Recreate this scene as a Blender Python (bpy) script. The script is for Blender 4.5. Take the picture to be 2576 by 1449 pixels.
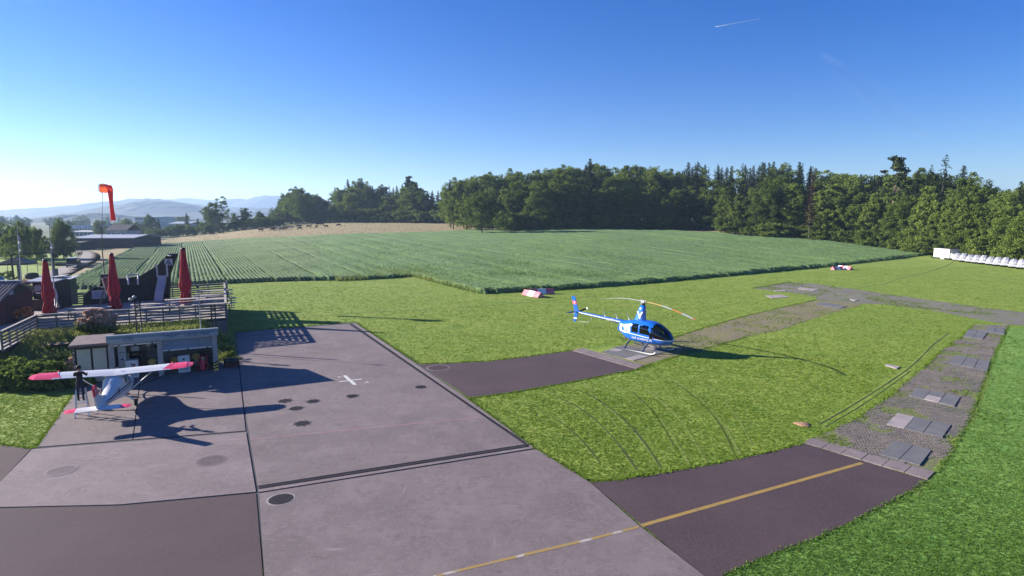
import bpy, math, random
import numpy as np
from mathutils import Vector, Matrix
R = math.radians
rng = np.random.default_rng(7)
random.seed(7)
for o in list(bpy.data.objects): bpy.data.objects.remove(o)
scene = bpy.context.scene
COL = scene.collection

# ------------------------------------------------------------------ camera
CAM_H, FOC, PITCH = 9.0, 1500.0, math.atan((724.5-548)/1500.0)   # pixels are those of a 2576 wide copy of the photo
cam = bpy.data.cameras.new('camera'); cam_o = bpy.data.objects.new('camera', cam); COL.objects.link(cam_o)
cam.sensor_width = 36; cam.lens = FOC/2576*36; cam.clip_start = .1; cam.clip_end = 60000
cam_o.location = (0, 0, CAM_H); cam_o.rotation_euler = (R(90)-PITCH, 0, 0)
scene.camera = cam_o

# ------------------------------------------------------------------ sky, sun, exposure
SH = Vector((1.0, -.27, 0)).normalized()          # direction in which shadows fall
ELEV = R(18.9)
sun_dir = Vector((-SH.x*math.cos(ELEV), -SH.y*math.cos(ELEV), math.sin(ELEV)))
W = bpy.data.worlds.new('World'); scene.world = W; W.use_nodes = True
nt = W.node_tree; nt.nodes.clear()
wo = nt.nodes.new('ShaderNodeOutputWorld'); bg = nt.nodes.new('ShaderNodeBackground'); sk = nt.nodes.new('ShaderNodeTexSky')
sk.sky_type = 'NISHITA'; sk.sun_disc = False; sk.sun_elevation = ELEV
sk.sun_rotation = math.atan2(sun_dir.x, sun_dir.y)
sk.altitude = 500; sk.air_density = 1.0; sk.dust_density = 0.05; sk.ozone_density = 4.0
bg.inputs['Strength'].default_value = .058
hs = nt.nodes.new('ShaderNodeHueSaturation'); hs.inputs['Saturation'].default_value = 1.36; hs.inputs['Hue'].default_value = .522
nt.links.new(sk.outputs[0], hs.inputs['Color']); nt.links.new(hs.outputs[0], bg.inputs[0]); nt.links.new(bg.outputs[0], wo.inputs[0])
L = bpy.data.lights.new('sun', 'SUN'); L.energy = 5.0; L.angle = R(.5); L.color = (1, .93, .84)
sun = bpy.data.objects.new('sun', L); COL.objects.link(sun)
sun.rotation_euler = sun_dir.to_track_quat('Z', 'Y').to_euler()
vs = scene.view_settings; scene.display_settings.display_device = 'sRGB'
vs.view_transform = 'Standard'; vs.look = 'None'; vs.exposure = 1.55; vs.gamma = 1; vs.use_curve_mapping = False
cy = scene.cycles
cy.max_bounces = 6; cy.diffuse_bounces = 3; cy.glossy_bounces = 3; cy.transparent_max_bounces = 12; cy.transmission_bounces = 4
cy.volume_bounces = 0; cy.use_denoising = True
try: cy.denoiser = 'OPENIMAGEDENOISE'; cy.denoising_input_passes = 'RGB_ALBEDO_NORMAL'; cy.denoising_prefilter = 'ACCURATE'
except Exception: pass
cy.sample_clamp_indirect = 6

# ------------------------------------------------------------------ pixel to world
CT, ST = math.cos(PITCH), math.sin(PITCH)
def ray(px, py):
    u, v = (px-1288)/FOC, (724.5-py)/FOC
    return Vector((u, CT+ST*v, -ST+CT*v))
def G(px, py, z=0.0):
    d = ray(px, py); t = (z-CAM_H)/d.z
    return Vector((d.x*t, d.y*t, z))
def at(px, py, Y):
    d = ray(px, py); t = Y/d.y
    return Vector((d.x*t, Y, CAM_H+d.z*t))
def pix(p):
    x, y, z = p[0], p[1], p[2]-CAM_H
    f = y*CT-z*ST; v = y*ST+z*CT
    return 1288+FOC*x/f, 724.5-FOC*v/f
# gentle rise of the land beyond the airfield
UA = np.array([-2., -.56, -.525, -.485, -.432, -.392, -.28, 0, .35, .54, .66, 2.]); US = np.array([0, 0, .005, .0115, .0207, .0245, .031, .032, .048, .031, 0, 0])
def smooth(t): t = np.clip(t, 0, 1); return t*t*(3-2*t)
def TZ(x, y):
    x = np.asarray(x, float); y = np.asarray(y, float)
    u = x/np.maximum(y, 20)
    s = np.interp(u, UA, US)
    r = np.clip(y-np.interp(u, [-.3, .1, .4], [84, 74, 104]), 0, 240)
    return s*(r-20*(1-np.exp(-r/20)))*1.06
def GT(px, py, dz=0.0):
    d = ray(px, py)
    t0 = 5.0; prev = t0
    while t0 < 3000:
        p = Vector((d.x*t0, d.y*t0, CAM_H+d.z*t0))
        if p.z <= float(TZ(p.x, p.y))+dz: break
        prev = t0; t0 *= 1.02
    lo, hi = prev, t0
    for _ in range(30):
        m = (lo+hi)/2; p = Vector((d.x*m, d.y*m, CAM_H+d.z*m))
        if p.z <= float(TZ(p.x, p.y))+dz: hi = m
        else: lo = m
    return p
E1 = Vector((math.cos(R(27)), math.sin(R(27)), 0)); E2 = Vector((-E1.y, E1.x, 0))   # the grid of the apron

# ------------------------------------------------------------------ materials
def new_mat(name):
    m = bpy.data.materials.new(name); m.use_nodes = True; t = m.node_tree; t.nodes.clear()
    out = t.nodes.new('ShaderNodeOutputMaterial')
    return m, t, out
def mat(name, base, layers=(), rough=.8, bump=0, bscale=20, bdetail=6, metallic=0, spec=.3, coat=0, stretch=None, bstretch=None):
    """layers: (scale, colour, lo, hi, detail) noise layers mixed over the base colour, in object space"""
    m, t, out = new_mat(name); N = t.nodes; K = t.links
    p = N.new('ShaderNodeBsdfPrincipled'); K.new(p.outputs[0], out.inputs[0])
    p.inputs['Roughness'].default_value = rough; p.inputs['Metallic'].default_value = metallic
    p.inputs['Specular IOR Level'].default_value = spec; p.inputs['Coat Weight'].default_value = coat
    tc = N.new('ShaderNodeTexCoord'); vec = tc.outputs['Object']
    def strv(s):
        mp = N.new('ShaderNodeMapping'); mp.inputs['Scale'].default_value = s[:3]
        if len(s) > 3: mp.inputs['Rotation'].default_value = (0, 0, s[3])
        K.new(vec, mp.inputs[0]); return mp.outputs[0]
    v0 = strv(stretch) if stretch else vec
    cur = None
    for ly in layers:
        sc, col, lo, hi, det = ly[:5]
        n = N.new('ShaderNodeTexNoise'); n.inputs['Scale'].default_value = sc; n.inputs['Detail'].default_value = det
        n.inputs['Roughness'].default_value = .6
        K.new(strv(ly[5]) if len(ly) > 5 else v0, n.inputs['Vector'])
        mr = N.new('ShaderNodeMapRange'); mr.inputs['From Min'].default_value = lo; mr.inputs['From Max'].default_value = hi
        if len(ly) > 6:      # thin crack lines where the noise crosses one half, in some places only
            a_ = N.new('ShaderNodeMath'); a_.operation = 'SUBTRACT'; a_.inputs[1].default_value = .5; K.new(n.outputs['Fac'], a_.inputs[0])
            b_ = N.new('ShaderNodeMath'); b_.operation = 'ABSOLUTE'; K.new(a_.outputs[0], b_.inputs[0]); K.new(b_.outputs[0], mr.inputs['Value'])
        else: K.new(n.outputs['Fac'], mr.inputs['Value'])
        mx = N.new('ShaderNodeMix'); mx.data_type = 'RGBA'
        if cur is None: mx.inputs['A'].default_value = (*base, 1)
        else: K.new(cur, mx.inputs['A'])
        mx.inputs['B'].default_value = (*col, 1); K.new(mr.outputs[0], mx.inputs['Factor']); cur = mx.outputs['Result']
    if cur is None: p.inputs['Base Color'].default_value = (*base, 1)
    else: K.new(cur, p.inputs['Base Color'])
    if bump:
        n = N.new('ShaderNodeTexNoise'); n.inputs['Scale'].default_value = bscale; n.inputs['Detail'].default_value = bdetail
        K.new(strv(bstretch) if bstretch else vec, n.inputs['Vector'])
        b = N.new('ShaderNodeBump'); b.inputs['Strength'].default_value = 1; b.inputs['Distance'].default_value = bump
        K.new(n.outputs['Fac'], b.inputs['Height']); K.new(b.outputs[0], p.inputs['Normal'])
    return m
def leaf_mat(name, dark, light, trans=.25, rand=.25, up=0):
    """foliage: face attribute tint and a per-object random mix dark and light leaf colours"""
    m, t, out = new_mat(name); N = t.nodes; K = t.links
    a = N.new('ShaderNodeAttribute'); a.attribute_name = 'tint'
    oi = N.new('ShaderNodeObjectInfo')
    ad = N.new('ShaderNodeMath'); ad.operation = 'MULTIPLY_ADD'; K.new(oi.outputs['Random'], ad.inputs[0]); ad.inputs[1].default_value = rand; ad.inputs[2].default_value = -rand/2
    s = N.new('ShaderNodeMath'); s.operation = 'ADD'; s.use_clamp = True; K.new(a.outputs['Fac'], s.inputs[0]); K.new(ad.outputs[0], s.inputs[1])
    mx = N.new('ShaderNodeMix'); mx.data_type = 'RGBA'; mx.inputs['A'].default_value = (*dark, 1); mx.inputs['B'].default_value = (*light, 1)
    K.new(s.outputs[0], mx.inputs['Factor'])
    d = N.new('ShaderNodeBsdfDiffuse'); K.new(mx.outputs['Result'], d.inputs[0])
    tr = N.new('ShaderNodeBsdfTranslucent'); K.new(mx.outputs['Result'], tr.inputs[0])
    if up:
        ge = N.new('ShaderNodeNewGeometry'); vm = N.new('ShaderNodeMix'); vm.data_type = 'VECTOR'; vm.inputs['Factor'].default_value = up; vm.inputs['B'].default_value = (0, 0, 1)
        K.new(ge.outputs['Normal'], vm.inputs['A']); nm = N.new('ShaderNodeVectorMath'); nm.operation = 'NORMALIZE'; K.new(vm.outputs['Result'], nm.inputs[0]); K.new(nm.outputs[0], d.inputs['Normal'])
    ms = N.new('ShaderNodeMixShader'); ms.inputs[0].default_value = trans
    K.new(d.outputs[0], ms.inputs[1]); K.new(tr.outputs[0], ms.inputs[2]); K.new(ms.outputs[0], out.inputs[0])
    return m
def glass_mat(name, tint=(.5, .55, .6), clear=.55):
    m, t, out = new_mat(name); N = t.nodes; K = t.links
    g = N.new('ShaderNodeBsdfGlossy'); g.inputs['Roughness'].default_value = .03
    tr = N.new('ShaderNodeBsdfTransparent'); tr.inputs[0].default_value = (*tint, 1)
    f = N.new('ShaderNodeFresnel'); f.inputs['IOR'].default_value = 1.5
    mp = N.new('ShaderNodeMath'); mp.operation = 'ADD'; mp.inputs[1].default_value = 1-clear-.4 if clear < .6 else .02; K.new(f.outputs[0], mp.inputs[0])
    ms = N.new('ShaderNodeMixShader'); K.new(mp.outputs[0], ms.inputs[0]); K.new(tr.outputs[0], ms.inputs[1]); K.new(g.outputs[0], ms.inputs[2])
    K.new(ms.outputs[0], out.inputs[0]); return m

# ------------------------------------------------------------------ mesh builder
class MB:
    def __init__(s): s.v = []; s.f = []; s.m = []; s.sm = []
    def add(s, vs, fs, mi=0, smooth=False):
        b = len(s.v); s.v += [tuple(v) for v in vs]
        for f in fs: s.f.append([b+i for i in f]); s.m.append(mi); s.sm.append(smooth)
        return s
    def box(s, c, d, rot=0, mi=0, tilt=None, taper=1.0):
        x, y, z = d[0]/2, d[1]/2, d[2]/2
        vs = [Vector((a*x*(taper if e > 0 else 1), b*y*(taper if e > 0 else 1), e*z)) for e in (-1, 1) for b in (-1, 1) for a in (-1, 1)]
        M = Matrix.Rotation(rot, 3, 'Z')
        if tilt: M = M @ Matrix.Rotation(tilt[0], 3, 'X') @ Matrix.Rotation(tilt[1], 3, 'Y')
        c = Vector(c); vs = [M @ v + c for v in vs]
        return s.add(vs, [(0,2,3,1), (4,5,7,6), (0,1,5,4), (2,6,7,3), (0,4,6,2), (1,3,7,5)], mi)
    def bar(s, p, q, w, h, mi=0, up=(0,0,1)):
        """box beam from p to q, w wide and h high"""
        p = Vector(p); q = Vector(q); d = (q-p).normalized(); up = Vector(up)
        if abs(d.dot(up)) > .98: up = Vector((1,0,0))
        sd = d.cross(up).normalized()*w/2; u = sd.cross(d).normalized()*h/2
        vs = [p-sd-u, p+sd-u, p+sd+u, p-sd+u, q-sd-u, q+sd-u, q+sd+u, q-sd+u]
        return s.add(vs, [(0,3,2,1), (4,5,6,7), (0,1,5,4), (1,2,6,5), (2,3,7,6), (3,0,4,7)], mi)
    def tube(s, pts, r, n=8, mi=0, cap=True, smooth=True):
        pts = [Vector(p) for p in pts]; rs = r if isinstance(r, (list, tuple)) else [r]*len(pts)
        vs = []; fs = []
        for i, p in enumerate(pts):
            d = (pts[min(i+1, len(pts)-1)]-pts[max(i-1, 0)]).normalized()
            a = d.cross(Vector((0,0,1)));
            if a.length < .05: a = d.cross(Vector((1,0,0)))
            a.normalize(); b = d.cross(a)
            for k in range(n):
                t = 2*math.pi*k/n; vs.append(p+(a*math.cos(t)+b*math.sin(t))*rs[i])
        for i in range(len(pts)-1):
            for k in range(n): fs.append((i*n+k, i*n+(k+1)%n, (i+1)*n+(k+1)%n, (i+1)*n+k))
        if cap: fs += [tuple(range(n)), tuple(range((len(pts)-1)*n, len(pts)*n))[::-1]]
        return s.add(vs, fs, mi, smooth)
    def lathe(s, prof, n=16, c=(0,0,0), mi=0, smooth=True, fn=None):
        vs = []; fs = []; c = Vector(c)
        for i, (r, z) in enumerate(prof):
            for k in range(n):
                t = 2*math.pi*k/n; rr = r*(fn(t, z) if fn else 1); vs.append(c+Vector((rr*math.cos(t), rr*math.sin(t), z)))
        for i in range(len(prof)-1):
            for k in range(n): fs.append((i*n+k, i*n+(k+1)%n, (i+1)*n+(k+1)%n, (i+1)*n+k))
        fs += [tuple(range(n))[::-1], tuple(range((len(prof)-1)*n, len(prof)*n))]
        return s.add(vs, fs, mi, smooth)
    def prism(s, poly, off, mi=0):
        """polygon extruded by the vector off"""
        n = len(poly); off = Vector(off); a = [Vector(p) for p in poly]; b = [p+off for p in a]
        fs = [tuple(range(n)), tuple(range(n, 2*n))[::-1]] + [(i, n+i, n+(i+1)%n, (i+1)%n) for i in range(n)]
        return s.add(a+b, fs, mi)
    def build(s, name, mats, parent=None, **kw):
        me = bpy.data.meshes.new(name); me.from_pydata(s.v, [], s.f)
        for m in (mats if isinstance(mats, (list, tuple)) else [mats]): me.materials.append(m)
        me.polygons.foreach_set('material_index', s.m); me.polygons.foreach_set('use_smooth', s.sm); me.update()
        return obj(name, me, parent, **kw)
def obj(name, data, parent=None, label=None, cat=None, group=None, kind=None, loc=None, rz=None):
    o = bpy.data.objects.new(name, data); COL.objects.link(o)
    if parent is not None: o.parent = parent
    return tag(o, label, cat, group, kind, loc, rz)
def tag(o, label=None, cat=None, group=None, kind=None, loc=None, rz=None):
    if label: o['label'] = label
    if cat: o['category'] = cat
    if group: o['group'] = group
    if kind: o['kind'] = kind
    if loc is not None: o.location = loc
    if rz is not None: o.rotation_euler = (0, 0, rz)
    return o
def root(name, label, cat, loc=(0,0,0), rz=0, group=None):
    return obj(name, None, None, label, cat, group, None, loc, rz)
def clone(o, label=None, loc=None, rz=None, group=None, scale=None):
    c = o.copy(); COL.objects.link(c)
    tag(c, label, None, group, None, loc, rz)
    if scale is not None: c.scale = scale if hasattr(scale, '__len__') else (scale,)*3
    for ch in o.children:
        d = ch.copy(); COL.objects.link(d); d.parent = c
        for g in ch.children:
            e = g.copy(); COL.objects.link(e); e.parent = d
    return c
def tri_mesh(name, co, nper, mats, tint=None, mi=None, smooth=False):
    """co (N*nper,3) loose polygons with nper corners each"""
    n = len(co)//nper
    me = bpy.data.meshes.new(name)
    me.vertices.add(len(co)); me.vertices.foreach_set('co', np.asarray(co, np.float32).ravel())
    me.loops.add(len(co)); me.loops.foreach_set('vertex_index', np.arange(len(co), dtype=np.int32))
    me.polygons.add(n); me.polygons.foreach_set('loop_start', np.arange(0, len(co), nper, dtype=np.int32))
    me.update(calc_edges=True)
    for m in (mats if isinstance(mats, (list, tuple)) else [mats]): me.materials.append(m)
    if tint is not None:
        at_ = me.attributes.new('tint', 'FLOAT', 'FACE'); at_.data.foreach_set('value', np.asarray(tint, np.float32))
    if mi is not None: me.polygons.foreach_set('material_index', np.asarray(mi, np.int32))
    me.validate(); return me
def grid_mesh(name, X, Y, Z, mat_, keep=None, smooth=True, tint=None):
    """X,Y,Z (ny,nx) arrays"""
    ny, nx = X.shape
    co = np.stack([X, Y, Z], -1).reshape(-1, 3)
    i, j = np.meshgrid(np.arange(ny-1), np.arange(nx-1), indexing='ij')
    q = np.stack([i*nx+j, i*nx+j+1, (i+1)*nx+j+1, (i+1)*nx+j], -1).reshape(-1, 4)
    if keep is not None: q = q[keep.reshape(-1)]
    used = np.unique(q); remap = np.full(len(co), -1); remap[used] = np.arange(len(used)); q = remap[q]; co = co[used]
    me = bpy.data.meshes.new(name)
    me.vertices.add(len(co)); me.vertices.foreach_set('co', co.astype(np.float32).ravel())
    me.loops.add(q.size); me.loops.foreach_set('vertex_index', q.astype(np.int32).ravel())
    me.polygons.add(len(q)); me.polygons.foreach_set('loop_start', np.arange(0, q.size, 4, dtype=np.int32))
    me.update(calc_edges=True)
    me.polygons.foreach_set('use_smooth', np.full(len(q), smooth))
    me.materials.append(mat_)
    return me
def inside(poly, x, y):
    x = np.asarray(x); y = np.asarray(y); r = np.zeros(x.shape, bool); n = len(poly)
    for i in range(n):
        x0, y0 = poly[i][0], poly[i][1]; x1, y1 = poly[(i+1) % n][0], poly[(i+1) % n][1]
        if y0 == y1: continue
        c = ((y0 > y) != (y1 > y)) & (x < (x1-x0)*(y-y0)/(y1-y0)+x0); r ^= c
    return r
def sheet(name, poly, z, m, parent=None, kind='structure', thick=0, **kw):
    b = MB(); pts = [(p[0], p[1], z) for p in poly]
    a = sum(pts[i][0]*pts[(i+1) % len(pts)][1]-pts[(i+1) % len(pts)][0]*pts[i][1] for i in range(len(pts)))
    if a < 0: pts = pts[::-1]
    if thick: b.prism([(p[0], p[1], z-thick) for p in pts][::-1], (0, 0, thick))
    else: b.add(pts, [tuple(range(len(pts)))])
    return b.build(name, m, parent, kind=kind if parent is None else None, **kw)
def text(name, s, size, m, parent, loc, rot, ext=.004, align='CENTER'):
    c = bpy.data.curves.new(name, 'FONT'); c.body = s; c.size = size; c.extrude = ext; c.align_x = align; c.align_y = 'CENTER'
    c.resolution_u = 3
    t = bpy.data.objects.new('tmp', c); COL.objects.link(t); bpy.context.view_layer.update()
    me = bpy.data.meshes.new_from_object(t.evaluated_get(bpy.context.evaluated_depsgraph_get())); bpy.data.objects.remove(t); me.name = name
    me.materials.clear(); me.materials.append(m)
    o = obj(name, me, parent); o.location = loc; o.rotation_euler = rot; return o
def vnoise(x, y, s, seed=0):
    """cheap value noise 0..1"""
    r = np.random.default_rng(seed).random((64, 64)); x = np.asarray(x)/s; y = np.asarray(y)/s
    xi = np.floor(x).astype(int); yi = np.floor(y).astype(int); fx = x-xi; fy = y-yi
    fx = fx*fx*(3-2*fx); fy = fy*fy*(3-2*fy)
    g = lambda a, b: r[a % 64, b % 64]
    return (g(xi, yi)*(1-fx)+g(xi+1, yi)*fx)*(1-fy)+(g(xi, yi+1)*(1-fx)+g(xi+1, yi+1)*fx)*fy
def ordinal(n):
    w = ['first','second','third','fourth','fifth','sixth','seventh','eighth','ninth','tenth','eleventh','twelfth','thirteenth','fourteenth','fifteenth','sixteenth','seventeenth','eighteenth','nineteenth','twentieth']
    if n <= 20: return w[n-1]
    if n >= 80: return str(n)+'th'
    t = {2: 'twenty', 3: 'thirty', 4: 'forty', 5: 'fifty', 6: 'sixty', 7: 'seventy'}[max(2, n//10)]
    return t+'-'+w[n % 10-1] if n % 10 else {'twenty':'twentieth','thirty':'thirtieth','forty':'fortieth','fifty':'fiftieth','sixty':'sixtieth','seventy':'seventieth'}[t]
# ------------------------------------------------------------------ shared materials
M = {}
def conc(name, k, tint=(1,1,1)):
    c = lambda v: tuple(a*k*t for a, t in zip(v, tint))
    return mat(name, c((.215,.178,.182)), [(.16,c((.165,.135,.140)),.40,.66,5), (.7,c((.25,.21,.214)),.46,.72,8), (2.6,c((.17,.14,.145)),.50,.74,8), (.8,c((.30,.262,.262)),.62,.74,6,(1,6,1,.6)), (.6,c((.29,.25,.25)),.64,.74,6,(7,1,1,.25)),
        (.35,c((.27,.235,.235)),.003,.0,8,(1,1,1),1), (.22,c((.10,.085,.09)),.0022,.0,9,(1,1,1,.4),1), (1.1,c((.12,.10,.105)),.68,.76,3), (9,c((.27,.235,.235)),.56,.74,5), (34,c((.12,.10,.105)),.56,.76,2)], rough=.86, bump=.004, bscale=30)
M['concrete'] = conc('concrete', .82, (1.03,.99,.96)); M['concrete2'] = conc('concrete_pale', .92, (1.03,.99,.96))
M['joint'] = mat('joint', (0.060,0.060,0.068), rough=.95)
M['asphalt'] = mat('asphalt', (0.065,0.043,0.050), [(.3,(0.086,0.057,0.062),.4,.7,5), (14,(0.123,0.085,0.090),.56,.72,3), (45,(0.031,0.022,0.023),.52,.7,2)], rough=.92, bump=.006, bscale=60)
M['asphalt_grey'] = mat('asphalt_grey', (0.075,0.049,0.054), [(.25,(0.093,0.064,0.067),.4,.7,5), (14,(0.104,0.074,0.078),.56,.72,3), (45,(0.038,0.024,0.027),.52,.7,2)], rough=.92, bump=.006, bscale=60)
M['slab_dark'] = mat('slab_dark', (0.127,0.126,0.132), [(1.2,(0.170,0.163,0.165),.4,.7,6), (30,(0.084,0.081,0.087),.55,.75,2)], rough=.9, bump=.003)
M['slab_light'] = mat('slab_light', (0.330,0.285,0.275), [(1.2,(0.250,0.220,0.220),.4,.7,6), (30,(0.200,0.180,0.180),.58,.75,2)], rough=.9, bump=.003)
M['paver'] = mat('paver', (0.180,0.151,0.135), [(.8,(0.116,0.108,0.100),.4,.65,4), (9,(0.251,0.207,0.169),.55,.75,3)], rough=.92, bump=.004)
M['paver_soil'] = mat('paver_soil', (.15,.13,.085), [(.5,(.14,.17,.05),.38,.6,5), (2.5,(.19,.165,.12),.5,.7,6), (12,(.06,.06,.04),.55,.72,3)], rough=.95, bump=.02, bscale=14)
M['gravel'] = mat('gravel', (.19,.172,.145), [(.3,(.15,.135,.12),.4,.65,5), (1.2,(.16,.17,.07),.48,.66,6), (7,(.09,.085,.07),.52,.7,4), (16,(.27,.24,.22),.58,.72,3)], rough=.95, bump=.02, bscale=12)
M['dirt_path'] = mat('dirt_path', (.19,.155,.105), [(.6,(.19,.18,.06),.40,.6,5), (3,(.26,.23,.2),.52,.7,6), (12,(.09,.08,.06),.55,.72,3)], rough=.95, bump=.02, bscale=14)
M['track'] = mat('track', (0.261,0.222,0.205), [(.15,(0.202,0.174,0.155),.4,.65,5), (2.5,(0.321,0.279,0.255),.5,.7,6)], rough=.95)
M['lawn'] = mat('lawn', (0.197,0.267,0.033), [(.07,(0.244,0.302,0.045),.42,.62,5), (.5,(0.137,0.227,0.025),.45,.68,6), (2.2,(0.265,0.306,0.058),.52,.72,5), (7,(0.098,0.171,0.018),.50,.68,4), (.9,(0.226,0.249,0.053),.6,.74,6,(1,5,1,.45))], rough=.95, bump=.03, bscale=7, bdetail=8)
M['lawn_runway'] = mat('lawn_runway', (0.161,0.291,0.052), [(.1,(0.193,0.326,0.062),.42,.62,5), (.6,(0.104,0.239,0.037),.45,.68,6), (2.2,(0.210,0.335,0.062),.55,.72,5), (7,(0.073,0.153,0.024),.50,.68,4)], rough=.95, bump=.03, bscale=7, bdetail=8)
M['meadow'] = mat('meadow', (.27,.21,.10), [(.05,(.31,.235,.13),.42,.62,4), (.3,(.20,.175,.07),.45,.7,6), (1.5,(.34,.27,.16),.55,.75,5)], rough=.95, bump=.08, bscale=1.5)
M['rough'] = mat('rough_grass_ground', (.11,.13,.035), [(.2,(.18,.17,.06),.42,.65,5), (1.2,(.06,.09,.02),.45,.7,6)], rough=.95, bump=.08, bscale=3)
M['plain'] = mat('plain', (.07,.10,.03), [(.01,(.10,.12,.04),.42,.6,4), (.05,(.05,.07,.02),.45,.65,5)], rough=.95)
M['crop'] = mat('crop', (0.109,0.185,0.060), [(.02,(0.133,0.213,0.056),.42,.6,4), (.25,(0.095,0.166,0.064),.45,.65,5), (3,(0.155,0.236,0.094),.52,.72,5), (9,(0.049,0.091,0.029),.5,.66,4)], rough=.9, bump=.12, bscale=5, bdetail=8)
M['blade'] = leaf_mat('grass_blade', (.145,.235,.026), (.275,.40,.052), .25, 0, .72)
M['blade_rw'] = leaf_mat('grass_blade_runway', (.115,.205,.034), (.215,.375,.070), .25, 0, .72)
M['blade_long'] = leaf_mat('grass_long', (.09,.14,.028), (.46,.46,.14), .35, 0, .35)
M['blade_crop'] = leaf_mat('crop_blade', (.06,.12,.04), (.25,.36,.14), .35, 0)
M['white'] = mat('white_paint', (0.600,0.600,0.600), rough=.35, spec=.5)
M['offwhite'] = mat('off_white', (0.525,0.517,0.495), [(3,(0.450,0.443,0.427),.5,.75,5)], rough=.6)
M['grey'] = mat('grey_metal', (.30,.31,.33), [(4,(.24,.25,.27),.45,.7,4)], rough=.5, metallic=.2)
M['lightgrey'] = mat('light_grey_paint', (0.390,0.405,0.427), [(2,(0.345,0.360,0.383),.45,.7,5)], rough=.5)
M['black'] = mat('black', (.012,.012,.014), rough=.5)
M['rubber'] = mat('rubber', (.02,.02,.02), rough=.85)
M['steel'] = mat('steel', (.55,.56,.58), rough=.35, metallic=.8)
M['wood_grey'] = mat('wood_grey', (.15,.135,.135), [(2,(.20,.18,.17),.45,.7,6,(.5,8,8)), (8,(.09,.08,.08),.55,.75,4,(.5,8,8))], rough=.9)
M['wood_pale'] = mat('wood_pale', (0.315,0.277,0.247), [(2,(0.375,0.338,0.307),.45,.7,6,(.6,6,6)), (8,(0.225,0.195,0.173),.55,.75,4,(.5,8,8))], rough=.85)
M['wood_dark'] = mat('wood_dark', (.05,.035,.035), [(3,(.075,.055,.05),.45,.7,5,(1,6,6))], rough=.85)
M['drain'] = mat('drain', (.03,.026,.03), [(60,(.09,.08,.085),.5,.6,2)], rough=.7, metallic=.3)
M['iron'] = mat('cast_iron', (.022,.018,.02), [(25,(.04,.034,.036),.5,.65,3)], rough=.75, metallic=.2, bump=.004, bscale=50)
M['yellow'] = mat('yellow_line', (0.315,0.203,0.053), [(3,(0.247,0.165,0.068),.45,.65,6), (14,(0.270,0.225,0.188),.60,.70,4)], rough=.85)
M['faded_yellow'] = mat('yellow_line_worn', (0.300,0.203,0.068), [(1.6,(0.390,0.352,0.315),.52,.56,4), (9,(0.217,0.184,0.188),.58,.64,4)], rough=.85)
M['white_mark'] = mat('white_mark', (0.540,0.525,0.517), [(9,(0.375,0.352,0.352),.6,.7,4)], rough=.8)
M['red_line'] = mat('red_line', (.34,.16,.175), [(2.5,(.29,.235,.245),.42,.6,6)], rough=.85)
M['soil'] = mat('soil', (.34,.20,.12), [(6,(.22,.13,.08),.45,.7,5)], rough=.95, bump=.03)
M['rut'] = mat('rut', (.045,.065,.014), [(3,(.07,.09,.02),.45,.65,5)], rough=.95)  # dark green, the shade inside the ruts put into the strip colour

# ------------------------------------------------------------------ terrain
ys = np.concatenate([np.arange(-60, 60, 20), np.arange(60, 330, 5), np.geomspace(330, 5400, 44)])
xs = np.concatenate([-np.geomspace(5800, 260, 28), np.arange(-250, 251, 5), np.geomspace(260, 5800, 28)])
X, Y = np.meshgrid(xs, ys); Z = TZ(X, Y)-.06
gm = grid_mesh('ground', X, Y, Z, M['plain']); obj('ground', gm, kind='structure')

def pxpoly(l, f=G): return [f(*p) for p in l]
CROP_PX_FAR = [(150,726),(190,703),(225,685),(262,664),(300,643),(337,625),(370,615),(462,612),(567,605),(699,599),(842,593),(985,588),(1206,580.5),(1284,581),(1400,579.5),(1513,578.5),(1656,581),(1799,588),(1878,596),(2041,606),(2149,618),(2257,629),(2336,639)]
CROP_PX_NEAR = [(2330,641),(2230,655),(2095,670),(1878,690),(1627,713),(1427,728),(1310,734),(1210,739),(1160,727),(1113,715),(1075,703),(1035,696),(983,701),(879,705),(775,706),(671,709),(560,714),(430,722),(300,727)]
crop_poly = [GT(*p) for p in CROP_PX_FAR]+[G(*p) for p in CROP_PX_NEAR]
# the mown airfield
lawn_px = [(-400,1700),(-900,1100),(-700,800),(-300,745),(60,735),(300,727),(560,714),(671,709),(879,705),(1035,696),(1113,715),(1210,739),(1427,728),(1878,690),(2230,655),(2340,640),(2345,655),(2400,660),(2576,678),(2900,715),(3600,900),(4200,1700)]
lawn_poly = pxpoly(lawn_px)
def terrain_patch(name, poly, m, dz, step=4.0, kind='structure'):
    P = np.array([(p[0], p[1]) for p in poly]); x0, y0 = P.min(0); x1, y1 = P.max(0)
    gx = np.arange(x0-step, x1+2*step, step); gy = np.arange(y0-step, y1+2*step, step)
    X, Y = np.meshgrid(gx, gy); cx = (X[:-1, :-1]+X[1:, 1:])/2; cyy = (Y[:-1, :-1]+Y[1:, 1:])/2
    return obj(name, grid_mesh(name, X, Y, TZ(X, Y)+dz, m, inside(poly, cx, cyy)), kind=kind)
terrain_patch('airfield_lawn', pxpoly([(-400,1900),(-900,1100),(-700,800),(-300,745),(60,735),(300,727),(560,708),(671,700),(879,694),(1035,684),(1113,703),(1210,728),(1427,720),(1878,683),(2230,648),(2340,637),(2345,650),(2400,655),(2576,670),(2900,710),(3600,900),(4200,1900)]), M['lawn'], 0.0, 1.0)
RW = pxpoly([(1700,1500),(1825,1449),(1932,1398),(2041,1360),(2149,1311),(2244,1263),(2331,1214),(2352,1192),(2395,1140),(2445,1060),(2475,980),(2500,905),(2540,826),(2576,822),(2900,850),(3600,950),(4000,1700),(1500,1800)])
sheet('runway_grass', RW, .005, M['lawn_runway'])
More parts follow.
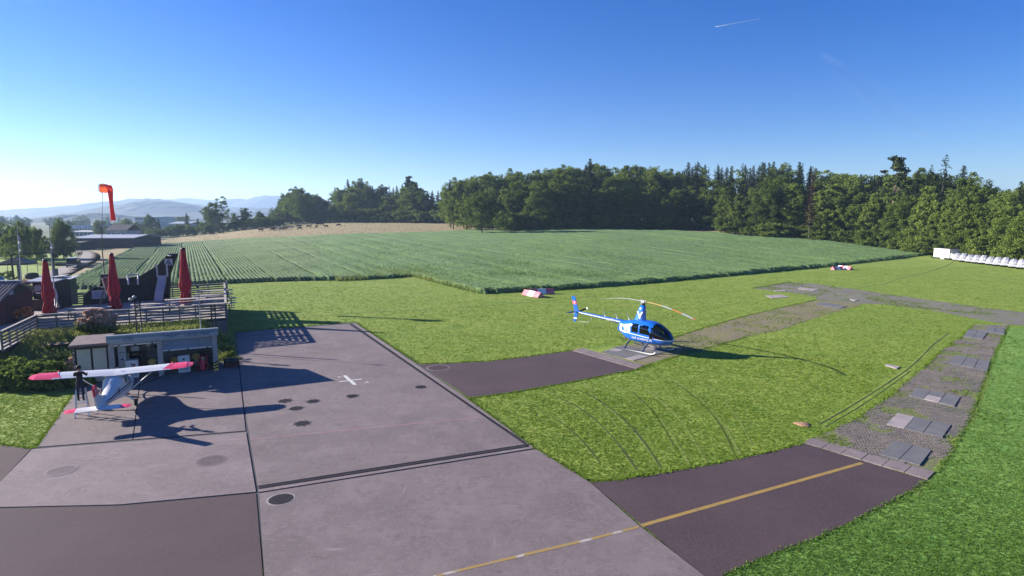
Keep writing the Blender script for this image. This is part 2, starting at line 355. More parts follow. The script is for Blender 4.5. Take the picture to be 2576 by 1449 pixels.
# dry meadow on the rise behind the crop, with the cows
def terrain_patch(name, poly, m, dz, step=4.0, kind='structure'):
    P = np.array([(p[0], p[1]) for p in poly]); x0, y0 = P.min(0); x1, y1 = P.max(0)
    gx = np.arange(x0-step, x1+2*step, step); gy = np.arange(y0-step, y1+2*step, step)
    X, Y = np.meshgrid(gx, gy); cx = (X[:-1, :-1]+X[1:, 1:])/2; cyy = (Y[:-1, :-1]+Y[1:, 1:])/2
    return obj(name, grid_mesh(name, X, Y, TZ(X, Y)+dz, m, inside(poly, cx, cyy)), kind=kind)
meadow_poly = [GT(*p) for p in [(135,712),(215,650),(250,632),(330,620),(370,609),(450,597),(520,590),(640,575),(780,564),(880,559),(1000,556.5),(1130,555),(1200,560),(1260,577),(1500,577.5),(1830,583),(1900,590),(2060,598),(2160,612),(2330,634),(2336,642)]]+[GT(*p) for p in [(2257,640),(2041,618),(1878,608),(1656,594),(1400,592),(1206,594),(985,600),(699,612),(462,626),(370,634),(262,690),(160,735)]]
terrain_patch('meadow', meadow_poly, M['meadow'], .04, 2.5)

# ------------------------------------------------------------------ pavements
APRON = pxpoly([(592,836),(895,811),(1030,898),(1172,999),(1345,1127),(1487,1216),(1610,1324),(1770,1449),(2300,1880),(690,1900),(663,1449),(645,1240),(300,1273),(0,1279),(-62,1279),(0,1214),(78,1130),(95,1123),(187,990)])
SF0 = Vector((-23.2,31.4,0)); SF1 = Vector((-17.0,34.55,0))
APRON += [SF0-E1*.6, SF0-E1*.6+E2*2.2, SF1+E2*2.2+E1*.5, G(597,925)]
ap = sheet('apron', APRON, .006, M['joint'])
def lerp(a, b, t): return (a[0]+(b[0]-a[0])*t, a[1]+(b[1]-a[1])*t)
slabs = [
 ([(594,838),(877,816),(1090,962),(1322,1119),(649,1224),(612,1000)], 'concrete', 'slab'),
 ([(888,814),(894,813),(1170,1000),(1343,1127),(1333,1123),(1100,961)], 'concrete2', 'slab'),
 ([(650,1233),(1330,1126),(1343,1129),(651,1240)], 'concrete2', 'slab'),
 ([(652,1243),(1350,1132),(1486,1217),(1609,1325),(1769,1449),(2290,1880),(695,1890),(665,1449)], 'concrete', 'slab'),
 ([(619,1089),(644,1239),(300,1271),(0,1277.5),(-60,1277.5),(0,1215),(81,1132)], 'concrete2', 'slab'),
]
for pl, m, nm in slabs: sheet(nm, pxpoly(pl), .030, M[m], ap, thick=.02)
sheet('slab', [SF0+E1*2.55+E2*2.1, SF1+E2*2.1+E1*.4, G(597,925), G(601,930), G(617.5,1085), G(336,1107)], .030, M['concrete'], ap, thick=.02)
sheet('slab', [SF0+E1*2.5+E2*2.1, G(333,1107), G(96,1126), G(188,990), SF0-E1*.5, SF0-E1*.5+E2*2.1], .030, M['concrete'], ap, thick=.02)
# drain channels with gratings
def strip(a, b, w):
    a, b = Vector(a), Vector(b); d = (b-a).normalized(); n = Vector((-d.y, d.x, 0))*w/2
    return [a-n, b-n, b+n, a+n]
def drain(p, q, w, label):
    r = root('drain_channel', label, 'drain', (0,0,0), group='drain channels of the apron')
    a, b = G(*p), G(*q); L_ = (b-a).length; d = (b-a).normalized(); n = int(L_/.5)
    sheet('channel', strip(a, b, w), .010, M['joint'], r)
    n_ = Vector((-d.y, d.x, 0))
    proto = None
    for i in range(n):
        c = a+d*(L_*(i+.5)/n); c.z = .026
        if proto is None:
            mb = MB(); hl = L_/n/2-.01
            for k in range(9): mb.box(((k-4)*hl*2/9, 0, 0), (hl*2/18, w-.04, .012))
            for s_ in (-1, 1): mb.box((0, s_*(w/2-.02), .001), (2*hl, .03, .014))
            proto = mb.build('grating', M['drain'], r); g = proto
        else: g = proto.copy(); COL.objects.link(g); g.parent = r
        g.location = c; g.rotation_euler = (0, 0, math.atan2(d.y, d.x))
drain((881,815.5), (1328,1122), .18, 'long dark drain channel running along the grass edge of the concrete apron')
drain((650,1228.5), (1326,1122.5), .19, 'long dark drain channel running across the middle of the concrete apron')
sheet('asphalt_apron', pxpoly([(-900,1291),(-62,1281),(0,1280.5),(300,1274.5),(644,1242),(661,1449),(688,1900),(-2500,1900)]), .022, M['asphalt_grey'], thick=.02)
sheet('asphalt_road', pxpoly([(-600,1060),(0,1120),(77,1131),(0,1214),(-64,1280),(-900,1289)]), .018, M['asphalt_grey'], thick=.02)
A2 = pxpoly([(1055,917),(1130,915),(1230,910),(1330,898),(1440,883),(1602,929),(1520,945),(1409,966),(1290,987),(1180,1001)])
sheet('taxiway', A2, .016, M['asphalt'])
A3 = pxpoly([(1484,1214),(1560,1209),(1700,1185),(1800,1168),(1890,1148),(1960,1133),(2022,1116),(2333,1209),(2300,1231),(2244,1262),(2149,1310),(2041,1359),(1932,1397),(1821,1447),(1790,1468)])
tw = sheet('taxiway', A3, .016, M['asphalt'])
sheet('yellow_line', strip(G(1612,1324), G(2168,1166), .16), .021, M['yellow'], tw)
sheet('yellow_line', strip(G(1000,1470), G(1330,1397), .16)[:0] or pxpoly([(1085,1452),(1330,1392),(1480,1357),(1606,1325),(1609,1330),(1482,1363),(1332,1399),(1096,1455),(900,1500),(890,1495)]), .034, M['faded_yellow'], ap)
sheet('tar_patch', pxpoly([(2042,1178),(2056,1181),(2080,1190),(2104,1194),(2122,1184),(2131,1199),(2118,1207),(2106,1196),(2078,1194),(2050,1185)]), .020, M['asphalt_grey'], tw)
sheet('red_line', strip(G(630,1107), G(1205,1052), .07), .034, M['red_line'], ap)
sheet('red_line', strip(G(500,1113), G(616,1106), .06), .034, M['red_line'], ap)
# white cross painted on the apron with its small marks
c0 = G(880,957)
cr = sheet('white_cross', strip(G(866.5,946), G(893.5,969.5), .19), .035, M['white_mark'], ap)
sheet('white_cross', strip(G(853,962), G(911,955), .14), .039, M['white_mark'], ap)
for (a, b, c) in [((849,948),(857,950),(853,953)), ((852,952),(861,950),(856,949)), ((917,962),(928,965),(920,966)), ((922,961),(928,963),(918,968))]:
    sheet('corner_mark', pxpoly([a, b, c]), .036, M['white_mark'], ap)
# kerb slabs at the ends of the taxiways
def slab_strip(name, TL, BL, TR, BR, n, m, z=.05, rows=1, mats=None, parent=None, jit=0, th=.08):
    TL, BL, TR, BR = [Vector(G(*p)) for p in (TL, BL, TR, BR)]
    k = 0
    for i in range(n):
        for j in range(rows):
            f = lambda a, b: (TL.lerp(TR, a)).lerp(BL.lerp(BR, a), b)
            e = .013/max(.3, (TR-TL).length/n); e2 = .013/max(.3, (BL-TL).length/rows)
            q = [f((i+e)/n, (j+e2)/rows), f((i+1-e)/n, (j+e2)/rows), f((i+1-e)/n, (j+1-e2)/rows), f((i+e)/n, (j+1-e2)/rows)]
            mm = mats[k % len(mats)] if mats else m; k += 1
            sheet(name, q, z+random.uniform(0, .012), M[mm], parent, thick=th)
path = sheet('paved_path', pxpoly([(2030,1108),(2085,1085),(2136,1063),(2190,1030),(2238,998),(2293,952),(2366,885),(2414,851),(2447,818),(2536,818),(2523,844),(2501,888),(2482,934),(2460,996),(2440,1050),(2420,1085),(2395,1130),(2352,1189)]), .008, M['paver_soil'])
PATH = [v.co.copy() for v in path.data.vertices]
slab_strip('kerb_slab', (2041,1103), (2022,1115), (2352,1189), (2333,1208), 6, 'concrete2', .032, parent=path)
slab_strip('slab', (2436,829), (2424,848), (2485,836), (2472,855), 2, 'slab_dark', .05, 2, parent=path)
slab_strip('slab', (2485,823), (2477,834), (2526,827), (2528,843), 2, 'slab_dark', .05, 1, parent=path)
slab_strip('slab', (2405,895), (2386,916), (2491,909), (2484,934), 3, 'slab_dark', .05, 1, parent=path)
slab_strip('slab', (2306,978), (2285,997), (2417,1000), (2401,1025), 3, 'slab_dark', .05, 2, mats=['slab_dark','slab_dark','slab_dark','slab_light','slab_dark','slab_dark'], parent=path)
slab_strip('slab', (2257,1041), (2229,1070), (2393,1071), (2371,1103), 3, 'slab_dark', .05, 1, mats=['slab_light','slab_dark','slab_dark'], parent=path)
slab_strip('slab', (2252,1110), (2210,1145), (2344,1135), (2314,1173), 2, 'slab_dark', .05, 1, parent=path)
FARP = pxpoly([(1894,725),(1940,717),(1991,709.5),(2060,715),(2122,724),(2198,734.5),(2339,755),(2474,774),(2576,786),(2900,815),(2900,860),(2576,819),(2536,817),(2452,802),(2352,782),(2230,766),(2171,764),(2120,768),(2054,755),(2052,746),(1980,735),(1943,731)])
fp = sheet('gravel_path', FARP, .008, M['gravel'])
slab_strip('slab', (2070,761), (2050,767), (2130,771), (2115,776), 3, 'slab_dark', .04, 2, parent=fp)
slab_strip('slab', (2012,723), (2005,727), (2062,728), (2045,733), 2, 'slab_light', .04, 1, parent=fp)
slab_strip('slab', (1945,731), (1950,734), (1975,730), (1978,734), 2, 'slab_light', .04, 1, parent=fp)
slab_strip('slab', (2137,752), (2140,755), (2160,755), (2150,758), 1, 'slab_light', .04, 1, parent=fp)
P3 = pxpoly([(2171,765),(2122,779),(2041,803),(1960,831),(1878,847),(1800,873),(1750,888),(1712,893),(1660,906),(1619,920),(1605,915),(1500,884),(1511,886),(1564,869),(1686,853),(1786,821),(1878,795),(1995,768),(2054,756)])
hp = sheet('worn_path', P3, .010, M['dirt_path'])
slab_strip('kerb_slab', (1440,882.5), (1466,876.5), (1602,928.5), (1619,920.5), 5, 'concrete2', .03, 2, parent=hp)
slab_strip('slab', (1564,871), (1513,887), (1706,879), (1593,908), 4, 'slab_dark', .03, 3, mats=['slab_dark','slab_light','slab_dark','slab_dark','slab_dark'], parent=hp)
slab_strip('slab', (1925,744), (1940,751), (1966,742), (1985,748), 2, 'slab_light', .03, 1, parent=hp)
# loose paving stones of the path: a mass of small stones
def stones(name, poly, n, sx, sy, ang, m, zb=.012):
    P = np.array([(p[0], p[1]) for p in poly]); c, s = math.cos(ang), math.sin(ang)
    U = P[:, 0]*c+P[:, 1]*s; V = -P[:, 0]*s+P[:, 1]*c
    gu = np.arange(U.min(), U.max(), sx); gv = np.arange(V.min(), V.max(), sy); u, v = np.meshgrid(gu, gv)
    u = u+((np.arange(len(gv)) % 2)*sx/2)[:, None]; u = u.ravel()+rng.normal(0, .012, u.size); v = v.ravel()+rng.normal(0, .008, v.size)
    x = u*c-v*s; y = u*s+v*c
    k = inside(poly, x, y) & (vnoise(x, y, 1.3, 3)+.35*vnoise(x, y, .35, 4) < .76) ; x, y = x[k], y[k]
    if len(x) > n: i = rng.permutation(len(x))[:n]; x, y = x[i], y[i]
    N_ = len(x); hx, hy = sx*.42, sy*.40; z1 = zb+.012+rng.random(N_)*.014
    co = np.zeros((N_, 5, 4, 3))
    cs = [(-hx,-hy),(hx,-hy),(hx,hy),(-hx,hy)]
    def P_(a, b, zz, t=1.0): return np.stack([x+(a*c-b*s)*t, y+(a*s+b*c)*t, zz], -1)
    zb_ = np.full(N_, zb)
    for i, (a, b) in enumerate(cs): co[:, 0, i] = P_(a, b, z1, .9)
    for f in range(4):
        a, b = cs[f], cs[(f+1) % 4]
        co[:, f+1] = np.stack([P_(*a, zb_), P_(*b, zb_), P_(*b, z1, .9), P_(*a, z1, .9)], 1)
    return obj(name, tri_mesh(name, co.reshape(-1, 3), 4, m), path, kind='stuff')
stones('paving_stone', PATH, 9000, .22, .13, math.atan2(E1.y, E1.x)-R(50), M['paver'])
# stone plates and soil patches in the lawn
def thing_box(name, label, cat, q, z, m, th=.06, group=None):
    b = MB(); pts = [(p[0], p[1], 0) for p in q]; b.prism(pts, (0, 0, z)); o = b.build(name, m); tag(o, label, cat, group); return o
thing_box('stone_plate', 'single pale stone plate lying in the lawn beside the paved path', 'stone plate', pxpoly([(2226,920),(2232,917),(2264,924),(2255,929)]), .05, M['slab_light'])
mb = MB(); s0 = G(2020,1068); mb.lathe([(.02,.075),(.16,.06),(.28,.035),(.36,.004)][::-1], 14, s0, fn=lambda t, z: 1+.15*math.sin(3*t)+.1*math.sin(5*t+1))
mb.build('soil_mound', M['soil'], label='small mound of orange-brown soil in the lawn', cat='soil mound')
# manhole covers
M['brown_cover'] = mat('brown_cover', (.125,.095,.10), [(6,(.16,.13,.135),.45,.7,5)], rough=.85)
def manhole(px, py, r_, label, m, spokes=8, star=False, rim=None, grp='round manhole covers in the concrete apron'):
    r = r_*1.13; c = G(px, py); c.z = .030 if inside(APRON, np.array([c.x]), np.array([c.y]))[0] else .017
    o = root('manhole_cover', label, 'manhole cover', c, random.uniform(0, 1), grp)
    MB().lathe([(r*1.14, 0), (r*1.14, .005), (r*1.02, .006)], 28, smooth=False).build('rim', M[rim or 'concrete2'], o)
    lid = MB(); lid.lathe([(r, .0), (r, .010), (r*.9, .012)], 28, smooth=False)
    if star:
        for k in range(spokes):
            a = 2*math.pi*k/spokes; lid.box((r*1.08*math.cos(a), r*1.08*math.sin(a), .006), (r*.3, r*.18, .012), a)
    lid.build('lid', M[m], o)
    ribs = MB()
    for k in range(-3, 4):
        w = math.sqrt(max(0, r*r*.7-(k*r*.22)**2)); ribs.box((0, k*r*.22, .0145), (2*w, r*.06, .005))
    ribs.box((r*.3, r*.3, .016), (r*.1, r*.1, .006)); ribs.build('rib', M['drain' if m == 'iron' else m], o)
    return o
manhole(717,1010,.27,'star-edged dark manhole cover, the one closest to the small aeroplane of the group of four','iron',8,True)
manhole(787,1011,.26,'star-edged dark manhole cover beside the white painted cross, of the group of four','iron',8,True)
manhole(745,1029,.28,'dark manhole cover in the middle of the group of four, with two small lugs','iron',2,True)
manhole(760,1067,.29,'star-edged dark manhole cover, closest to the camera of the group of four','iron',8,True)
manhole(886,998,.26,'dark manhole cover just below the white painted cross','iron',3,True)
manhole(1058,975,.27,'lone dark manhole cover beside the long drain channel at the taxiway','iron')
manhole(707,1258,.34,'dark manhole cover with pale rim below the cross drain channel','iron',0,False,'slab_light')
manhole(530,1160,.45,'large brown manhole cover at the tip of the aeroplane tail shadow','brown_cover')
manhole(153,1186,.42,'large concrete-grey manhole cover near the asphalt corner','concrete2')
manhole(693,968,.50,'large concrete manhole cover in the shadow of the fuel station','concrete')
manhole(368,1016,.36,'concrete manhole cover in the shadow of the aeroplane wing','concrete')
manhole(1102,926,.55,'wide dark manhole cover in the asphalt strip at the lawn edge','asphalt')

# ------------------------------------------------------------------ grass tufts
PAVED = [APRON, A2, A3, pxpoly([(-2500,1900),(-900,1050),(0,1120),(80,1130),(0,1280),(645,1240),(700,1900)]), pxpoly([(1440,882),(1466,877),(1564,869),(1711,878),(1593,910),(1602,929)])]
SOFT = [FARP, P3, PATH]
def blades(x, y, z, h, w, k, tint, lean=.45, wide=True):
    """k triangular blades for every tuft"""
    n = len(x); a = rng.random((n, k))*2*np.pi; b = rng.random((n, k))*2*np.pi
    bx = x[:, None]+np.cos(b)*w[:, None]*.5*rng.random((n, k)); by = y[:, None]+np.sin(b)*w[:, None]*.5*rng.random((n, k))
    hw = w[:, None]*((.16+.12*rng.random((n, k))) if wide else (.07+.06*rng.random((n, k)))); hh = h[:, None]*(.55+.6*rng.random((n, k)))
    l = hh*lean*(.3+rng.random((n, k))); th = rng.random((n, k))*2*np.pi
    zz = np.broadcast_to(z[:, None], (n, k))
    co = np.stack([np.stack([bx-np.cos(a)*hw, by-np.sin(a)*hw, zz], -1), np.stack([bx+np.cos(a)*hw, by+np.sin(a)*hw, zz], -1),
                   np.stack([bx+np.cos(th)*l, by+np.sin(th)*l, zz+hh], -1)], 2)
    tt = np.clip(tint[:, None]+rng.normal(0, .11, (n, k)), 0, 1)
    return co.reshape(-1, 3), tt.ravel()
def paved(x, y):
    r = np.zeros(x.shape, bool)
    for p in PAVED: r |= inside(p, x, y)
    return r
# sample so that the density falls with distance from the camera
def sample(n, y0, y1, pw=1.6, u0=-.95, u1=.95):
    t = rng.random(n); yy = ((y0**(1-pw))+(t*((y1**(1-pw))-(y0**(1-pw)))))**(1/(1-pw))
    return (u0+(u1-u0)*rng.random(n))*yy, yy
x, y = sample(330000, 12.5, 110, 1.35)
k = inside(lawn_poly, x, y) & ~paved(x, y) & ~(inside(crop_poly, x, y))
x, y = x[k], y[k]
soft = inside(FARP, x, y) | inside(P3, x, y) | inside(PATH, x, y)
k = ~soft | ((rng.random(len(x)) < .5) & (vnoise(x, y, 1.2, 5) > .42)); x, y = x[k], y[k]
# keep clear of the terrace and the bank
DK = [Vector(v) for v in ((-31.6,38.9,0),(-21.4,44.4,0),(-28.3,59,0),(-60,60,0),(-60,30,0))]
k = ~inside(DK, x, y); x, y = x[k], y[k]
RUTS = [([(1420,968),(1510,1010),(1598,1085),(1664,1178)],.08),([(1380,990),(1470,1035),(1545,1105),(1602,1182)],.06),([(2060,1068),(2160,1010),(2284,928),(2345,870),(2387,838)],.13),([(2075,1074),(2170,1018),(2290,934)],.09),([(2398,660),(2357,678),(2271,699),(2211,717),(2138,726)],.3),([(1310,1015),(1390,1050),(1460,1105),(1510,1165)],.05),([(728,799),(931,786),(1191,772),(1340,759),(1500,745)],.14)]
for pts, ww in RUTS:
    for i in range(len(pts)-1):
        a, b = G(*pts[i]), G(*pts[i+1]); dx, dy = b.x-a.x, b.y-a.y; l2 = dx*dx+dy*dy
        t = np.clip(((x-a.x)*dx+(y-a.y)*dy)/l2, 0, 1); k = np.hypot(x-a.x-t*dx, y-a.y-t*dy) > ww; x, y = x[k], y[k]
rw = inside(RW, x, y)
patch = vnoise(x, y, 9, 1)*.55+vnoise(x, y, 3.5, 2)*.35+vnoise(x, y, .8, 9)*.12
h = .022+.022*rng.random(len(x))+.012*(patch > .65); w = .045+.0026*y
for nm, sel, m, bias in (('mown_grass', ~rw, 'blade', .12), ('runway_mown_grass', rw, 'blade_rw', .02)):
    co, tt = blades(x[sel], y[sel], TZ(x[sel], y[sel]), h[sel]*(1.15 if bias < .1 else 1), w[sel]*1.5, 4, np.clip(.26+.36*patch[sel]+bias, 0, 1), 1.1, False)
    obj(nm, tri_mesh(nm, co, 3, M[m], tt), kind='stuff', label='short mown grass of the airfield' if bias > .1 else 'deeper green grass of the runway strip', cat='grass')
xs_, ys_ = [], []
for pl, n_, y0, y1 in ((FARP, 120000, 55, 100), (P3, 60000, 38, 75), (PATH, 60000, 20, 50)):
    a_, b_ = sample(n_, y0, y1, 1.0001); k = inside(pl, a_, b_); a_, b_ = a_[k], b_[k]
    nz_ = .6*vnoise(a_, b_, 1.6, 81)+.4*vnoise(a_, b_, .5, 82); k = nz_ > (.56 if pl is FARP else .47 if pl is P3 else .53); xs_.append(a_[k]); ys_.append(b_[k])
x, y = np.concatenate(xs_), np.concatenate(ys_)
co, tt = blades(x, y, TZ(x, y)+.01, .025+.035*rng.random(len(x)), .05+.0026*y, 3, np.clip(.1+.5*rng.random(len(x)), 0, 1), .8)
obj('path_grass', tri_mesh('path_grass', co, 3, M['blade'], tt), kind='stuff', label='grass growing between the stones of the paths', cat='grass')
# ragged taller grass along the edges of the pavements
def edge_tufts(polys, n, hmin, hmax, off=(0., .18)):
    xs_, ys_ = [], []
    for pl in polys:
        seg = [(Vector(G(*pl[i])), Vector(G(*pl[i+1]))) for i in range(len(pl)-1)]
        tot = sum((b-a).length for a, b in seg)
        for a, b in seg:
            m_ = max(2, int(n*(b-a).length)); t = rng.random(m_); d = (b-a).normalized()
            o = rng.uniform(*off, m_); xs_.append(a.x+(b.x-a.x)*t-d.y*o); ys_.append(a.y+(b.y-a.y)*t+d.x*o)
    x, y = np.concatenate(xs_), np.concatenate(ys_)
    h = hmin+(hmax-hmin)*rng.random(len(x))*(.3+.9*vnoise(x, y, .5, 6))
    return blades(x, y, TZ(x, y), h, np.full(len(x), .14), 3, .2+.5*rng.random(len(x)), .5)
co, tt = edge_tufts([[(893,810),(592,834)], [(895,811),(1052,914)][::-1], [(1440,881),(1330,896),(1230,908),(1130,913),(1060,915)],
    [(1180,1002),(1290,988),(1409,967),(1520,946),(1602,930),(1712,894),(1878,848)][::1], [(1345,1127),(1172,999)][::-1][::-1], [(1484,1213),(1345,1127)], [(2022,1114),(1960,1131),(1890,1146),(1800,1166),(1700,1183),(1560,1207),(1490,1212)],
    [(2447,817),(2414,850),(2366,884),(2293,951),(2238,997),(2190,1029),(2136,1062),(2085,1084)], [(1990,708.5),(1894,724)], [(2054,754),(1995,767),(1878,794),(1786,820),(1690,851)],
    [(95,1122),(187,989)], [(78,1128),(0,1118)], [(100,1124),(60,1129)]], 34, .03, .105, (-.08, .12))
ce, te = edge_tufts([[(1821,1449),(1932,1398),(2041,1360),(2149,1311),(2244,1263),(2333,1210)][::-1], [(2352,1190),(2395,1132),(2440,1051),(2462,996),(2503,888),(2536,820)]], 40, .02, .08, (-.10, .08))
obj('runway_verge', tri_mesh('runway_verge', ce, 3, M['blade_rw'], te), kind='stuff', label='ragged grass edge of the runway strip', cat='grass')
obj('verge_grass', tri_mesh('verge_grass', co, 3, M['blade'], tt), kind='stuff', label='ragged taller grass along the edges of the pavement', cat='grass')
# ruts and mower lines in the lawn; the dark strips paint their shade
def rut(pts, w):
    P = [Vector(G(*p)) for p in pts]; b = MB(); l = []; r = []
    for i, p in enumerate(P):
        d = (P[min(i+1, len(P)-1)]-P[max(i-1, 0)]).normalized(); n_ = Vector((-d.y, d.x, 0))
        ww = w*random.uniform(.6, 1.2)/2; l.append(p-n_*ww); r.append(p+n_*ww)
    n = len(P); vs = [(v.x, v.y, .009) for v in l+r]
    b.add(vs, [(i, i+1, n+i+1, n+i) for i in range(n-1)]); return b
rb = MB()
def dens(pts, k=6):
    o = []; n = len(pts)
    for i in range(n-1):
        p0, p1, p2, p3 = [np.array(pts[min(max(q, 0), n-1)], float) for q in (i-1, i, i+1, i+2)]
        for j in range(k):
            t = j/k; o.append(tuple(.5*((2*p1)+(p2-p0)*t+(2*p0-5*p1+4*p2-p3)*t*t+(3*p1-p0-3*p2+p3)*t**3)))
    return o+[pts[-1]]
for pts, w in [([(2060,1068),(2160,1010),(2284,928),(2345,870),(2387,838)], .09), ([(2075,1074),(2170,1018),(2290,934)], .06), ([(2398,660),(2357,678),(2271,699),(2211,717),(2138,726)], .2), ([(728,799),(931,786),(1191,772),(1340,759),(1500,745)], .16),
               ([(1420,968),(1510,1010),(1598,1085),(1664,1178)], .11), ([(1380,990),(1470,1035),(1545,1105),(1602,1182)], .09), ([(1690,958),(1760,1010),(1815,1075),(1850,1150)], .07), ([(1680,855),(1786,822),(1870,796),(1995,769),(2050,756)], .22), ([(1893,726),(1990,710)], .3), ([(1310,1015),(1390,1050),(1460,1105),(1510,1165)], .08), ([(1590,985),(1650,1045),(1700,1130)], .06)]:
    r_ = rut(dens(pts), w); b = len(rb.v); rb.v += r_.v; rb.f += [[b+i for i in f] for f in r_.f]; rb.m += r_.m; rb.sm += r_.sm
pl_ = MB()
for pts, w in [([(1500,948),(1600,1000),(1680,1080),(1735,1172)], .13), ([(1545,940),(1640,990),(1720,1070),(1778,1165)], .12), ([(1650,935),(1740,985),(1815,1060),(1862,1145)], .13), ([(1700,930),(1785,975),(1850,1045),(1892,1120)], .10), ([(2460,1000),(2380,1150),(2300,1240)], .25), ([(2490,940),(2445,1060)], .2), ([(1440,930),(1500,1000),(1560,1085)], .10)]:
    r_ = rut(dens(pts), w); b = len(pl_.v); pl_.v += r_.v; pl_.f += [[b+i for i in f] for f in r_.f]; pl_.m += r_.m; pl_.sm += r_.sm
M['pale_rut'] = mat('pale_rut', (.20,.245,.05), [(1.2,(.17,.23,.04),.40,.55,5), (5,(.26,.28,.08),.5,.7,4)], rough=.95)
pl_.build('wheel_mark', M['pale_rut'], kind='stuff', label='pale flattened wheel marks curving through the lawn', cat='rut')
rb.build('rut', M['rut'], kind='stuff', label='thin dark strips painting the shade in ruts and mower lines of the lawn', cat='rut')

# ------------------------------------------------------------------ crop field with its drill rows
RD = np.array([-.479, .878]); QD = np.array([.878, .479])
CP = np.array([(p[0], p[1]) for p in crop_poly]); q_ = CP@QD; r_ = CP@RD
sp = .18; gq = np.arange(q_.min()-1, q_.max()+1, sp); gr = np.concatenate([np.arange(r_.min()-1, r_.min()+70, .7), np.arange(r_.min()+70, r_.max()+3, 1.8)])
Qg, Rg = np.meshgrid(gq, gr); X = Qg*QD[0]+Rg*RD[0]; Y = Qg*QD[1]+Rg*RD[1]
ins = inside(crop_poly, X+.25*(vnoise(X, Y, .8, 21)-.5)*2, Y+.25*(vnoise(X, Y, .8, 22)-.5)*2)
row = np.cos((np.arange(len(gq)) % 3)*2*np.pi/3)[None, :]
gap = np.clip((-.27-X/np.maximum(Y, 20))/.14, 0, 1)           # the young rows stand apart at one end of the field
edge = np.clip((X*.2+Y-0)/1, 0, 1)
Hc = .50-.03*gap+.20*(vnoise(Qg, Rg*.02, 1.5, 61)-.5)*(1-gap)+(.05+.04*gap)*row+.10*(vnoise(X, Y, 1.6, 11)-.5)+.22*(vnoise(X, Y, 9, 12)-.5)+.06*rng.normal(0, .5, X.shape)*(1-.5*gap)
tram = (np.floor((Qg+2.2*vnoise(X, Y, 60, 15))/6.0).astype(int) != np.floor((Qg-.4+2.2*vnoise(X, Y, 60, 15))/6.0).astype(int)); Hc = Hc-.14*tram
Zc = TZ(X, Y)+np.where(ins, Hc, -.25)
keep = ins[:-1, :-1] | ins[1:, :-1] | ins[:-1, 1:] | ins[1:, 1:]
cm = grid_mesh('crop_field', X, Y, Zc, M['crop'], keep); M['furrow'] = mat('furrow_soil_shade', (.055,.05,.028), [(4,(.05,.075,.025),.45,.6,4)], rough=.95); cm.materials.append(M['furrow'])
mi_ = ((np.arange(len(gq)-1) % 3 == 1)[None, :] & (gap[:-1, :-1] > .35+.5*vnoise(X, Y, 14, 77)[:-1, :-1]-.25)).astype(np.int32); cm.polygons.foreach_set('material_index', mi_[keep])  # furrow faces get dark soil with the shade between rows painted in
obj('crop_field', cm, kind='structure')
x, y = sample(150000, 66, 170, 2.2, -.75, .75); k = inside(crop_poly, x, y)
q = x*QD[0]+y*QD[1]; ph = np.cos(2*np.pi*(q-gq[0])/(3*sp)); gp = np.clip((-.27-x/y)/.14, 0, 1)
k &= (ph > .1-1.4*(1-gp)); x, y, gp = x[k], y[k], gp[k]
hz = TZ(x, y)+.28-.06*gp
co, tt = blades(x, y, hz, .26+.2*rng.random(len(x)), .10+.0016*y, 2, np.clip(.25+.5*vnoise(x, y, 5, 31)+.25*rng.random(len(x)), 0, 1), .5)
obj('crop_leaves', tri_mesh('crop_leaves', co, 3, M['blade_crop'], tt), kind='stuff', label='green cereal standing in drill rows on the field', cat='crop')
co1, tt1 = edge_tufts([[(300,727),(430,722),(560,714),(671,709),(775,706),(879,705),(983,701),(1035,696)], [(1035,696),(1075,703),(1113,715),(1160,727),(1210,739)], [(1210,739),(1310,734),(1427,728),(1627,713),(1878,690),(2095,670),(2230,655),(2330,641)]], 24, .25, .62, (-.3, .5))
obj('field_margin', tri_mesh('field_margin', co1, 3, M['blade_crop'], np.clip(tt1*.8, 0, 1)), kind='stuff', label='tall crop stems along the near edge of the field', cat='crop')
x, y = sample(14000, 60, 96, 1.2, -.30, -.02); 
pp = pxpoly([(560,716),(671,711),(879,707),(1035,697),(1120,718),(1205,739),(1190,733),(1110,705),(1040,682),(950,684),(860,690),(671,701),(560,706)]); k = inside(pp, x, y); x, y = x[k], y[k]
co, tt = blades(x, y, TZ(x, y), .45+.4*rng.random(len(x)), np.full(len(x), .2), 3, .1+.6*rng.random(len(x)), .5)
obj('weed_fringe', tri_mesh('weed_fringe', co, 3, M['blade_long'], tt), kind='stuff', label='dry weedy fringe between lawn and crop', cat='weeds')
x, y = sample(26000, 95, 330, 1.5, -.62, .62); k = inside(meadow_poly, x, y) & ~inside(crop_poly, x, y); x, y = x[k], y[k]
M['blade_dry'] = leaf_mat('dry_grass', (.16,.13,.05), (.42,.34,.19), .3, 0)
co, tt = blades(x, y, TZ(x, y), .12+.16*rng.random(len(x)), .3+.002*y, 2, rng.random(len(x)), .5)
obj('meadow_grass', tri_mesh('meadow_grass', co, 3, M['blade_dry'], tt), kind='stuff', label='tall dry grass of the meadow behind the crop', cat='grass')

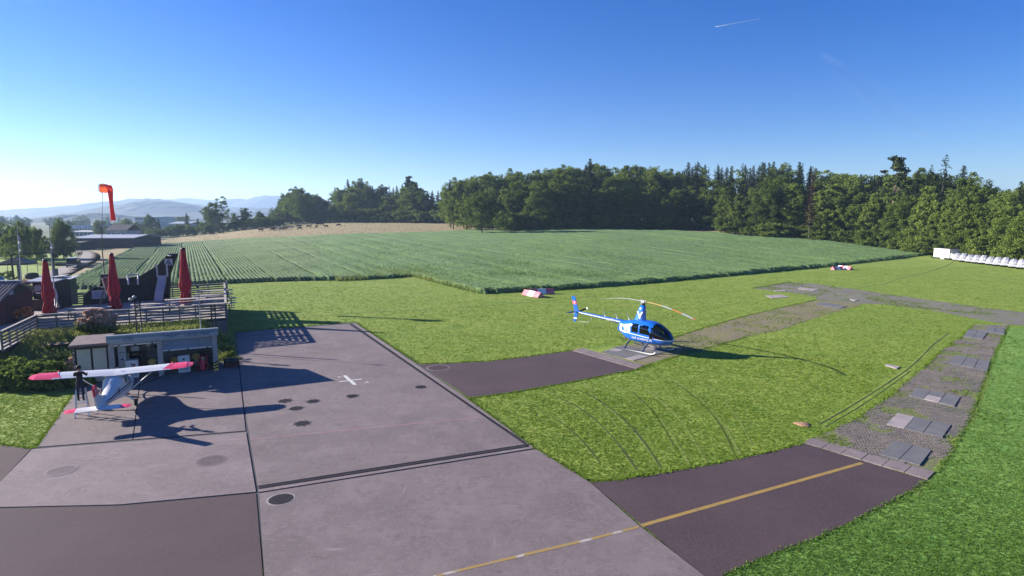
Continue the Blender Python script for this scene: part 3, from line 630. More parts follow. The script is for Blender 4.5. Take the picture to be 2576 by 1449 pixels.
# track curving through the meadow, with a verge
def ribbon(name, pts, w, m, dz):
    P = [GT(*p) for p in pts]; vs = []; n = len(P)
    for i, p in enumerate(P):
        d = (P[min(i+1, n-1)]-P[max(i-1, 0)]); d.z = 0; d.normalize(); s_ = Vector((-d.y, d.x, 0))*w/2
        for a in (p-s_, p+s_): vs.append((a.x, a.y, float(TZ(a.x, a.y))+dz))
    return MB().add(vs, [(2*i, 2*i+2, 2*i+3, 2*i+1) for i in range(n-1)]).build(name, m, kind='structure')
ribbon('gravel_track', dens([(120,702),(150,688),(185,672),(210,660),(223,650),(222,641),(205,635),(170,633),(100,636),(0,641),(-150,648)], 5), 4.4, M['track'], .05)
VLAWN = [GT(*p) for p in [(-300,700),(-100,655),(0,648),(90,641),(190,636),(208,641),(214,650),(200,661),(150,684),(100,702),(0,712)]]
terrain_patch('garden_lawn', VLAWN, M['lawn'], .03, 2)
terrain_patch('rough_verge', [GT(*p) for p in [(120,706),(160,690),(200,672),(232,655),(238,640),(225,630),(250,628),(300,640),(250,668),(190,703),(150,726)]], M['meadow'], .05, 1.5)

# ------------------------------------------------------------------ hills
M['hill'] = mat('hill_forest', (.020,.032,.020), [(.004,(.05,.065,.03),.54,.60,4), (.03,(.012,.02,.012),.45,.65,6)], rough=.95)
def hill(name, prof, D, depth, seed, rough=1.0):
    px = np.array([p[0] for p in prof], float); py = np.array([p[1] for p in prof], float)
    n = 300; u = np.linspace(px[0], px[-1], n); v = np.interp(u, px, py)
    D *= 1.95; depth *= 1.95; xs_ = (u-1288)/FOC*D; zt = CAM_H+D*(548-v)/FOC
    ny = 26; X = np.zeros((ny, n)); Y = X.copy(); Z = X.copy(); r = np.random.default_rng(seed)
    for j in range(ny):
        t = j/(ny-1); s_ = -1+1.7*t
        Y[j] = D+s_*depth; X[j] = xs_*(1+.0*t)
        f = np.exp(-(s_*1.5)**2)
        rid = 1+.35*(vnoise(X[j], Y[j], D*.07, seed)-.5)*(1-f)*2
        Z[j] = np.maximum((zt)*f*rid+vnoise(X[j], Y[j]*2, D*.004, seed+1)*D*.0032*rough*f, -2)
    Z[0] = -2; Z[-1] = -2
    obj(name, grid_mesh(name, X, Y, Z, M['hill']), kind='structure')
hill('hills', [(-500,540),(-200,538),(0,535),(60,533),(112,529),(125,527),(175,524),(250,517),(290,511),(332,510),(362,504),(400,503),(412,504),(440,510),(500,518),(560,524),(700,528),(900,535)], 1500, 330, 3)
hill('hills', [(250,545),(270,534),(300,524),(350,515),(387,510),(430,510),(462,516),(500,525),(540,532),(600,536),(760,540),(900,545)], 1050, 220, 8)
hill('hills', [(300,520),(400,509),(437,506),(462,502),(487,501),(505,503),(530,505),(545,506),(560,508),(580,509),(598,502),(616,502),(636,509),(653,500),(670,495.5),(684,494),(703,494.5),(713,499),(726,505),(760,515),(900,530)], 2400, 420, 5, .6)
hill('hills', [(-500,560),(-100,562),(60,560),(120,557),(160,549),(175,545),(195,547),(215,556),(232,545),(250,541),(290,544),(330,550),(420,556),(560,558)], 620, 60, 11, 1.6)

# ------------------------------------------------------------------ haze
m, t, out = new_mat('haze'); pv = t.nodes.new('ShaderNodeVolumePrincipled')
pv.inputs['Color'].default_value = (.50,.70,1,1); pv.inputs['Density'].default_value = .00020; pv.inputs['Anisotropy'].default_value = .3
t.links.new(pv.outputs[0], out.inputs['Volume'])
MB().box((0,2650,104), (12000,5900,212)).build('haze', m, kind='stuff', label='thin morning haze over the valley', cat='haze')
# ------------------------------------------------------------------ trees
M['leaf'] = leaf_mat('leaf', (.040,.070,.016), (.20,.265,.055), .34, .45)
M['leaf_yellow'] = leaf_mat('leaf_yellow', (.06,.092,.02), (.235,.295,.062), .34, .35)
M['needle'] = leaf_mat('needle', (.013,.025,.012), (.080,.105,.038), .18, .35)
M['needle_brown'] = leaf_mat('needle_brown', (.03,.02,.014), (.10,.065,.04), .1, .2)
M['bark'] = mat('bark', (.07,.055,.045), [(3,(.12,.10,.085),.5,.7,5,(2,2,.5))], rough=.95)
M['bark_pale'] = mat('bark_pale', (.22,.17,.13), [(3,(.12,.09,.07),.5,.7,5,(2,2,.5))], rough=.95)
def clumps(centers, rad, per, size, flat=.8, tri=False, up=.3, seed=0):
    """leaf-sized quads scattered about clump centres; returns corners and tints"""
    r = np.random.default_rng(seed); n = len(centers); c = np.repeat(centers, per, 0); R_ = np.repeat(rad, per)
    d = r.normal(0, 1, (n*per, 3)); d /= np.linalg.norm(d, axis=1)[:, None]; d *= (r.random(n*per)**.45)[:, None]
    off = d*R_[:, None]*np.array([1, 1, flat]); p = c+off
    nv = d*.9+r.normal(0, .7, d.shape)+np.array([0, 0, up]); nv /= np.linalg.norm(nv, axis=1)[:, None]
    t = np.cross(nv, r.normal(0, 1, d.shape)); t /= np.linalg.norm(t, axis=1)[:, None]; b = np.cross(nv, t)
    s = (size*(.6+.8*r.random(n*per)))[:, None]
    q = np.stack([p-t*s*.9, p-b*s*.55, p+t*s*.9, p+b*s*.55], 1)
    tint = np.repeat(.35+.3*r.random(n), per)+r.normal(0, .13, n*per)
    return q.reshape(-1, 3), np.clip(tint, 0, 1)
def broad_crown(H, Wd, base, nb, per, size, seed, shape='round', top=1.0):
    r = np.random.default_rng(seed); cs = []; rs = []
    while len(cs) < nb:
        v = r.normal(0, 1, 3); v /= np.linalg.norm(v); rr = r.random()**.33
        x, y, z = v*rr
        zt = (z+1)/2
        wz = {'round': math.sqrt(max(.05, 1-(2*zt-.95)**2*.85)), 'column': .9*math.sqrt(max(.08, 1-(2*zt-.9)**4)), 'egg': (1-zt)**.55*1.25 if zt > .25 else .9}[shape]
        a = math.atan2(y, x); lob = 1+.22*math.sin(3*a+seed)+.13*math.sin(5*a+2*seed+zt*5)
        rad = math.hypot(x, y)/max(.2, math.sqrt(max(.04, 1-z*z)))
        cs.append([math.cos(a)*rad*wz*lob*Wd/2, math.sin(a)*rad*wz*lob*Wd/2, base+zt*(H-base)*(.93+.14*r.random())])
        rs.append((.09+.07*r.random())*Wd*(1.15-.4*zt))
    return clumps(np.array(cs), np.array(rs), per, size, .7, seed=seed)
def conifer_crown(H, Wd, base, size, seed, gaps=0., droop=.35, whorl=.55, ragged=.25):
    r = np.random.default_rng(seed); P = []; T = []; S_ = []
    z = base
    while z < H-.2:
        f = (z-base)/(H-base); rad = Wd/2*(1-f)**.55*(1-ragged*r.random())+.10
        nb = max(4, int(3.5+5*(1-f)))
        for k in range(nb):
            if r.random() < gaps: continue
            a = r.random()*2*np.pi; L_ = rad*(.75+.4*r.random()); m_ = max(3, int(L_/.22)); t = (np.arange(m_)+r.random(m_))/m_
            tt = np.repeat(t, 3); jit = r.normal(0, .11+.12*size, (len(tt), 3))*(1.15-.6*tt)[:, None]
            p = np.stack([np.cos(a)*L_*tt, np.sin(a)*L_*tt, z-droop*L_*tt**1.4+.15*L_*tt], 1)+jit
            P.append(p); T.append(np.full(len(tt), .25+.4*r.random())+.25*(tt-.5)); S_.append(np.full(len(tt), size*(1.1-.55*f)))
        z += whorl*(.8+.4*r.random())*(1-.35*f)
    p = np.concatenate(P); n = len(p); s = (np.concatenate(S_)*(.6+.8*r.random(n)))[:, None]
    nv = r.normal(0, .7, (n, 3))+np.array([0, 0, .6]); nv /= np.linalg.norm(nv, axis=1)[:, None]
    t = np.cross(nv, r.normal(0, 1, (n, 3))); t /= np.linalg.norm(t, axis=1)[:, None]; b = np.cross(nv, t)
    q = np.stack([p-t*s, p-b*s*.45, p+t*s, p+b*s*.45], 1)
    return q.reshape(-1, 3), np.clip(np.concatenate(T)+r.normal(0, .1, n), 0, 1)
def pine_crown(H, Wd, base, per, size, seed):
    r = np.random.default_rng(seed); cs = []; rs = []; z = base
    while z < H:
        f = (z-base)/(H-base); rad = Wd/2*math.sin(math.pi*(.22+.72*f))
        for k in range(3):
            a = r.random()*6.28; l = rad*(.35+.65*r.random()); cs.append([math.cos(a)*l, math.sin(a)*l, z+r.normal(0, .2)]); rs.append(.16*Wd*(.8+.5*r.random()))
        z += .075*(H-base)
    return clumps(np.array(cs), np.array(rs), per, size, .45, seed=seed)
def trunk(H, r0, base, seed, limbs=6, Wd=6, bark='bark', lean=0):
    r = random.Random(seed); b = MB(); pts = [(lean*t*t*H+.02*H*math.sin(3*t+seed)*t, .015*H*math.cos(4*t+seed)*t, H*.92*t-.3*(t == 0)) for t in [0, .02, .15, .3, .5, .7, .85, 1]]
    b.tube(pts, [r0*1.5, r0*1.1, r0*.95, r0*.85, r0*.65, r0*.42, r0*.22, r0*.06], 7)
    for i in range(limbs):
        t = r.uniform(base/H*.9+.02, .8); z = H*.92*t; a = r.random()*6.28; l = Wd*.36*(1.2-t)*r.uniform(.7, 1.2); x0 = lean*t*t*H
        b.tube([(x0, 0, z), (x0+math.cos(a)*l*.5, math.sin(a)*l*.5, z+l*.28), (x0+math.cos(a)*l, math.sin(a)*l, z+l*.75)], [r0*.32, r0*.2, r0*.05], 5)
    return b
PROTO = {}
def proto(kind, H, crown, tr, leafm, barkm):
    co, tint = crown
    PROTO[kind] = (H, tri_mesh(kind+'_crown', co, 4, M[leafm], tint), None)
    b = tr; me = bpy.data.meshes.new(kind+'_trunk'); me.from_pydata(b.v, [], b.f); me.materials.append(M[barkm]); me.polygons.foreach_set('use_smooth', b.sm); me.update()
    PROTO[kind] = (H, PROTO[kind][1], me)
for i in range(4): proto(f'broad{i}', 20, broad_crown(20, 11+i % 2*2, 1.0+i*.5, 190, 110, .245, 40+i, ['round','egg','round','column'][i]), trunk(18, .34, 4, i, 9, 10), 'leaf', 'bark')
for i in range(2): proto(f'light{i}', 18, broad_crown(18, 9, 1.0, 170, 100, .235, 60+i, ['egg','round'][i]), trunk(16, .28, 3, i+9, 8, 8), 'leaf_yellow', 'bark')
proto('airy0', 20, broad_crown(20, 9, 5, 75, 34, .30, 70, 'egg'), trunk(20, .26, 3, 17, 16, 9), 'leaf', 'bark')
for i in range(3): proto(f'spruce{i}', 26, conifer_crown(26, 8.8+i*.7, 3+2*i, .36, 80+i, .05*i, .4), trunk(26, .32, 4, 20+i, 0), 'needle', 'bark')
proto('spruce_thin', 26, conifer_crown(26, 8.0, 9, .30, 90, .22, .45, .8, .45), trunk(26, .30, 8, 30, 0), 'needle', 'bark')
proto('larch', 26, conifer_crown(26, 6.0, 6, .30, 91, .35, .25, .9, .5), trunk(26, .28, 8, 31, 0), 'needle_brown', 'bark')
proto('pine', 24, pine_crown(24, 7, 12.5, 60, .34, 95), trunk(24, .34, 13, 33, 8, 7, 'bark_pale'), 'needle', 'bark_pale')
for i in range(3): proto(f'bush{i}', 4, broad_crown(4, 5.0, .1, 60, 85, .15, 100+i, 'round'), trunk(3.2, .07, .5, 40+i, 7, 4), ['leaf','leaf_yellow','leaf'][i], 'bark')
tree_count = 0
def tree(kind, name, x, y, H, label, group=None, cat='tree', width=1.0, z=None):
    global tree_count; tree_count += 1
    h0, cm, tm = PROTO[kind]; s = H/h0
    o = root(name, label, cat, (x, y, (float(TZ(x, y))-.05) if z is None else z), random.random()*6.28, group)
    w = s*width*random.uniform(.92, 1.1); o.scale = (w, w, s)
    obj('trunk', tm, o); obj('crown', cm, o); return o
def tree_px(kind, name, px, top, d, label, group=None, base=None, **k):
    p = at(px, 560, d); zg = float(TZ(p.x, d)); zt = at(px, top, d).z
    return tree(kind, name, p.x, d, max(1.0, zt-zg), label, group, **k)
SKY_PX = [(725,478),(745,472),(770,470),(800,480),(812,500),(830,482),(850,470),(880,455),(900,452),(912,450),(930,458),(960,462),(990,465),(1030,446),(1060,465),(1100,474),(1118,475),(1132,452),(1150,452),(1180,442),(1220,434),(1260,430),(1300,424),(1330,424),(1400,421),(1440,417),(1482,402),(1510,412),(1560,416),(1610,413),(1660,418),(1700,432),(1725,414),(1750,410),(1780,415),(1830,406),(1870,410),(1930,405),(2000,402),(2030,410),(2100,430),(2150,430),(2200,440),(2300,430),(2330,425),(2380,430),(2430,440),(2470,465),(2500,475),(2540,470),(2576,460),(2700,455)]
def sky(px): return float(np.interp(px, [a for a, _ in SKY_PX], [b for _, b in SKY_PX]))
def edge_d(px): return float(np.interp(px, [700,900,1120,1135,1200,1300,1500,1800,1830,1950,2100,2200,2300,2400,2500,2576,2750], [330,318,300,232,222,224,226,226,205,196,186,176,160,142,128,118,108]))
# back rows: they make the skyline
rr = random.Random(5)
px = 728.0; kk = 0
BACK = {'broad': ('dark leafy tree in the back rows of the wood, only its top showing', 'leafy trees in the back rows of the wood'),
        'spruce': ('dark pointed spruce in the back rows of the wood', 'spruces in the back rows of the wood')}
while px < 2640:
    for row in range(2):
        p = px+rr.uniform(-9, 9); d = edge_d(p)+(26 if row == 0 else 48)+rr.uniform(-5, 5)
        con = p > 1705 and rr.random() < .82 or (880 < p < 1130 and rr.random() < .55) or (1460 < p < 1540 and rr.random() < .6) or rr.random() < .15
        if 2060 < p: con = rr.random() < .42
        top = sky(p)+(rr.uniform(0, 16) if row == 0 else rr.uniform(-3, 14))
        kd = rr.choice(['spruce0','spruce1','spruce2','spruce_thin']) if con else rr.choice(['broad0','broad1','broad2','broad3','airy0'])
        lb = BACK['spruce' if con else 'broad']
        tree_px(kd, 'spruce_tree' if con else 'leafy_tree', p, top, d, lb[0], lb[1], width=.85 if con else 1.0)
    px += 17 if px > 1700 else 20
# front rows, one by one
FR = []
def front(kind, px, top, label, dd=0, name=None, width=1.0, group='trees along the front edge of the wood'):
    tree_px(kind, name or ('spruce_tree' if kind[:3] in ('spr', 'lar') else 'pine_tree' if kind == 'pine' else 'leafy_tree'), px, top, edge_d(px)+dd, label, group, width=width)
front('broad2', 762, 474, 'large dark round tree standing where the wood meets the open valley', -14, width=1.15)
front('broad0', 735, 482, 'dark tree half merged with the large round tree at the end of the wood', -6)
front('spruce0', 878, 450, 'tall dark spruce standing out above the trees behind the cow meadow', 6)
front('spruce1', 913, 447, 'slim dark spruce beside the tall spruce behind the cow meadow', 8)
front('pine', 1031, 444, 'flat-topped pine rising over the wood behind the cow meadow', 10)
front('spruce2', 1133, 450, 'slender spruce in the gap before the big nearer block of the wood', 4)
front('broad3', 1212, 480, 'small upright leafy tree standing alone in front of the wood at the meadow end', -18, width=1.1, group=None)
front('bush2', 1290, 528, 'pale green bushy tree at the foot of the wood beside the small upright tree', -8, name='bushy_tree', group=None)
front('spruce0', 1482, 398, 'tallest dark spruce rising above the middle of the wood', 4, width=1.1)
front('light1', 1415, 430, 'yellow-green sunlit leafy tree next to the tallest spruce of the wood', -2, width=1.1)
front('broad1', 1358, 455, 'sunlit leafy tree in front of the wood, below and before the yellow-green one', -8)
front('spruce1', 1727, 408, 'first pointed spruce after the leafy part of the wood', 6)
front('spruce2', 1750, 405, 'second pointed spruce after the leafy part of the wood, close beside the first', 8)
front('larch', 2038, 418, 'brownish half-bare conifer standing in front of the green trees', -10)
front('pine', 2243, 396, 'tall pine with a bare reddish trunk and a ragged round crown above the wood', 14, width=1.15)
front('spruce_thin', 2333, 412, 'ragged spruce just before the tallest spruce above the caravan', 18)
front('spruce_thin', 2367, 386, 'tallest ragged spruce above the white caravan, with open branches', 20, width=1.15)
front('spruce1', 2413, 416, 'narrow pale spruce after the tallest ragged spruce above the caravan', 26)
front('spruce0', 2300, 428, 'dark spruce between the tall pine and the ragged spruces', 18)
front('spruce0', 2560, 455, 'dark spruce at the far end of the wood above the last glider trailers', 18)
n1 = n2 = n3 = 0
px = 705.0
while px < 1125:          # behind the cow meadow
    n1 += 1; top = sky(px)+rr.uniform(16, 46)
    front(rr.choice(['broad0','broad1','broad2','broad3']), px, top, f'dark leafy tree behind the cow meadow, {ordinal(n1)} in the row from the valley', rr.uniform(-4, 4), width=1.1)
    px += 27
px = 1140.0
while px < 1815:
    n2 += 1; top = sky(px)+rr.uniform(14, 70)
    front(rr.choice(['broad0','broad1','broad2','broad3','light1','broad2']), px, top, f'leafy tree at the wood edge behind the crop, {ordinal(n2)} after the lone tree', rr.uniform(-4, 5), width=1.05)
    px += 33
px = 1822.0
while px < 2640:
    n3 += 1; top = sky(px)+rr.uniform(28, 85)
    front(rr.choice(['light0','light1','broad0','broad1','broad3','light0','broad2']), px, top, f'green sunlit tree in front of the nearer wood, {ordinal(n3)} towards the trailers', rr.uniform(-3, 5), width=.95)
    px += 34
# low bushes along the foot of the wood
px = 700.0; n = 0
while px < 2640:
    n += 1; d = edge_d(px)-(9 if px < 2330 else 2)+rr.uniform(-2, 2)
    if not (1130 < px < 1255) and not (2068 < px < 2092):
        zone = 'behind the cow meadow' if px < 1130 else 'behind the crop field' if px < 1815 else 'behind the glider trailers' if px > 2340 else 'beyond the dry strip of the field'
        hh = rr.uniform(3.2, 6) if px > 1300 else rr.uniform(5, 8)
        p = at(px, 560, d); tree(rr.choice(['bush0','bush1','bush2']) if px > 1800 else rr.choice(['bush0','bush2']), 'bush', p.x, d, hh, f'leafy bush at the wood foot {zone}, {ordinal(n)} along', 'bushes along the foot of the wood', 'bush', width=1.15)
    px += 22 if px < 1800 else 26
# trees of the valley beyond the meadow
VAL = [(10,612,150,'bush2','dark tree at the near end of the valley row, behind the garden tent',12),(45,560,118,'bush0','big dark tree behind the first flagpole',1),(82,563,122,'bush2','big dark tree between the two flagpoles',1),(153,548,130,'broad1','big dark pointed tree right behind the second flagpole',1),
  (246,551,285,'broad0','rounded tree beyond the dark hall, behind the windsock pole',1),(268,568,290,'broad2','smaller tree beside the rounded tree behind the windsock pole',1),(296,565,300,'light1','low pale tree beyond the dark hall roof',1),(318,549,330,'broad3','tall grey-green tree beyond the dark hall',1),(340,560,335,'broad2','round dark tree between the two tall trees of the valley',1),(377,538,330,'broad1','tall upright tree standing alone in the valley',1),(399,548,335,'spruce0','slim conifer next to the tall upright tree in the valley',1),
  (470,535,330,'spruce1','dark conifer in front of the grey factory roofs',1),(498,548,300,'spruce2','pointed conifer near the big pair of trees',1),(532,510,285,'broad2','big dark tree of the pair at the meadow end, the fuller one',1),(560,490,290,'airy0','tall airy tree with see-through crown at the meadow end',1),(617,521,290,'broad0','round tree between the airy tree and the wood',1),(590,535,300,'light0','low pale tree beside the round tree near the wood',1),(655,530,300,'broad1','bushy tree close to the wood at the end of the meadow',1),(685,520,305,'airy0','thin airy tree just before the wood',1),(705,530,300,'broad2','dark tree just before the wood at the valley end',1)]
for (px, top, d, kd, lb, w) in VAL: tree_px(kd, 'leafy_tree' if 'spruce' not in kd else 'spruce_tree', px, top, d, lb, 'trees of the valley', width=.40 if kd[:4] == 'bush' else .8 if px < 200 else 1.0)
n = 0
for px in list(range(345, 720, 19)):
    n += 1; d = 284+rr.uniform(-6, 8); p = at(px, 580, d); zg = float(TZ(p.x, d))
    tree(rr.choice(['bush0','bush1','bush2']), 'hedge_bush', p.x, d, rr.uniform(4.0, 6.2), f'dark hedge bush along the far side of the meadow, {ordinal(n)} from the dark hall', 'hedge bushes beyond the meadow', 'bush', width=1.2)
n = 0
for (px, d, h) in [(-12,132,7),(8,134,8),(26,128,6),(64,132,7),(100,130,5.5),(140,132,5),(166,132,4.5)]:
    n += 1; p = at(px, 600, d); tree(rr.choice(['bush0','bush2']), 'leafy_tree', p.x, d, h, f'dark tree filling the row behind the flagpoles, {ordinal(n)} in that row', 'trees behind the flagpoles', width=.5)
for i in range(46):
    px = rr.uniform(-60, 480); d = rr.choice([rr.uniform(330, 520), rr.uniform(520, 950)]); p = at(px, 570, d)
    tree(rr.choice(['broad0','broad2','broad1','bush0','bush2','spruce0']), 'valley_tree', p.x, d, (rr.uniform(4.5, 8) if d < 520 else rr.uniform(7, 13)), 'hazy tree between the far buildings of the valley', 'hazy trees between the far buildings', width=rr.uniform(.9, 1.3))
# stump board at the wood edge
p = GT(2096, 607); mb = MB(); mb.box((0,0,.95), (1.1,.5,1.9)); mb.box((0,0,2.0), (1.5,.8,.14), tilt=(0,.1))
o = mb.build('hunting_hide', M['wood_pale'], label='small pale wooden hide at the edge of the wood', cat='hide'); o.location = p
# ------------------------------------------------------------------ paint for the machines
M['blue'] = mat('heli_blue', (.012,.13,.55), rough=.22, spec=.6, coat=.6)
M['blue_tail'] = mat('heli_blue_tail', (.012,.11,.45), rough=.25, spec=.6, coat=.5)
M['glass'] = glass_mat('glass', (.42,.48,.52), .62)
M['dark_glass'] = glass_mat('dark_glass', (.10,.10,.12), .62)
M['red'] = mat('red_paint', (.62,.03,.055), rough=.35, spec=.5)
M['pink_red'] = mat('wing_tip_red', (.78,.06,.12), rough=.35, spec=.5)
M['stripe'] = mat('stripe_blue', (.015,.03,.12), rough=.4)
M['rotor_yellow'] = mat('rotor_yellow', (.72,.48,.13), rough=.5)
M['rotor_orange'] = mat('rotor_orange', (.70,.28,.05), rough=.5)
M['seat'] = mat('seat', (.06,.055,.06), rough=.8)
M['skin'] = mat('skin', (.45,.27,.2), rough=.6)
M['hair'] = mat('hair', (.025,.018,.014), rough=.7)
M['jacket'] = mat('jacket', (.018,.018,.02), rough=.85)
M['trousers'] = mat('trousers', (.014,.018,.035), rough=.85)
M['shoe'] = mat('shoe', (.02,.018,.016), rough=.7)

def loft_grid(secs, n, sub=4):
    """secs: (x, zc, halfwidth, up, down, exponent); returns rings of points, smoothed between the sections"""
    S_ = np.array(secs, float); x = S_[:, 0]; t = np.linspace(0, len(x)-1, (len(x)-1)*sub+1)
    i = np.arange(len(x))
    def cr(col):
        o = []
        for tt in t:
            k = min(int(tt), len(x)-2); f = tt-k; p1, p2 = col[k], col[k+1]; p0 = col[max(k-1, 0)]; p3 = col[min(k+2, len(x)-1)]
            m1, m2 = (p2-p0)/2, (p3-p1)/2
            o.append((2*f**3-3*f*f+1)*p1+(f**3-2*f*f+f)*m1+(-2*f**3+3*f*f)*p2+(f**3-f*f)*m2)
        return np.array(o)
    C = [cr(S_[:, j]) for j in range(6)]
    rings = []
    for k in range(len(t)):
        a = np.linspace(0, 2*np.pi, n, endpoint=False); e = 2/max(1.6, C[5][k])
        cy_ = np.sign(np.cos(a))*np.abs(np.cos(a))**e; cz = np.sign(np.sin(a))*np.abs(np.sin(a))**e
        hw = max(C[2][k], .004); up = max(C[3][k], .004); dn = max(C[4][k], .004)
        rings.append(np.stack([np.full(n, C[0][k]), cy_*hw, C[1][k]+np.where(cz > 0, cz*up, cz*dn)], -1))
    return np.array(rings)
def loft_parts(rings, classify, names, mats, parent):
    """one mesh per class of faces"""
    m, n, _ = rings.shape; parts = {}
    for i in range(m-1):
        for k in range(n):
            idx = [(i, k), (i, (k+1) % n), (i+1, (k+1) % n), (i+1, k)]
            c = np.mean([rings[a] for a in idx], 0); cl = classify(c)
            parts.setdefault(cl, []).append(idx)
    out = {}
    for cl, fs in parts.items():
        mp = {}; vs = []; ff = []
        for f in fs:
            q = []
            for a in f:
                if a not in mp: mp[a] = len(vs); vs.append(rings[a])
                q.append(mp[a])
            ff.append(q)
        b = MB(); b.add(vs, ff, 0, True)
        if cl == 0:
            for e in (0, m-1):
                ids = [mp.get((e, k)) for k in range(n)]
                if None not in ids: b.add([vs[i] for i in ids], [tuple(range(n))])
        out[cl] = b.build(names[cl], mats[cl], parent)
    return out
def wing(b, p0, p1, c0, c1, th, mi=0, sweep=0, n=9):
    """lens section lofted from p0 to p1 along y; chord runs in -x from the point"""
    xs_ = np.linspace(0, 1, n); up = th*(2.2*np.sqrt(xs_)*(1-xs_)); lo = -.35*th*(2*np.sqrt(xs_)*(1-xs_))
    vs = []
    for p, c in ((p0, c0), (p1, c1)):
        for x_, z_ in list(zip(xs_, up))+list(zip(xs_[::-1][1:-1], lo[::-1][1:-1])): vs.append((p[0]-x_*c, p[1], p[2]+z_*c))
    k = len(vs)//2; fs = [(i, (i+1) % k, k+(i+1) % k, k+i) for i in range(k)]+[tuple(range(k)), tuple(range(k, 2*k))[::-1]]
    b.add(vs, fs, mi); return b

# ------------------------------------------------------------------ helicopter
hp0 = G(1617, 880.5); HEAD = math.atan2(-6.0, 5.2)
H = root('helicopter', 'blue helicopter with white lettering parked on the slab pad at the end of the taxiway', 'helicopter', (hp0.x, hp0.y, .045), HEAD)
H.scale = (1.0,)*3
secs = [(-1.98,1.52,.10,.10,.10,2),(-1.85,1.45,.30,.30,.42,2.4),(-1.5,1.38,.46,.45,.62,2.6),(-1.0,1.28,.60,.66,.72,2.8),(-.4,1.25,.68,.78,.74,3.0),(.3,1.22,.70,.84,.72,3.0),(.9,1.20,.70,.82,.70,2.8),(1.4,1.15,.66,.70,.63,2.5),(1.85,1.08,.55,.52,.52,2.3),(2.15,1.02,.38,.33,.38,2.1),(2.33,.98,.16,.14,.18,2),(2.38,.97,.03,.03,.04,2)]
rg = loft_grid(secs, 56, 6)
def hcl(c):
    x, y, z = c; ay = abs(y)
    if x > 1.02+.18*(z-1.2) and z > .98+.02*x and not (abs(ay) < .025 and z > 1): return 1
    if .22 < x < .92+.10*(1.7-z) and 1.24 < z < 1.80-.10*max(0, x-.6) and ay > .45: return 2 if y > 0 else 4
    if -.52 < x < .10 and 1.26 < z < 1.82 and ay > .45: return 3 if y > 0 else 5
    return 0
# white stripe and lettering patch are flat print on the paint
m_, t_, out_ = new_mat('heli_body'); N_ = t_.nodes; K_ = t_.links
pb = N_.new('ShaderNodeBsdfPrincipled'); pb.inputs['Roughness'].default_value = .2; pb.inputs['Coat Weight'].default_value = .6; K_.new(pb.outputs[0], out_.inputs[0])
tc_ = N_.new('ShaderNodeTexCoord'); sx = N_.new('ShaderNodeSeparateXYZ'); K_.new(tc_.outputs['Object'], sx.inputs[0])
def mth(op, a, b=None, c=None):
    n = N_.new('ShaderNodeMath'); n.operation = op
    for i, q in enumerate((a, b, c)):
        if q is None: continue
        if hasattr(q, 'is_linked'): K_.new(q, n.inputs[i])
        else: n.inputs[i].default_value = q
    return n.outputs[0]
band = lambda v, lo, hi: mth('MULTIPLY', mth('GREATER_THAN', v, lo), mth('LESS_THAN', v, hi))
ox, oz = sx.outputs['X'], sx.outputs['Z']
line_z = mth('MULTIPLY_ADD', ox, -.055, 1.08)
line_ = band(mth('SUBTRACT', oz, line_z), -.018, .022)
nn = N_.new('ShaderNodeTexNoise'); nn.inputs['Scale'].default_value = 5.0; nn.inputs['Detail'].default_value = 1; K_.new(tc_.outputs['Object'], nn.inputs['Vector'])
jag = mth('MULTIPLY_ADD', nn.outputs['Fac'], .3, -.15)
patch_ = mth('MULTIPLY', band(mth('ADD', ox, jag), -1.72, -.66), band(mth('ADD', oz, jag), 1.10, 1.62))
# two blue letter bowls inside the white patch
def oval(cx, cz, rx, rz): return mth('LESS_THAN', mth('ADD', mth('POWER', mth('DIVIDE', mth('SUBTRACT', ox, cx), rx), 2.0), mth('POWER', mth('DIVIDE', mth('SUBTRACT', oz, cz), rz), 2.0)), 1.0)
bowls = mth('MAXIMUM', mth('MAXIMUM', oval(-1.36,1.33,.15,.17), oval(-1.0,1.41,.085,.07)), oval(-.99,1.24,.085,.07))
white_ = mth('MAXIMUM', line_, mth('MULTIPLY', patch_, mth('SUBTRACT', 1.0, bowls)))
mx_ = N_.new('ShaderNodeMix'); mx_.data_type = 'RGBA'; mx_.inputs['A'].default_value = (.010,.125,.52,1); mx_.inputs['B'].default_value = (.80,.80,.80,1)
K_.new(white_, mx_.inputs['Factor']); K_.new(mx_.outputs['Result'], pb.inputs['Base Color']); M['heli_body'] = m_
loft_parts(rg, hcl, ['cabin', 'windshield', 'front_door_window', 'rear_door_window', 'front_door_window', 'rear_door_window'], [M['heli_body'], M['glass'], M['dark_glass'], M['dark_glass'], M['dark_glass'], M['dark_glass']], H)
# interior
mb = MB()
for y_ in (-.34, .34):
    mb.box((.55,y_,.95), (.5,.46,.16)); mb.box((.28,y_,1.25), (.14,.46,.62), tilt=(0,-.15)); mb.box((-.3,y_,1.2), (.14,.5,.6), tilt=(0,-.15))
mb.box((0,0,.70), (2.4,1.0,.10)); mb.build('seat', M['seat'], H)
mb = MB(); mb.box((1.45,0,.95), (.3,.62,.5), tilt=(0,.4)); mb.box((1.35,0,1.22), (.2,.5,.14), tilt=(0,.4)); mb.build('instrument_panel', M['black'], H)
mb = MB()
for y_ in (-1, 1): mb.tube([(1.02,.66*y_,1.75), (1.25,.63*y_,1.45), (1.30,.665*y_,1.0)], .025, 6)
mb.tube([(1.2,0,1.95), (1.6,0,1.73), (1.98,0,1.42), (2.24,0,1.12)], .025, 6); mb.build('windshield_frame', M['blue'], H)
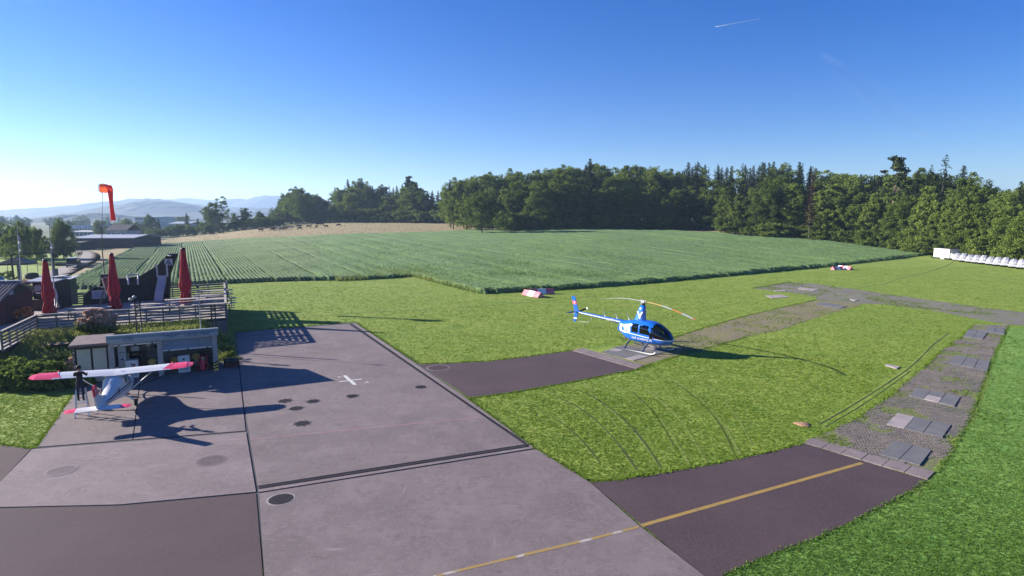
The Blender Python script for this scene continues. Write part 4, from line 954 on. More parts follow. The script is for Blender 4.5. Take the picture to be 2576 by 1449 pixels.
# tail boom
secs = [(-1.55,1.62,.20,.20,.26,2),(-2.1,1.68,.155,.155,.16,2),(-3.5,1.75,.125,.125,.125,2),(-5.0,1.82,.10,.10,.10,2),(-6.15,1.87,.075,.075,.075,2),(-6.2,1.87,.02,.02,.02,2)]
m_, t_, out_ = new_mat('heli_boom'); N_ = t_.nodes; K_ = t_.links
pb = N_.new('ShaderNodeBsdfPrincipled'); pb.inputs['Roughness'].default_value = .2; pb.inputs['Coat Weight'].default_value = .6; K_.new(pb.outputs[0], out_.inputs[0])
tc_ = N_.new('ShaderNodeTexCoord'); sx = N_.new('ShaderNodeSeparateXYZ'); K_.new(tc_.outputs['Object'], sx.inputs[0]); ox, oz = sx.outputs['X'], sx.outputs['Z']
lz = mth('MULTIPLY_ADD', ox, -.046, 1.595)
w_ = mth('MULTIPLY', band(mth('SUBTRACT', oz, lz), -.03, .02), band(ox, -5.9, -1.9))
mx_ = N_.new('ShaderNodeMix'); mx_.data_type = 'RGBA'; mx_.inputs['A'].default_value = (.010,.10,.42,1); mx_.inputs['B'].default_value = (.80,.80,.80,1)
K_.new(w_, mx_.inputs['Factor']); K_.new(mx_.outputs['Result'], pb.inputs['Base Color']); M['heli_boom'] = m_
rb_ = loft_grid(secs, 20, 6); boom = loft_parts(rb_, lambda c: 0, ['tail_boom'], [M['heli_boom']], H)[0]
# exhaust grille block below the boom
mb = MB(); mb.box((-1.9,0,1.22), (.25,.46,.34)); mb.build('engine_cowling', M['blue_tail'], H)
mb = MB()
for k in range(4): mb.box((-2.03,0,1.10+k*.075), (.03,.40,.03))
mb.build('grille', M['black'], H)
# mast fairing, hub, blades
mb = MB(); vs = []
prof = [(1.95,.74,.28,-.22), (2.3,.60,.23,-.17), (2.75,.44,.17,-.10), (3.04,.32,.13,-.05)]
n = 16
for z_, lx, wy, xo in prof:
    for k in range(n):
        a = 2*math.pi*k/n; vs.append((xo+lx*(math.cos(a)*.55 if math.cos(a) > 0 else math.cos(a)*.75), wy*math.sin(a), z_))
fs = [(i*n+k, i*n+(k+1) % n, (i+1)*n+(k+1) % n, (i+1)*n+k) for i in range(3) for k in range(n)]+[tuple(range(3*n, 4*n))]
mb.add(vs, fs, 0, True); fair = mb.build('mast_fairing', M['blue'], H)
def chev(y_, s_):
    b = MB(); f = lambda x_, z_: (x_, y_+s_*(.150+(3.02-z_)*.10), z_)
    b.add([f(-.42,2.62), f(-.30,2.62), f(-.16,2.40), f(-.05,2.62), f(.08,2.62), f(-.09,2.28), f(-.10,2.12), f(-.22,2.12), f(-.25,2.28)], [(0,1,2,8), (2,3,4,5), (2,5,6,7,8)]); return b
b1 = chev(.012, 1); b2 = chev(-.012, -1); k = len(b1.v); b1.v += b2.v; b1.f += [[k+i for i in f] for f in b2.f]; b1.m += b2.m; b1.sm += b2.sm
b1.build('white_bird_emblem', M['white'], fair)
mb = MB(); mb.tube([(-.05,0,3.0), (-.05,0,3.32)], .06, 10); mb.lathe([(.09,3.02),(.15,3.06),(.15,3.09),(.09,3.12)], 14, (-.05,0,0))
mb.build('mast', M['black'], H)
BR = R(-15.5)
mb = MB(); mb.box((-.05,0,3.30), (.34,.16,.15), BR); mb.box((-.05,0,3.36), (.62,.10,.06), BR)
for s_ in (-1, 1):
    d = Vector((math.cos(BR), math.sin(BR), 0))*s_; mb.tube([Vector((-.05,0,3.12))+d.orthogonal()*.0+Vector((-d.y,d.x,0))*.12, Vector((-.05,0,3.3))+d*.28+Vector((-d.y,d.x,0))*.12], .02, 6)
mb.build('rotor_hub', M['grey'], H)
for s_, cols in ((1, [(0,.30,3),(.30,1.95,0),(1.95,2.9,1),(2.9,3.85,2),(3.85,4.8,1),(4.8,5.03,2)]), (-1, [(0,.3,3),(.3,2.4,4),(2.4,3.6,4),(3.6,5.03,1)])):
    mb = MB(); d = Vector((math.cos(BR), math.sin(BR), 0))*s_; w = Vector((-d.y, d.x, 0))*s_; o_ = Vector((-.05,0,3.31))
    for a, b, mi in cols:
        st = np.linspace(a, b, 5)
        for i in range(4):
            q = []
            for r_ in (st[i], st[i+1]):
                z_ = -.62*(r_/5.03)**2+.05*r_*.5; hw = .05 if r_ < .29 else .10
                for (yy, zz) in ((-hw, .0), (hw*.3, .018), (hw, .004), (hw*.3, -.012)): q.append(o_+d*r_+w*yy+Vector((0,0,z_+zz)))
            mb.add(q, [(0,1,5,4), (1,2,6,5), (2,3,7,6), (3,0,4,7)], mi)
    mb.build('rotor_blade', [M['rotor_yellow'], M['white'], M['rotor_orange'], M['steel'], M['offwhite']], H)
# tail surfaces
mb = MB()
def fin(b, pts, th=.05, mi=0): b.prism([(x_, -th/2, z_) for x_, z_ in pts], (0, th, 0), mi)
fin(mb, [(-5.95,1.86),(-6.38,1.86),(-6.72,3.02),(-6.40,3.06)]); fu = mb.build('tail_fin', M['blue'], H)
mb = MB(); fin(mb, [(-6.17,2.44),(-6.57,2.44),(-6.64,2.68),(-6.26,2.68)], .06); mb.build('red_band', M['pink_red'], fu)
mb = MB(); mb.box((-6.41,0,2.56), (.05,.068,.16)); mb.box((-6.41,0,2.56), (.16,.069,.05)); mb.build('white_cross', M['white'], fu)
mb = MB(); fin(mb, [(-6.0,1.86),(-6.38,1.86),(-6.52,1.12),(-6.28,1.10)]); lf = mb.build('lower_tail_fin', M['blue_tail'], H)
mb = MB(); fin(mb, [(-6.10,1.42),(-6.455,1.42),(-6.475,1.32),(-6.16,1.32)], .06); mb.build('white_band', M['white'], lf)
mb = MB(); mb.box((-6.2,-.50,1.90), (.36,.95,.035)); mb.build('stabilizer', M['stripe'], H)
mb = MB(); mb.tube([(-6.08,.08,1.92), (-6.08,.36,1.92)], .05, 8); th_ = R(24); mb.box((-6.08+.36*math.cos(th_),.36,1.92+.36*math.sin(th_)), (.72,.03,.13), 0, 0, (0,-th_)); mb.box((-6.08-.36*math.cos(th_),.36,1.92-.36*math.sin(th_)), (.72,.03,.13), 0, 0, (0,-th_)); tr_ = mb.build('tail_rotor', M['black'], H)
mb = MB(); mb.box((-6.08+.68*math.cos(th_),.36,1.92+.68*math.sin(th_)), (.16,.034,.135), 0, 0, (0,-th_)); mb.box((-6.08-.68*math.cos(th_),.36,1.92-.68*math.sin(th_)), (.16,.034,.135), 0, 0, (0,-th_)); mb.build('white_tip', M['white'], tr_)
mb = MB(); mb.tube([(-4.6,.0,1.78), (-4.75,.05,1.42), (-5.2,.10,1.18), (-5.8,.08,1.13), (-6.4,0,1.15)], .018, 6); mb.build('tail_guard', M['offwhite'], H)
for i, (x_, z_, h_) in enumerate([(-3.35,1.86,.55),(-2.25,1.83,.55),(-1.2,1.92,.48)]):
    mb = MB(); mb.tube([(x_,0,z_), (x_-.06,0,z_+.08), (x_-.22,0,z_+h_)], [.045,.03,.010], 7); mb.build('antenna', M['offwhite'], H)
# skids
for s_ in (-1, 1):
    mb = MB(); mb.tube([(-1.55,1.05*s_,.05), (1.35,1.05*s_,.05), (1.62,1.05*s_,.10), (1.80,1.05*s_,.24)], .045, 8); mb.build('skid', M['offwhite'], H)
    for x_ in (-.75, .75):
        mb = MB(); mb.tube([(x_,.40*s_,.66), (x_,.80*s_,.36), (x_,1.05*s_,.07)], [.055,.05,.045], 8); mb.build('skid_leg', M['stripe'], H)
# lettering on both sides and the registration on the boom
for s_ in (1, -1):
    text('lettering', 'heli-academy.ch', .26, M['white'], H, (.42,.725*s_,.895), (R(90)+.02*s_, 0, R(180) if s_ > 0 else 0), .004)
    o = text('lettering', 'HB-ZYU', .24, M['white'], H, (-2.75,.16*s_,1.715), (R(90), R(2.3)*s_, R(180) if s_ > 0 else 0), .004)

# ------------------------------------------------------------------ small aeroplane at the pumps
wc = Vector((-18.92, 27.80, .03)); PH = math.atan2(E2.y, E2.x)+R(-5)
A = root('small_aeroplane', 'white high-wing aeroplane with red wing tips standing tail towards the camera at the fuel station', 'aeroplane', wc, PH)
A.scale = (.77,)*3
secs = [(2.98,1.05,.10,.10,.12,2),(2.88,1.05,.26,.22,.26,2.2),(2.35,1.05,.42,.31,.40,2.5),(1.5,1.08,.52,.42,.48,2.7),(.95,1.15,.55,.52,.55,2.8),(.5,1.25,.57,.82,.65,3),(0,1.28,.57,.86,.68,3),(-.6,1.28,.56,.84,.66,3),(-1.1,1.26,.48,.72,.58,2.7),(-1.7,1.22,.38,.48,.46,2.4),(-2.5,1.18,.27,.32,.34,2.2),(-3.5,1.14,.17,.20,.23,2),(-4.4,1.12,.08,.10,.14,2),(-4.62,1.12,.03,.04,.05,2)]
rp = loft_grid([(a, b, c*1.1, d, e, f) for a, b, c, d, e, f in secs], 40, 5)
def pcl(c):
    x, y, z = c
    if .62 < x < 1.15 and z > 1.50+.05*(x-.6): return 1
    if -.75 < x < .55 and 1.48+.22*max(0, -x-.1) < z < 1.98 and abs(y) > .36: return 2 if y > 0 else 3
    return 0
loft_parts(rp, pcl, ['fuselage', 'windshield', 'cabin_window', 'cabin_window'], [M['white'], M['dark_glass'], M['dark_glass'], M['dark_glass']], A)
mb = MB(); mb.tube([(2.96,0,1.05), (3.18,0,1.05)], [.13,.03], 10); mb.build('spinner', M['white'], A)
pa = R(62)
for s_ in (1, -1):
    mb = MB(); mb.box((3.03,-s_*.5*math.cos(pa),1.05+s_*.5*math.sin(pa)), (.05,.95,.13), 0, 0, (-pa, .0)); mb.build('propeller_blade', M['black'], A)
WZ = 2.12
for s_ in (1, -1):
    mb = MB(); wing(mb, (.70,.0,WZ), (.66,3.05*s_,WZ+.09), 1.52, 1.48, .12); wg = mb.build('wing', M['white'], A)
    # red outer panel with a slanted seam and a rounded tip
    mb = MB(); wing(mb, (.66,3.05*s_,WZ+.091), (.60,3.95*s_,WZ+.13), 1.48, 1.34, .12); wing(mb, (.60,3.95*s_,WZ+.13), (.36,4.28*s_,WZ+.15), 1.34, .78, .10)
    mb.build('wing_tip', M['pink_red'], wg)
    mb = MB(); mb.add([(.63,3.0*s_,WZ+.265), (.10,3.0*s_,WZ+.30), (-.69,2.62*s_,WZ+.125), (-.69,3.06*s_,WZ+.125), (.1,3.06*s_,WZ+.30), (.63,3.06*s_,WZ+.265)], [(0,1,4,5), (1,2,3,4)]); mb.build('seam_panel', M['pink_red'], wg)
    mb = MB(); mb.box((-.60,1.75*s_,WZ+.075), (.36,2.35,.05), 0, 0, (.03*s_, -.10)); mb.build('flap', M['white'], wg)
    mb = MB(); mb.box((-.395,1.75*s_,WZ+.135), (.025,2.36,.02), 0, 0, (.03*s_, -.10)); mb.build('flap_gap', M['grey'], wg)
    mb = MB(); mb.tube([(.10,.52*s_,.78), (.05,2.15*s_,WZ+.05)], .036, 8); mb.build('wing_strut', M['white'], A)
    mb = MB(); mb.tube([(-.15,.40*s_,.72), (-.25,.75*s_,.52), (-.30,1.02*s_,.24)], [.07,.06,.045], 8); mb.build('gear_leg', M['white'], A)
    mb = MB(); n = 18; 
    mb.tube([(-.30,(1.02-.07)*s_,.21), (-.30,(1.02+.07)*s_,.21)], .21, 18); wl = mb.build('wheel', M['rubber'], A)
    mb = MB(); mb.tube([(-.30,(1.02-.075)*s_,.21), (-.30,(1.02+.075)*s_,.21)], .10, 14); mb.build('rim', M['white'], wl)
    # tailplane with red tips
    mb = MB(); wing(mb, (-3.85,0,1.14), (-3.95,1.05*s_,1.14), .86, .80, .09); tp = mb.build('tailplane', M['white'], A)
    mb = MB(); wing(mb, (-3.95,1.05*s_,1.141), (-4.00,1.40*s_,1.14), .80, .74, .09); wing(mb, (-4.00,1.40*s_,1.14), (-4.14,1.56*s_,1.14), .74, .45, .08); mb.build('tailplane_tip', M['pink_red'], tp)
mb = MB(); mb.tube([(2.15,0,.75), (2.20,0,.20)], .04, 8); mb.build('nose_leg', M['white'], A)
mb = MB(); mb.tube([(2.20,-.06,.19), (2.20,.06,.19)], .19, 16); mb.build('wheel', M['rubber'], A)
mb = MB(); mb.prism([(-3.35,-.035,1.28), (-4.60,-.035,1.20), (-4.95,-.035,1.95), (-4.30,-.035,2.00)], (0,.07,0)); fn_ = mb.build('tail_fin', M['white'], A)
mb = MB(); mb.prism([(-4.29,-.04,2.003), (-4.952,-.04,1.953), (-5.15,-.04,2.46), (-4.75,-.04,2.58), (-4.58,-.04,2.54)], (0,.08,0)); ft = mb.build('fin_top', M['red'], fn_)
mb = MB()
for s_ in (-1, 1):
    for (a, b, c, d) in ((-4.80,2.08,.05,.32), (-4.68,2.20,.05,.26)): mb.box((a,.042*s_,b+d/2), (c,.004,d), 0, 0, (0,-.35))
    mb.box((-4.74,.042*s_,2.22), (.20,.004,.05), 0, 0, (0,.5))
mb.build('fin_emblem', M['white'], ft)
mb = MB(); mb.prism([(-1.2,-.02,2.02), (-2.8,-.02,1.46), (-3.5,-.02,1.30), (-3.9,-.02,1.62), (-3.6,-.02,1.30), (-1.2,-.02,1.7)], (0,.04,0)); 
mb = MB(); mb.prism([(-2.6,-.03,1.40), (-3.6,-.03,1.25), (-4.15,-.03,1.85)], (0,.06,0)); mb.build('dorsal_fin', M['white'], A)
# cheat line and registration
for s_ in (1, -1):
    mb = MB(); a = [q for q in rp[::1]]
    for lvl, w_, x0, x1 in ((1.36,.045,-3.9,.9), (1.20,.022,-3.6,1.4)):
        pts = []
        for ring in a:
            if not x0 < ring[0, 0] < x1: continue
            z_ = lvl-.05*(ring[0, 0]+1.5)*0-(.13 if ring[0, 0] < -2.6 else .13*max(0, min(1, (-ring[0, 0]-1.0)/1.6)))
            sel = ring[(ring[:, 1]*s_ > 0)]; sel = sel[np.argsort(sel[:, 2])]
            f = lambda zz: float(np.interp(zz, sel[:, 2], sel[:, 1]))
            pts.append(((ring[0, 0], f(z_-w_)+.006*s_, z_-w_), (ring[0, 0], f(z_+w_)+.006*s_, z_+w_)))
        vs = [p for q in pts for p in q]; mb.add(vs, [(2*i, 2*i+2, 2*i+3, 2*i+1) for i in range(len(pts)-1)])
    mb.build('stripe', M['stripe'], A)
    ang = math.atan2(.56-.27, 1.9)
    o = text('registration', 'HB-KMG', .36, M['stripe'], A, (-1.55,(.472)*s_,1.42), (R(86), 0, (R(180)-ang) if s_ > 0 else ang), .006)
mb = MB(); mb.tube([(-.05,-.12,2.36), (-.05,-.12,2.44)], [.05,.02], 8); mb.build('beacon', M['offwhite'], A)
for s_ in (-1, 1): MB().tube([(.0,.56*s_,.72), (-.02,.66*s_,.70)], .06, 8).build('strut_fairing', M['red'], A)

# fuel hose from the pump to the aeroplane
def wpt(px, py, z): return G(px, py, z)
hp_ = [wpt(452,905,.75), wpt(425,925,.55), wpt(405,948,.35), wpt(370,962,.30), wpt(335,975,.28), wpt(318,980,.45), wpt(300,968,.9)]
crv = []
for i in range(len(hp_)-1):
    p0, p1, p2, p3 = hp_[max(i-1,0)], hp_[i], hp_[i+1], hp_[min(i+2,len(hp_)-1)]
    for k in range(6):
        t = k/6; crv.append(.5*((2*p1)+(p2-p0)*t+(2*p0-5*p1+4*p2-p3)*t*t+(3*p1-p0-3*p2+p3)*t**3))
crv.append(hp_[-1])
MB().tube(crv, .026, 8).build('fuel_hose', M['rubber'], label='black fuel hose running from the fuel pumps to the white aeroplane', cat='hose')

# ------------------------------------------------------------------ ladder and person
lb = Vector((-19.62, 26.40, .03)); LA = R(30)
Ld = root('step_ladder', 'aluminium folding step ladder standing behind the wing of the white aeroplane', 'ladder', lb, LA)
for s_ in (-1, 1):
    for f_ in (-1, 1):
        mb = MB(); mb.bar((.26*s_, .32*f_, 0), (.17*s_, .05*f_, 1.22), .045, .03, up=(0,1,0)); r_ = mb.build('rail', M['steel'], Ld)
        mb = MB(); mb.box((.26*s_, .32*f_, .03), (.06,.05,.06)); mb.build('foot', M['offwhite'], r_)
for k in range(5):
    z_ = .2+k*.22; t = z_/1.22; w_ = .52-.18*t
    mb = MB(); mb.box((0, -.32+.27*t, z_), (w_, .09, .03)); mb.build('step', M['steel'], Ld)
    if k % 2 == 0: mb = MB(); mb.box((0, .32-.27*t, z_), (w_, .03, .03)); mb.build('brace', M['steel'], Ld)
mb = MB(); mb.box((0,0,1.235), (.40,.22,.03)); mb.build('top_step', M['lightgrey'], Ld)

def skin_person(name, joints, edges, S_):
    """grow one continuous body over a skeleton; joints: name -> (x,y,z,r)"""
    names = list(joints); me = bpy.data.meshes.new(name)
    me.from_pydata([Vector(joints[n][:3])*S_ for n in names], [(names.index(a), names.index(b)) for a, b in edges], [])
    o = bpy.data.objects.new(name, me); COL.objects.link(o)
    sk_ = o.modifiers.new('skin', 'SKIN'); sk_.use_smooth_shade = True
    if not me.skin_vertices: me.skin_vertices.new()
    for i, n in enumerate(names):
        r_ = joints[n][3]*S_; ry = joints[n][4]*S_ if len(joints[n]) > 4 else r_
        me.skin_vertices[0].data[i].radius = (r_, ry); me.skin_vertices[0].data[i].use_root = (i == 0)
    sb = o.modifiers.new('sub', 'SUBSURF'); sb.levels = 2; sb.render_levels = 2
    bpy.context.view_layer.update(); dg = bpy.context.evaluated_depsgraph_get()
    m2 = bpy.data.meshes.new_from_object(o.evaluated_get(dg)); bpy.data.objects.remove(o); return m2
J = {'pelvis':(0,0,.93,.135,.10),'waist':(0,.0,1.06,.125,.09),'chest':(0,.03,1.28,.155,.105),'collar':(0,.03,1.43,.10,.075),'neck':(0,.04,1.50,.052),'jaw':(0,.065,1.575,.066),'head':(0,.06,1.665,.085,.10),'crown':(0,.05,1.735,.06)}
E = [('pelvis','waist'),('waist','chest'),('chest','collar'),('collar','neck'),('neck','jaw'),('jaw','head'),('head','crown')]
for s_, n in ((-1,'a'), (1,'b')):
    J |= {f'sh{n}':(.18*s_,.03,1.40,.07), f'el{n}':(.25*s_,.22,1.22,.048), f'wr{n}':(.20*s_,.46,1.27,.033), f'pa{n}':(.185*s_,.53,1.28,.036,.02),
          f'hip{n}':(.095*s_,0,.87,.095), f'kn{n}':(.10*s_,.03 if s_ > 0 else .0,.48,.062), f'an{n}':(.10*s_,-.02,.09,.042), f'toe{n}':(.11*s_,.14,.04,.040)}
    E += [('collar',f'sh{n}'),(f'sh{n}',f'el{n}'),(f'el{n}',f'wr{n}'),(f'wr{n}',f'pa{n}'),('pelvis',f'hip{n}'),(f'hip{n}',f'kn{n}'),(f'kn{n}',f'an{n}'),(f'an{n}',f'toe{n}')]
    for k, (dx, l) in enumerate([(-.030,.050),(-.010,.058),(.010,.054),(.028,.042)]):
        x0 = .185*s_+dx; J |= {f'f{n}{k}':(x0,.565,1.28,.0095), f'g{n}{k}':(x0,.565+l*.6,1.272,.009), f'h{n}{k}':(x0,.565+l*.75,1.25,.008)}
        E += [(f'pa{n}',f'f{n}{k}'),(f'f{n}{k}',f'g{n}{k}'),(f'g{n}{k}',f'h{n}{k}')]
    J |= {f't{n}':(.185*s_-.045*s_,.525,1.27,.011), f'u{n}':(.185*s_-.055*s_,.56,1.255,.009)}; E += [(f'pa{n}',f't{n}'),(f't{n}',f'u{n}')]
pm = skin_person('body', J, E, 1.0)
for m in ('skin','jacket','trousers','shoe'): pm.materials.append(M[m])
for p in pm.polygons:
    c = p.center; k = 0
    if c.z < .10: k = 3
    elif c.z < .98: k = 2
    elif c.z < 1.47 and not (c.y > .47): k = 1
    p.material_index = k; p.use_smooth = True
per = root('person', 'person in dark jacket and trousers standing on the ladder at the white wing', 'person', (-19.38, 26.05, .80), R(22)); per.scale = (.93,)*3
obj('body', pm, per)
mb = MB(); mb.lathe([(.02,1.775),(.07,1.768),(.098,1.735),(.106,1.69),(.106,1.65),(.100,1.61),(.085,1.585)][::-1], 18, (0,.035,0), fn=lambda t, z: 1.0 if math.sin(t) < .3 or z > 1.70 else .86); mb.build('hair', M['hair'], per)
mb = MB(); mb.lathe([(.012,-.012),(.016,0),(.012,.012)], 8, (.095,.06,1.655)); mb.lathe([(.012,-.012),(.016,0),(.012,.012)], 8, (-.095,.06,1.655)); mb.box((0,.17,1.645), (.022,.03,.035)); mb.build('face', M['skin'], per)
for s_ in (-1, 1):
    mb = MB(); mb.box((.035*s_,.150,1.672), (.024,.012,.012)); mb.build('eye', M['hair'], per)
mb = MB(); mb.box((0,.150,1.605), (.045,.014,.010)); mb.build('mouth', M['red'], per)
# ------------------------------------------------------------------ terrace, bank, fuel station
F0, F1 = Vector((-31.5,39.0,0)), Vector((-21.5,44.4,0)); R1 = Vector((-28.4,58.6,0)); RL = Vector((-37.6,50.4,0)); FL = Vector((-29.0,33.4,0))
ZD = 1.55
fd = (F1-F0).normalized(); fn = Vector((fd.y, -fd.x, 0))      # fn points down the bank, to the pumps
def ZB(x, y):
    px_, py_ = np.asarray(x)-F1.x, np.asarray(y)-F1.y
    t = px_*fn.x+py_*fn.y; a = px_*fd.x+py_*fd.y
    z = 1.45*(1-smooth((t-2.0)/6.5))*(1-smooth((a+2.0)/2.2))
    return z*smooth((t+1.0)/.5)+.10*(vnoise(x, y, 1.5, 41)-.5)*(z > .1)
gx = np.arange(-55, -15.5, .5); gy = np.arange(22, 50, .5); X, Y = np.meshgrid(gx, gy); Z = ZB(X, Y)
bank_poly = [F0-fd*22+fn*0, F1+fd*2.5, Vector((-17.0,36.8,0)), SF1+E2*2.1, SF0+E2*2.1-E1*.3, SF0-E1*.7, G(187,989)-Vector((.3,0,0)), G(60,985), G(-300,985)]
cx = (X[:-1, :-1]+X[1:, 1:])/2; cyy = (Y[:-1, :-1]+Y[1:, 1:])/2
obj('grass_bank', grid_mesh('grass_bank', X, Y, Z+.01, M['rough'], inside(bank_poly, cx, cyy)), kind='structure')
n = 60000; x = rng.uniform(-52, -16.5, n); y = rng.uniform(25, 46, n); k = inside(bank_poly, x, y); x, y = x[k], y[k]
z = ZB(x, y); nz = vnoise(x, y, 2.2, 51)
k = z > .02; x, y, z, nz = x[k], y[k], z[k], nz[k]
co, tt = blades(x, y, z, .18+.35*nz*rng.random(len(x)), np.full(len(x), .16), 3, np.clip(.1+.75*nz, 0, 1), .55)
obj('bank_grass', tri_mesh('bank_grass', co, 3, M['blade_long'], tt), kind='stuff', label='long uncut grass on the bank below the terrace', cat='grass')

Dk = root('terrace', 'raised wooden terrace with rails beside the snack hut above the fuel station', 'terrace', (0,0,0))
back = [R1, RL, Vector((-52,47,0)), Vector((-52,28,0)), F0-fd*22*0+Vector((-3,-6,0)), FL, F0]
mb = MB(); poly = [F1]+back
mb.prism([(p.x, p.y, ZD-.22) for p in poly], (0,0,.16)); mb.build('deck_frame', M['wood_dark'], Dk)
P_ = np.array([(p.x, p.y) for p in poly]); c_, s_ = fd.x, fd.y
V_ = P_@np.array([-s_, c_]); v0, v1 = V_.min(), V_.max(); v = v0
boards = []
while v < v1:                    # boards laid along the front rail, clipped to the outline
    u = []
    for vv in (v+.16,):
        for i in range(len(P_)):
            a, b = P_[i], P_[(i+1) % len(P_)]; va, vb = V_[i], V_[(i+1) % len(P_)]
            if (va-vv)*(vb-vv) < 0: f = (vv-va)/(vb-va); q = a+(b-a)*f; u.append(q@np.array([c_, s_]))
    u.sort()
    for i in range(0, len(u)-1, 2):
        mid = (u[i]+u[i+1])/2; l = u[i+1]-u[i]
        if l > .3:
            mb = MB(); mb.box((0,0,0), (l,.305,.05)); o = mb.build('deck_board', M['wood_pale'], Dk)
            o.location = (mid*c_-(v+.16)*s_, mid*s_+(v+.16)*c_, ZD-.03+random.uniform(-.004,.004)); o.rotation_euler = (0,0,math.atan2(s_, c_))
    v += .32
# boarded wall under the rails
def wall_panels(a, b, n, name='wall_panel'):
    for i in range(n):
        p, q = a.lerp(b, i/n), a.lerp(b, (i+1)/n); e = (q-p).normalized()*.01
        mb = MB(); mb.bar((p.x+e.x, p.y+e.y, .66), (q.x-e.x, q.y-e.y, .66), .06, 1.36); mb.build(name, M['wood_grey'], Dk)
wall_panels(F0-fn*.06, F1-fn*.06, 12); wall_panels(F1-fd*.06, R1-fd*.06, 14)
def fence(p0, p1, nb, label, rows=5, z=ZD, top=1.03, m='wood_grey', span=2, off=0):
    r = root('railing', label, 'railing', (p0.x, p0.y, z), math.atan2(p1.y-p0.y, p1.x-p0.x), 'slatted wooden railings of the terrace')
    L_ = (Vector((p1.x,p1.y,0))-Vector((p0.x,p0.y,0))).length; w = L_/nb
    pm_ = None
    for i in range(nb+1):
        if pm_ is None: mb = MB(); mb.box((0,0,top/2-.1), (.09,.09,top+.2)); pm_ = mb.build('post', M[m], r); o = pm_
        else: o = pm_.copy(); COL.objects.link(o); o.parent = r
        o.location = (i*w, .065, 0)
    i = 0; meshes = {}
    while i < nb:
        k = min(span, nb-i)
        for j in range(rows):
            zz = .14+j*(top-.10)/(rows-.4)
            if k not in meshes: mb = MB(); mb.box((0,0,0), (k*w-.015,.028,.115)); meshes[k] = mb.build('plank', M[m], r); o = meshes[k]
            else: o = meshes[k].copy(); COL.objects.link(o); o.parent = r
            o.location = (i*w+k*w/2, random.uniform(-.004,.004), zz); o.rotation_euler = (random.uniform(-.03,.03), random.uniform(-.006,.006), 0)
        i += k
    mb = MB(); mb.box((L_/2, .04, top+.03), (L_+.1, .15, .035)); mb.build('handrail', M['wood_pale' if m != 'wood_pale' else m], r)
    return r
fence(F0, F1, 11, 'long slatted railing at the front of the terrace above the bank')
fence(F1, R1, 9, 'slatted railing at the terrace side next to the airfield lawn')
fence(RL, R1, 8, 'slatted railing at the back of the terrace before the crop')
fence(FL, F0, 5, 'short slatted railing running forward from the terrace corner with the bushes')
for p, t_ in ((R1, 'pale corner post pair at the back of the terrace'),):
    mb = MB(); mb.box((0,0,.62), (.16,.16,1.35)); mb.box((.12,-.28,.56), (.14,.14,1.25)); o = mb.build('corner_post', M['wood_pale'], label=t_, cat='post'); o.location = (p.x+.12, p.y+.12, ZD)

# tables with benches
def make_table():
    r = root('picnic_table', 'picnic table', 'picnic table')
    for k in range(4): mb = MB(); mb.box((0,-.30+.2*k,.75), (2.6,.19,.035)); mb.build('table_board', M['wood_pale'], r)
    for s_ in (-1, 1):
        mb = MB(); mb.box((0,.72*s_,.45), (2.6,.27,.04)); mb.build('bench', M['wood_pale'], r)
        for x_ in (-.95, .95):
            mb = MB(); mb.bar((x_,.25*s_,.73), (x_,.62*s_,.0), .07, .05, up=(1,0,0)); mb.build('leg', M['wood_dark'], r)
            mb = MB(); mb.bar((x_,.10*s_,.42), (x_,.82*s_,.42), .07, .05); mb.build('crossbar', M['wood_dark'], r)
    return r
tb = [(-31.7,44.0,27,'picnic table in front of the trestle, nearest to the snack hut'),(-28.2,46.4,27,'picnic table in front of the slide, near the long front railing'),(-26.2,51.9,27,'picnic table at the back of the terrace beside the third parasol'),(-24.6,49.2,27,'picnic table by the side railing, in front of the back table'),(-27.2,49.2,27,'picnic table at the foot of the third parasol'),(-23.4,46.3,27,'picnic table in the corner of the front and side railings'),(-27.6,55.0,27,'picnic table in the back corner of the railings')]
t0 = make_table()
for i, (x_, y_, a, lb) in enumerate(tb):
    o = t0 if i == 0 else clone(t0)
    tag(o, lb, None, 'picnic tables on the terrace', None, (x_, y_, ZD), R(a))
    if i in (0, 1): o.scale = (1.15,1,1)

# closed parasols
M['parasol'] = mat('parasol_red', (.36,.012,.03), [(2,(.28,.008,.025),.45,.7,4,(6,6,.6))], rough=.8, spec=.2)
def parasol(px, py, top, label):
    p = G(px, py, ZD); d = p.y; Ht = at(px, top, d).z-ZD; k = Ht/142
    r = root('parasol', label, 'parasol', p, random.random(), 'closed red parasols on the terrace')
    mb = MB(); mb.tube([(0,0,0), (0,0,Ht+.05)], .045, 10); mb.build('pole', M['offwhite'], r)
    mb = MB(); mb.box((0,0,.05), (.85,.85,.10)); mb.build('base', M['slab_light'], r)
    pf = [(4.2,138),(4.6,132),(6.2,112),(8.8,80),(11.2,58),(12.2,50),(10.6,40),(8.6,33),(8.2,31),(9.6,27),(11.6,16),(13.5,6),(12.6,4)]
    b = MB(); b.lathe([(a*k, z*k) for a, z in pf][::-1], 48, fn=lambda t, z: 1+.20*math.cos(8*t+z*1.1)+.07*math.cos(5*t-z*2)); b.build('canopy', M['parasol'], r)
    mb = MB(); mb.lathe([(9.0*k,30.5*k),(9.6*k,31.2*k),(9.6*k,33*k),(9.0*k,33.8*k)], 24); mb.build('strap', M['parasol'], r)
    mb = MB(); mb.lathe([(4.6*k,137*k),(4.8*k,139*k),(4.0*k,142*k)], 16); mb.build('cap', M['black'], r)
    # hem ropes and crank
    mb = MB(); mb.tube([(10.2*k,-4*k,26*k), (11*k,-6*k,14*k), (9*k,-8*k,2*k)], .012, 5); mb.build('rope', M['offwhite'], r)
parasol(125,790,652,'closed red parasol standing in front of the snack hut')
parasol(291,779,637,'closed red parasol beside the crossed trestle and the black play aeroplane')
parasol(469,766,623,'closed red parasol behind the slide, nearest to the side railing')

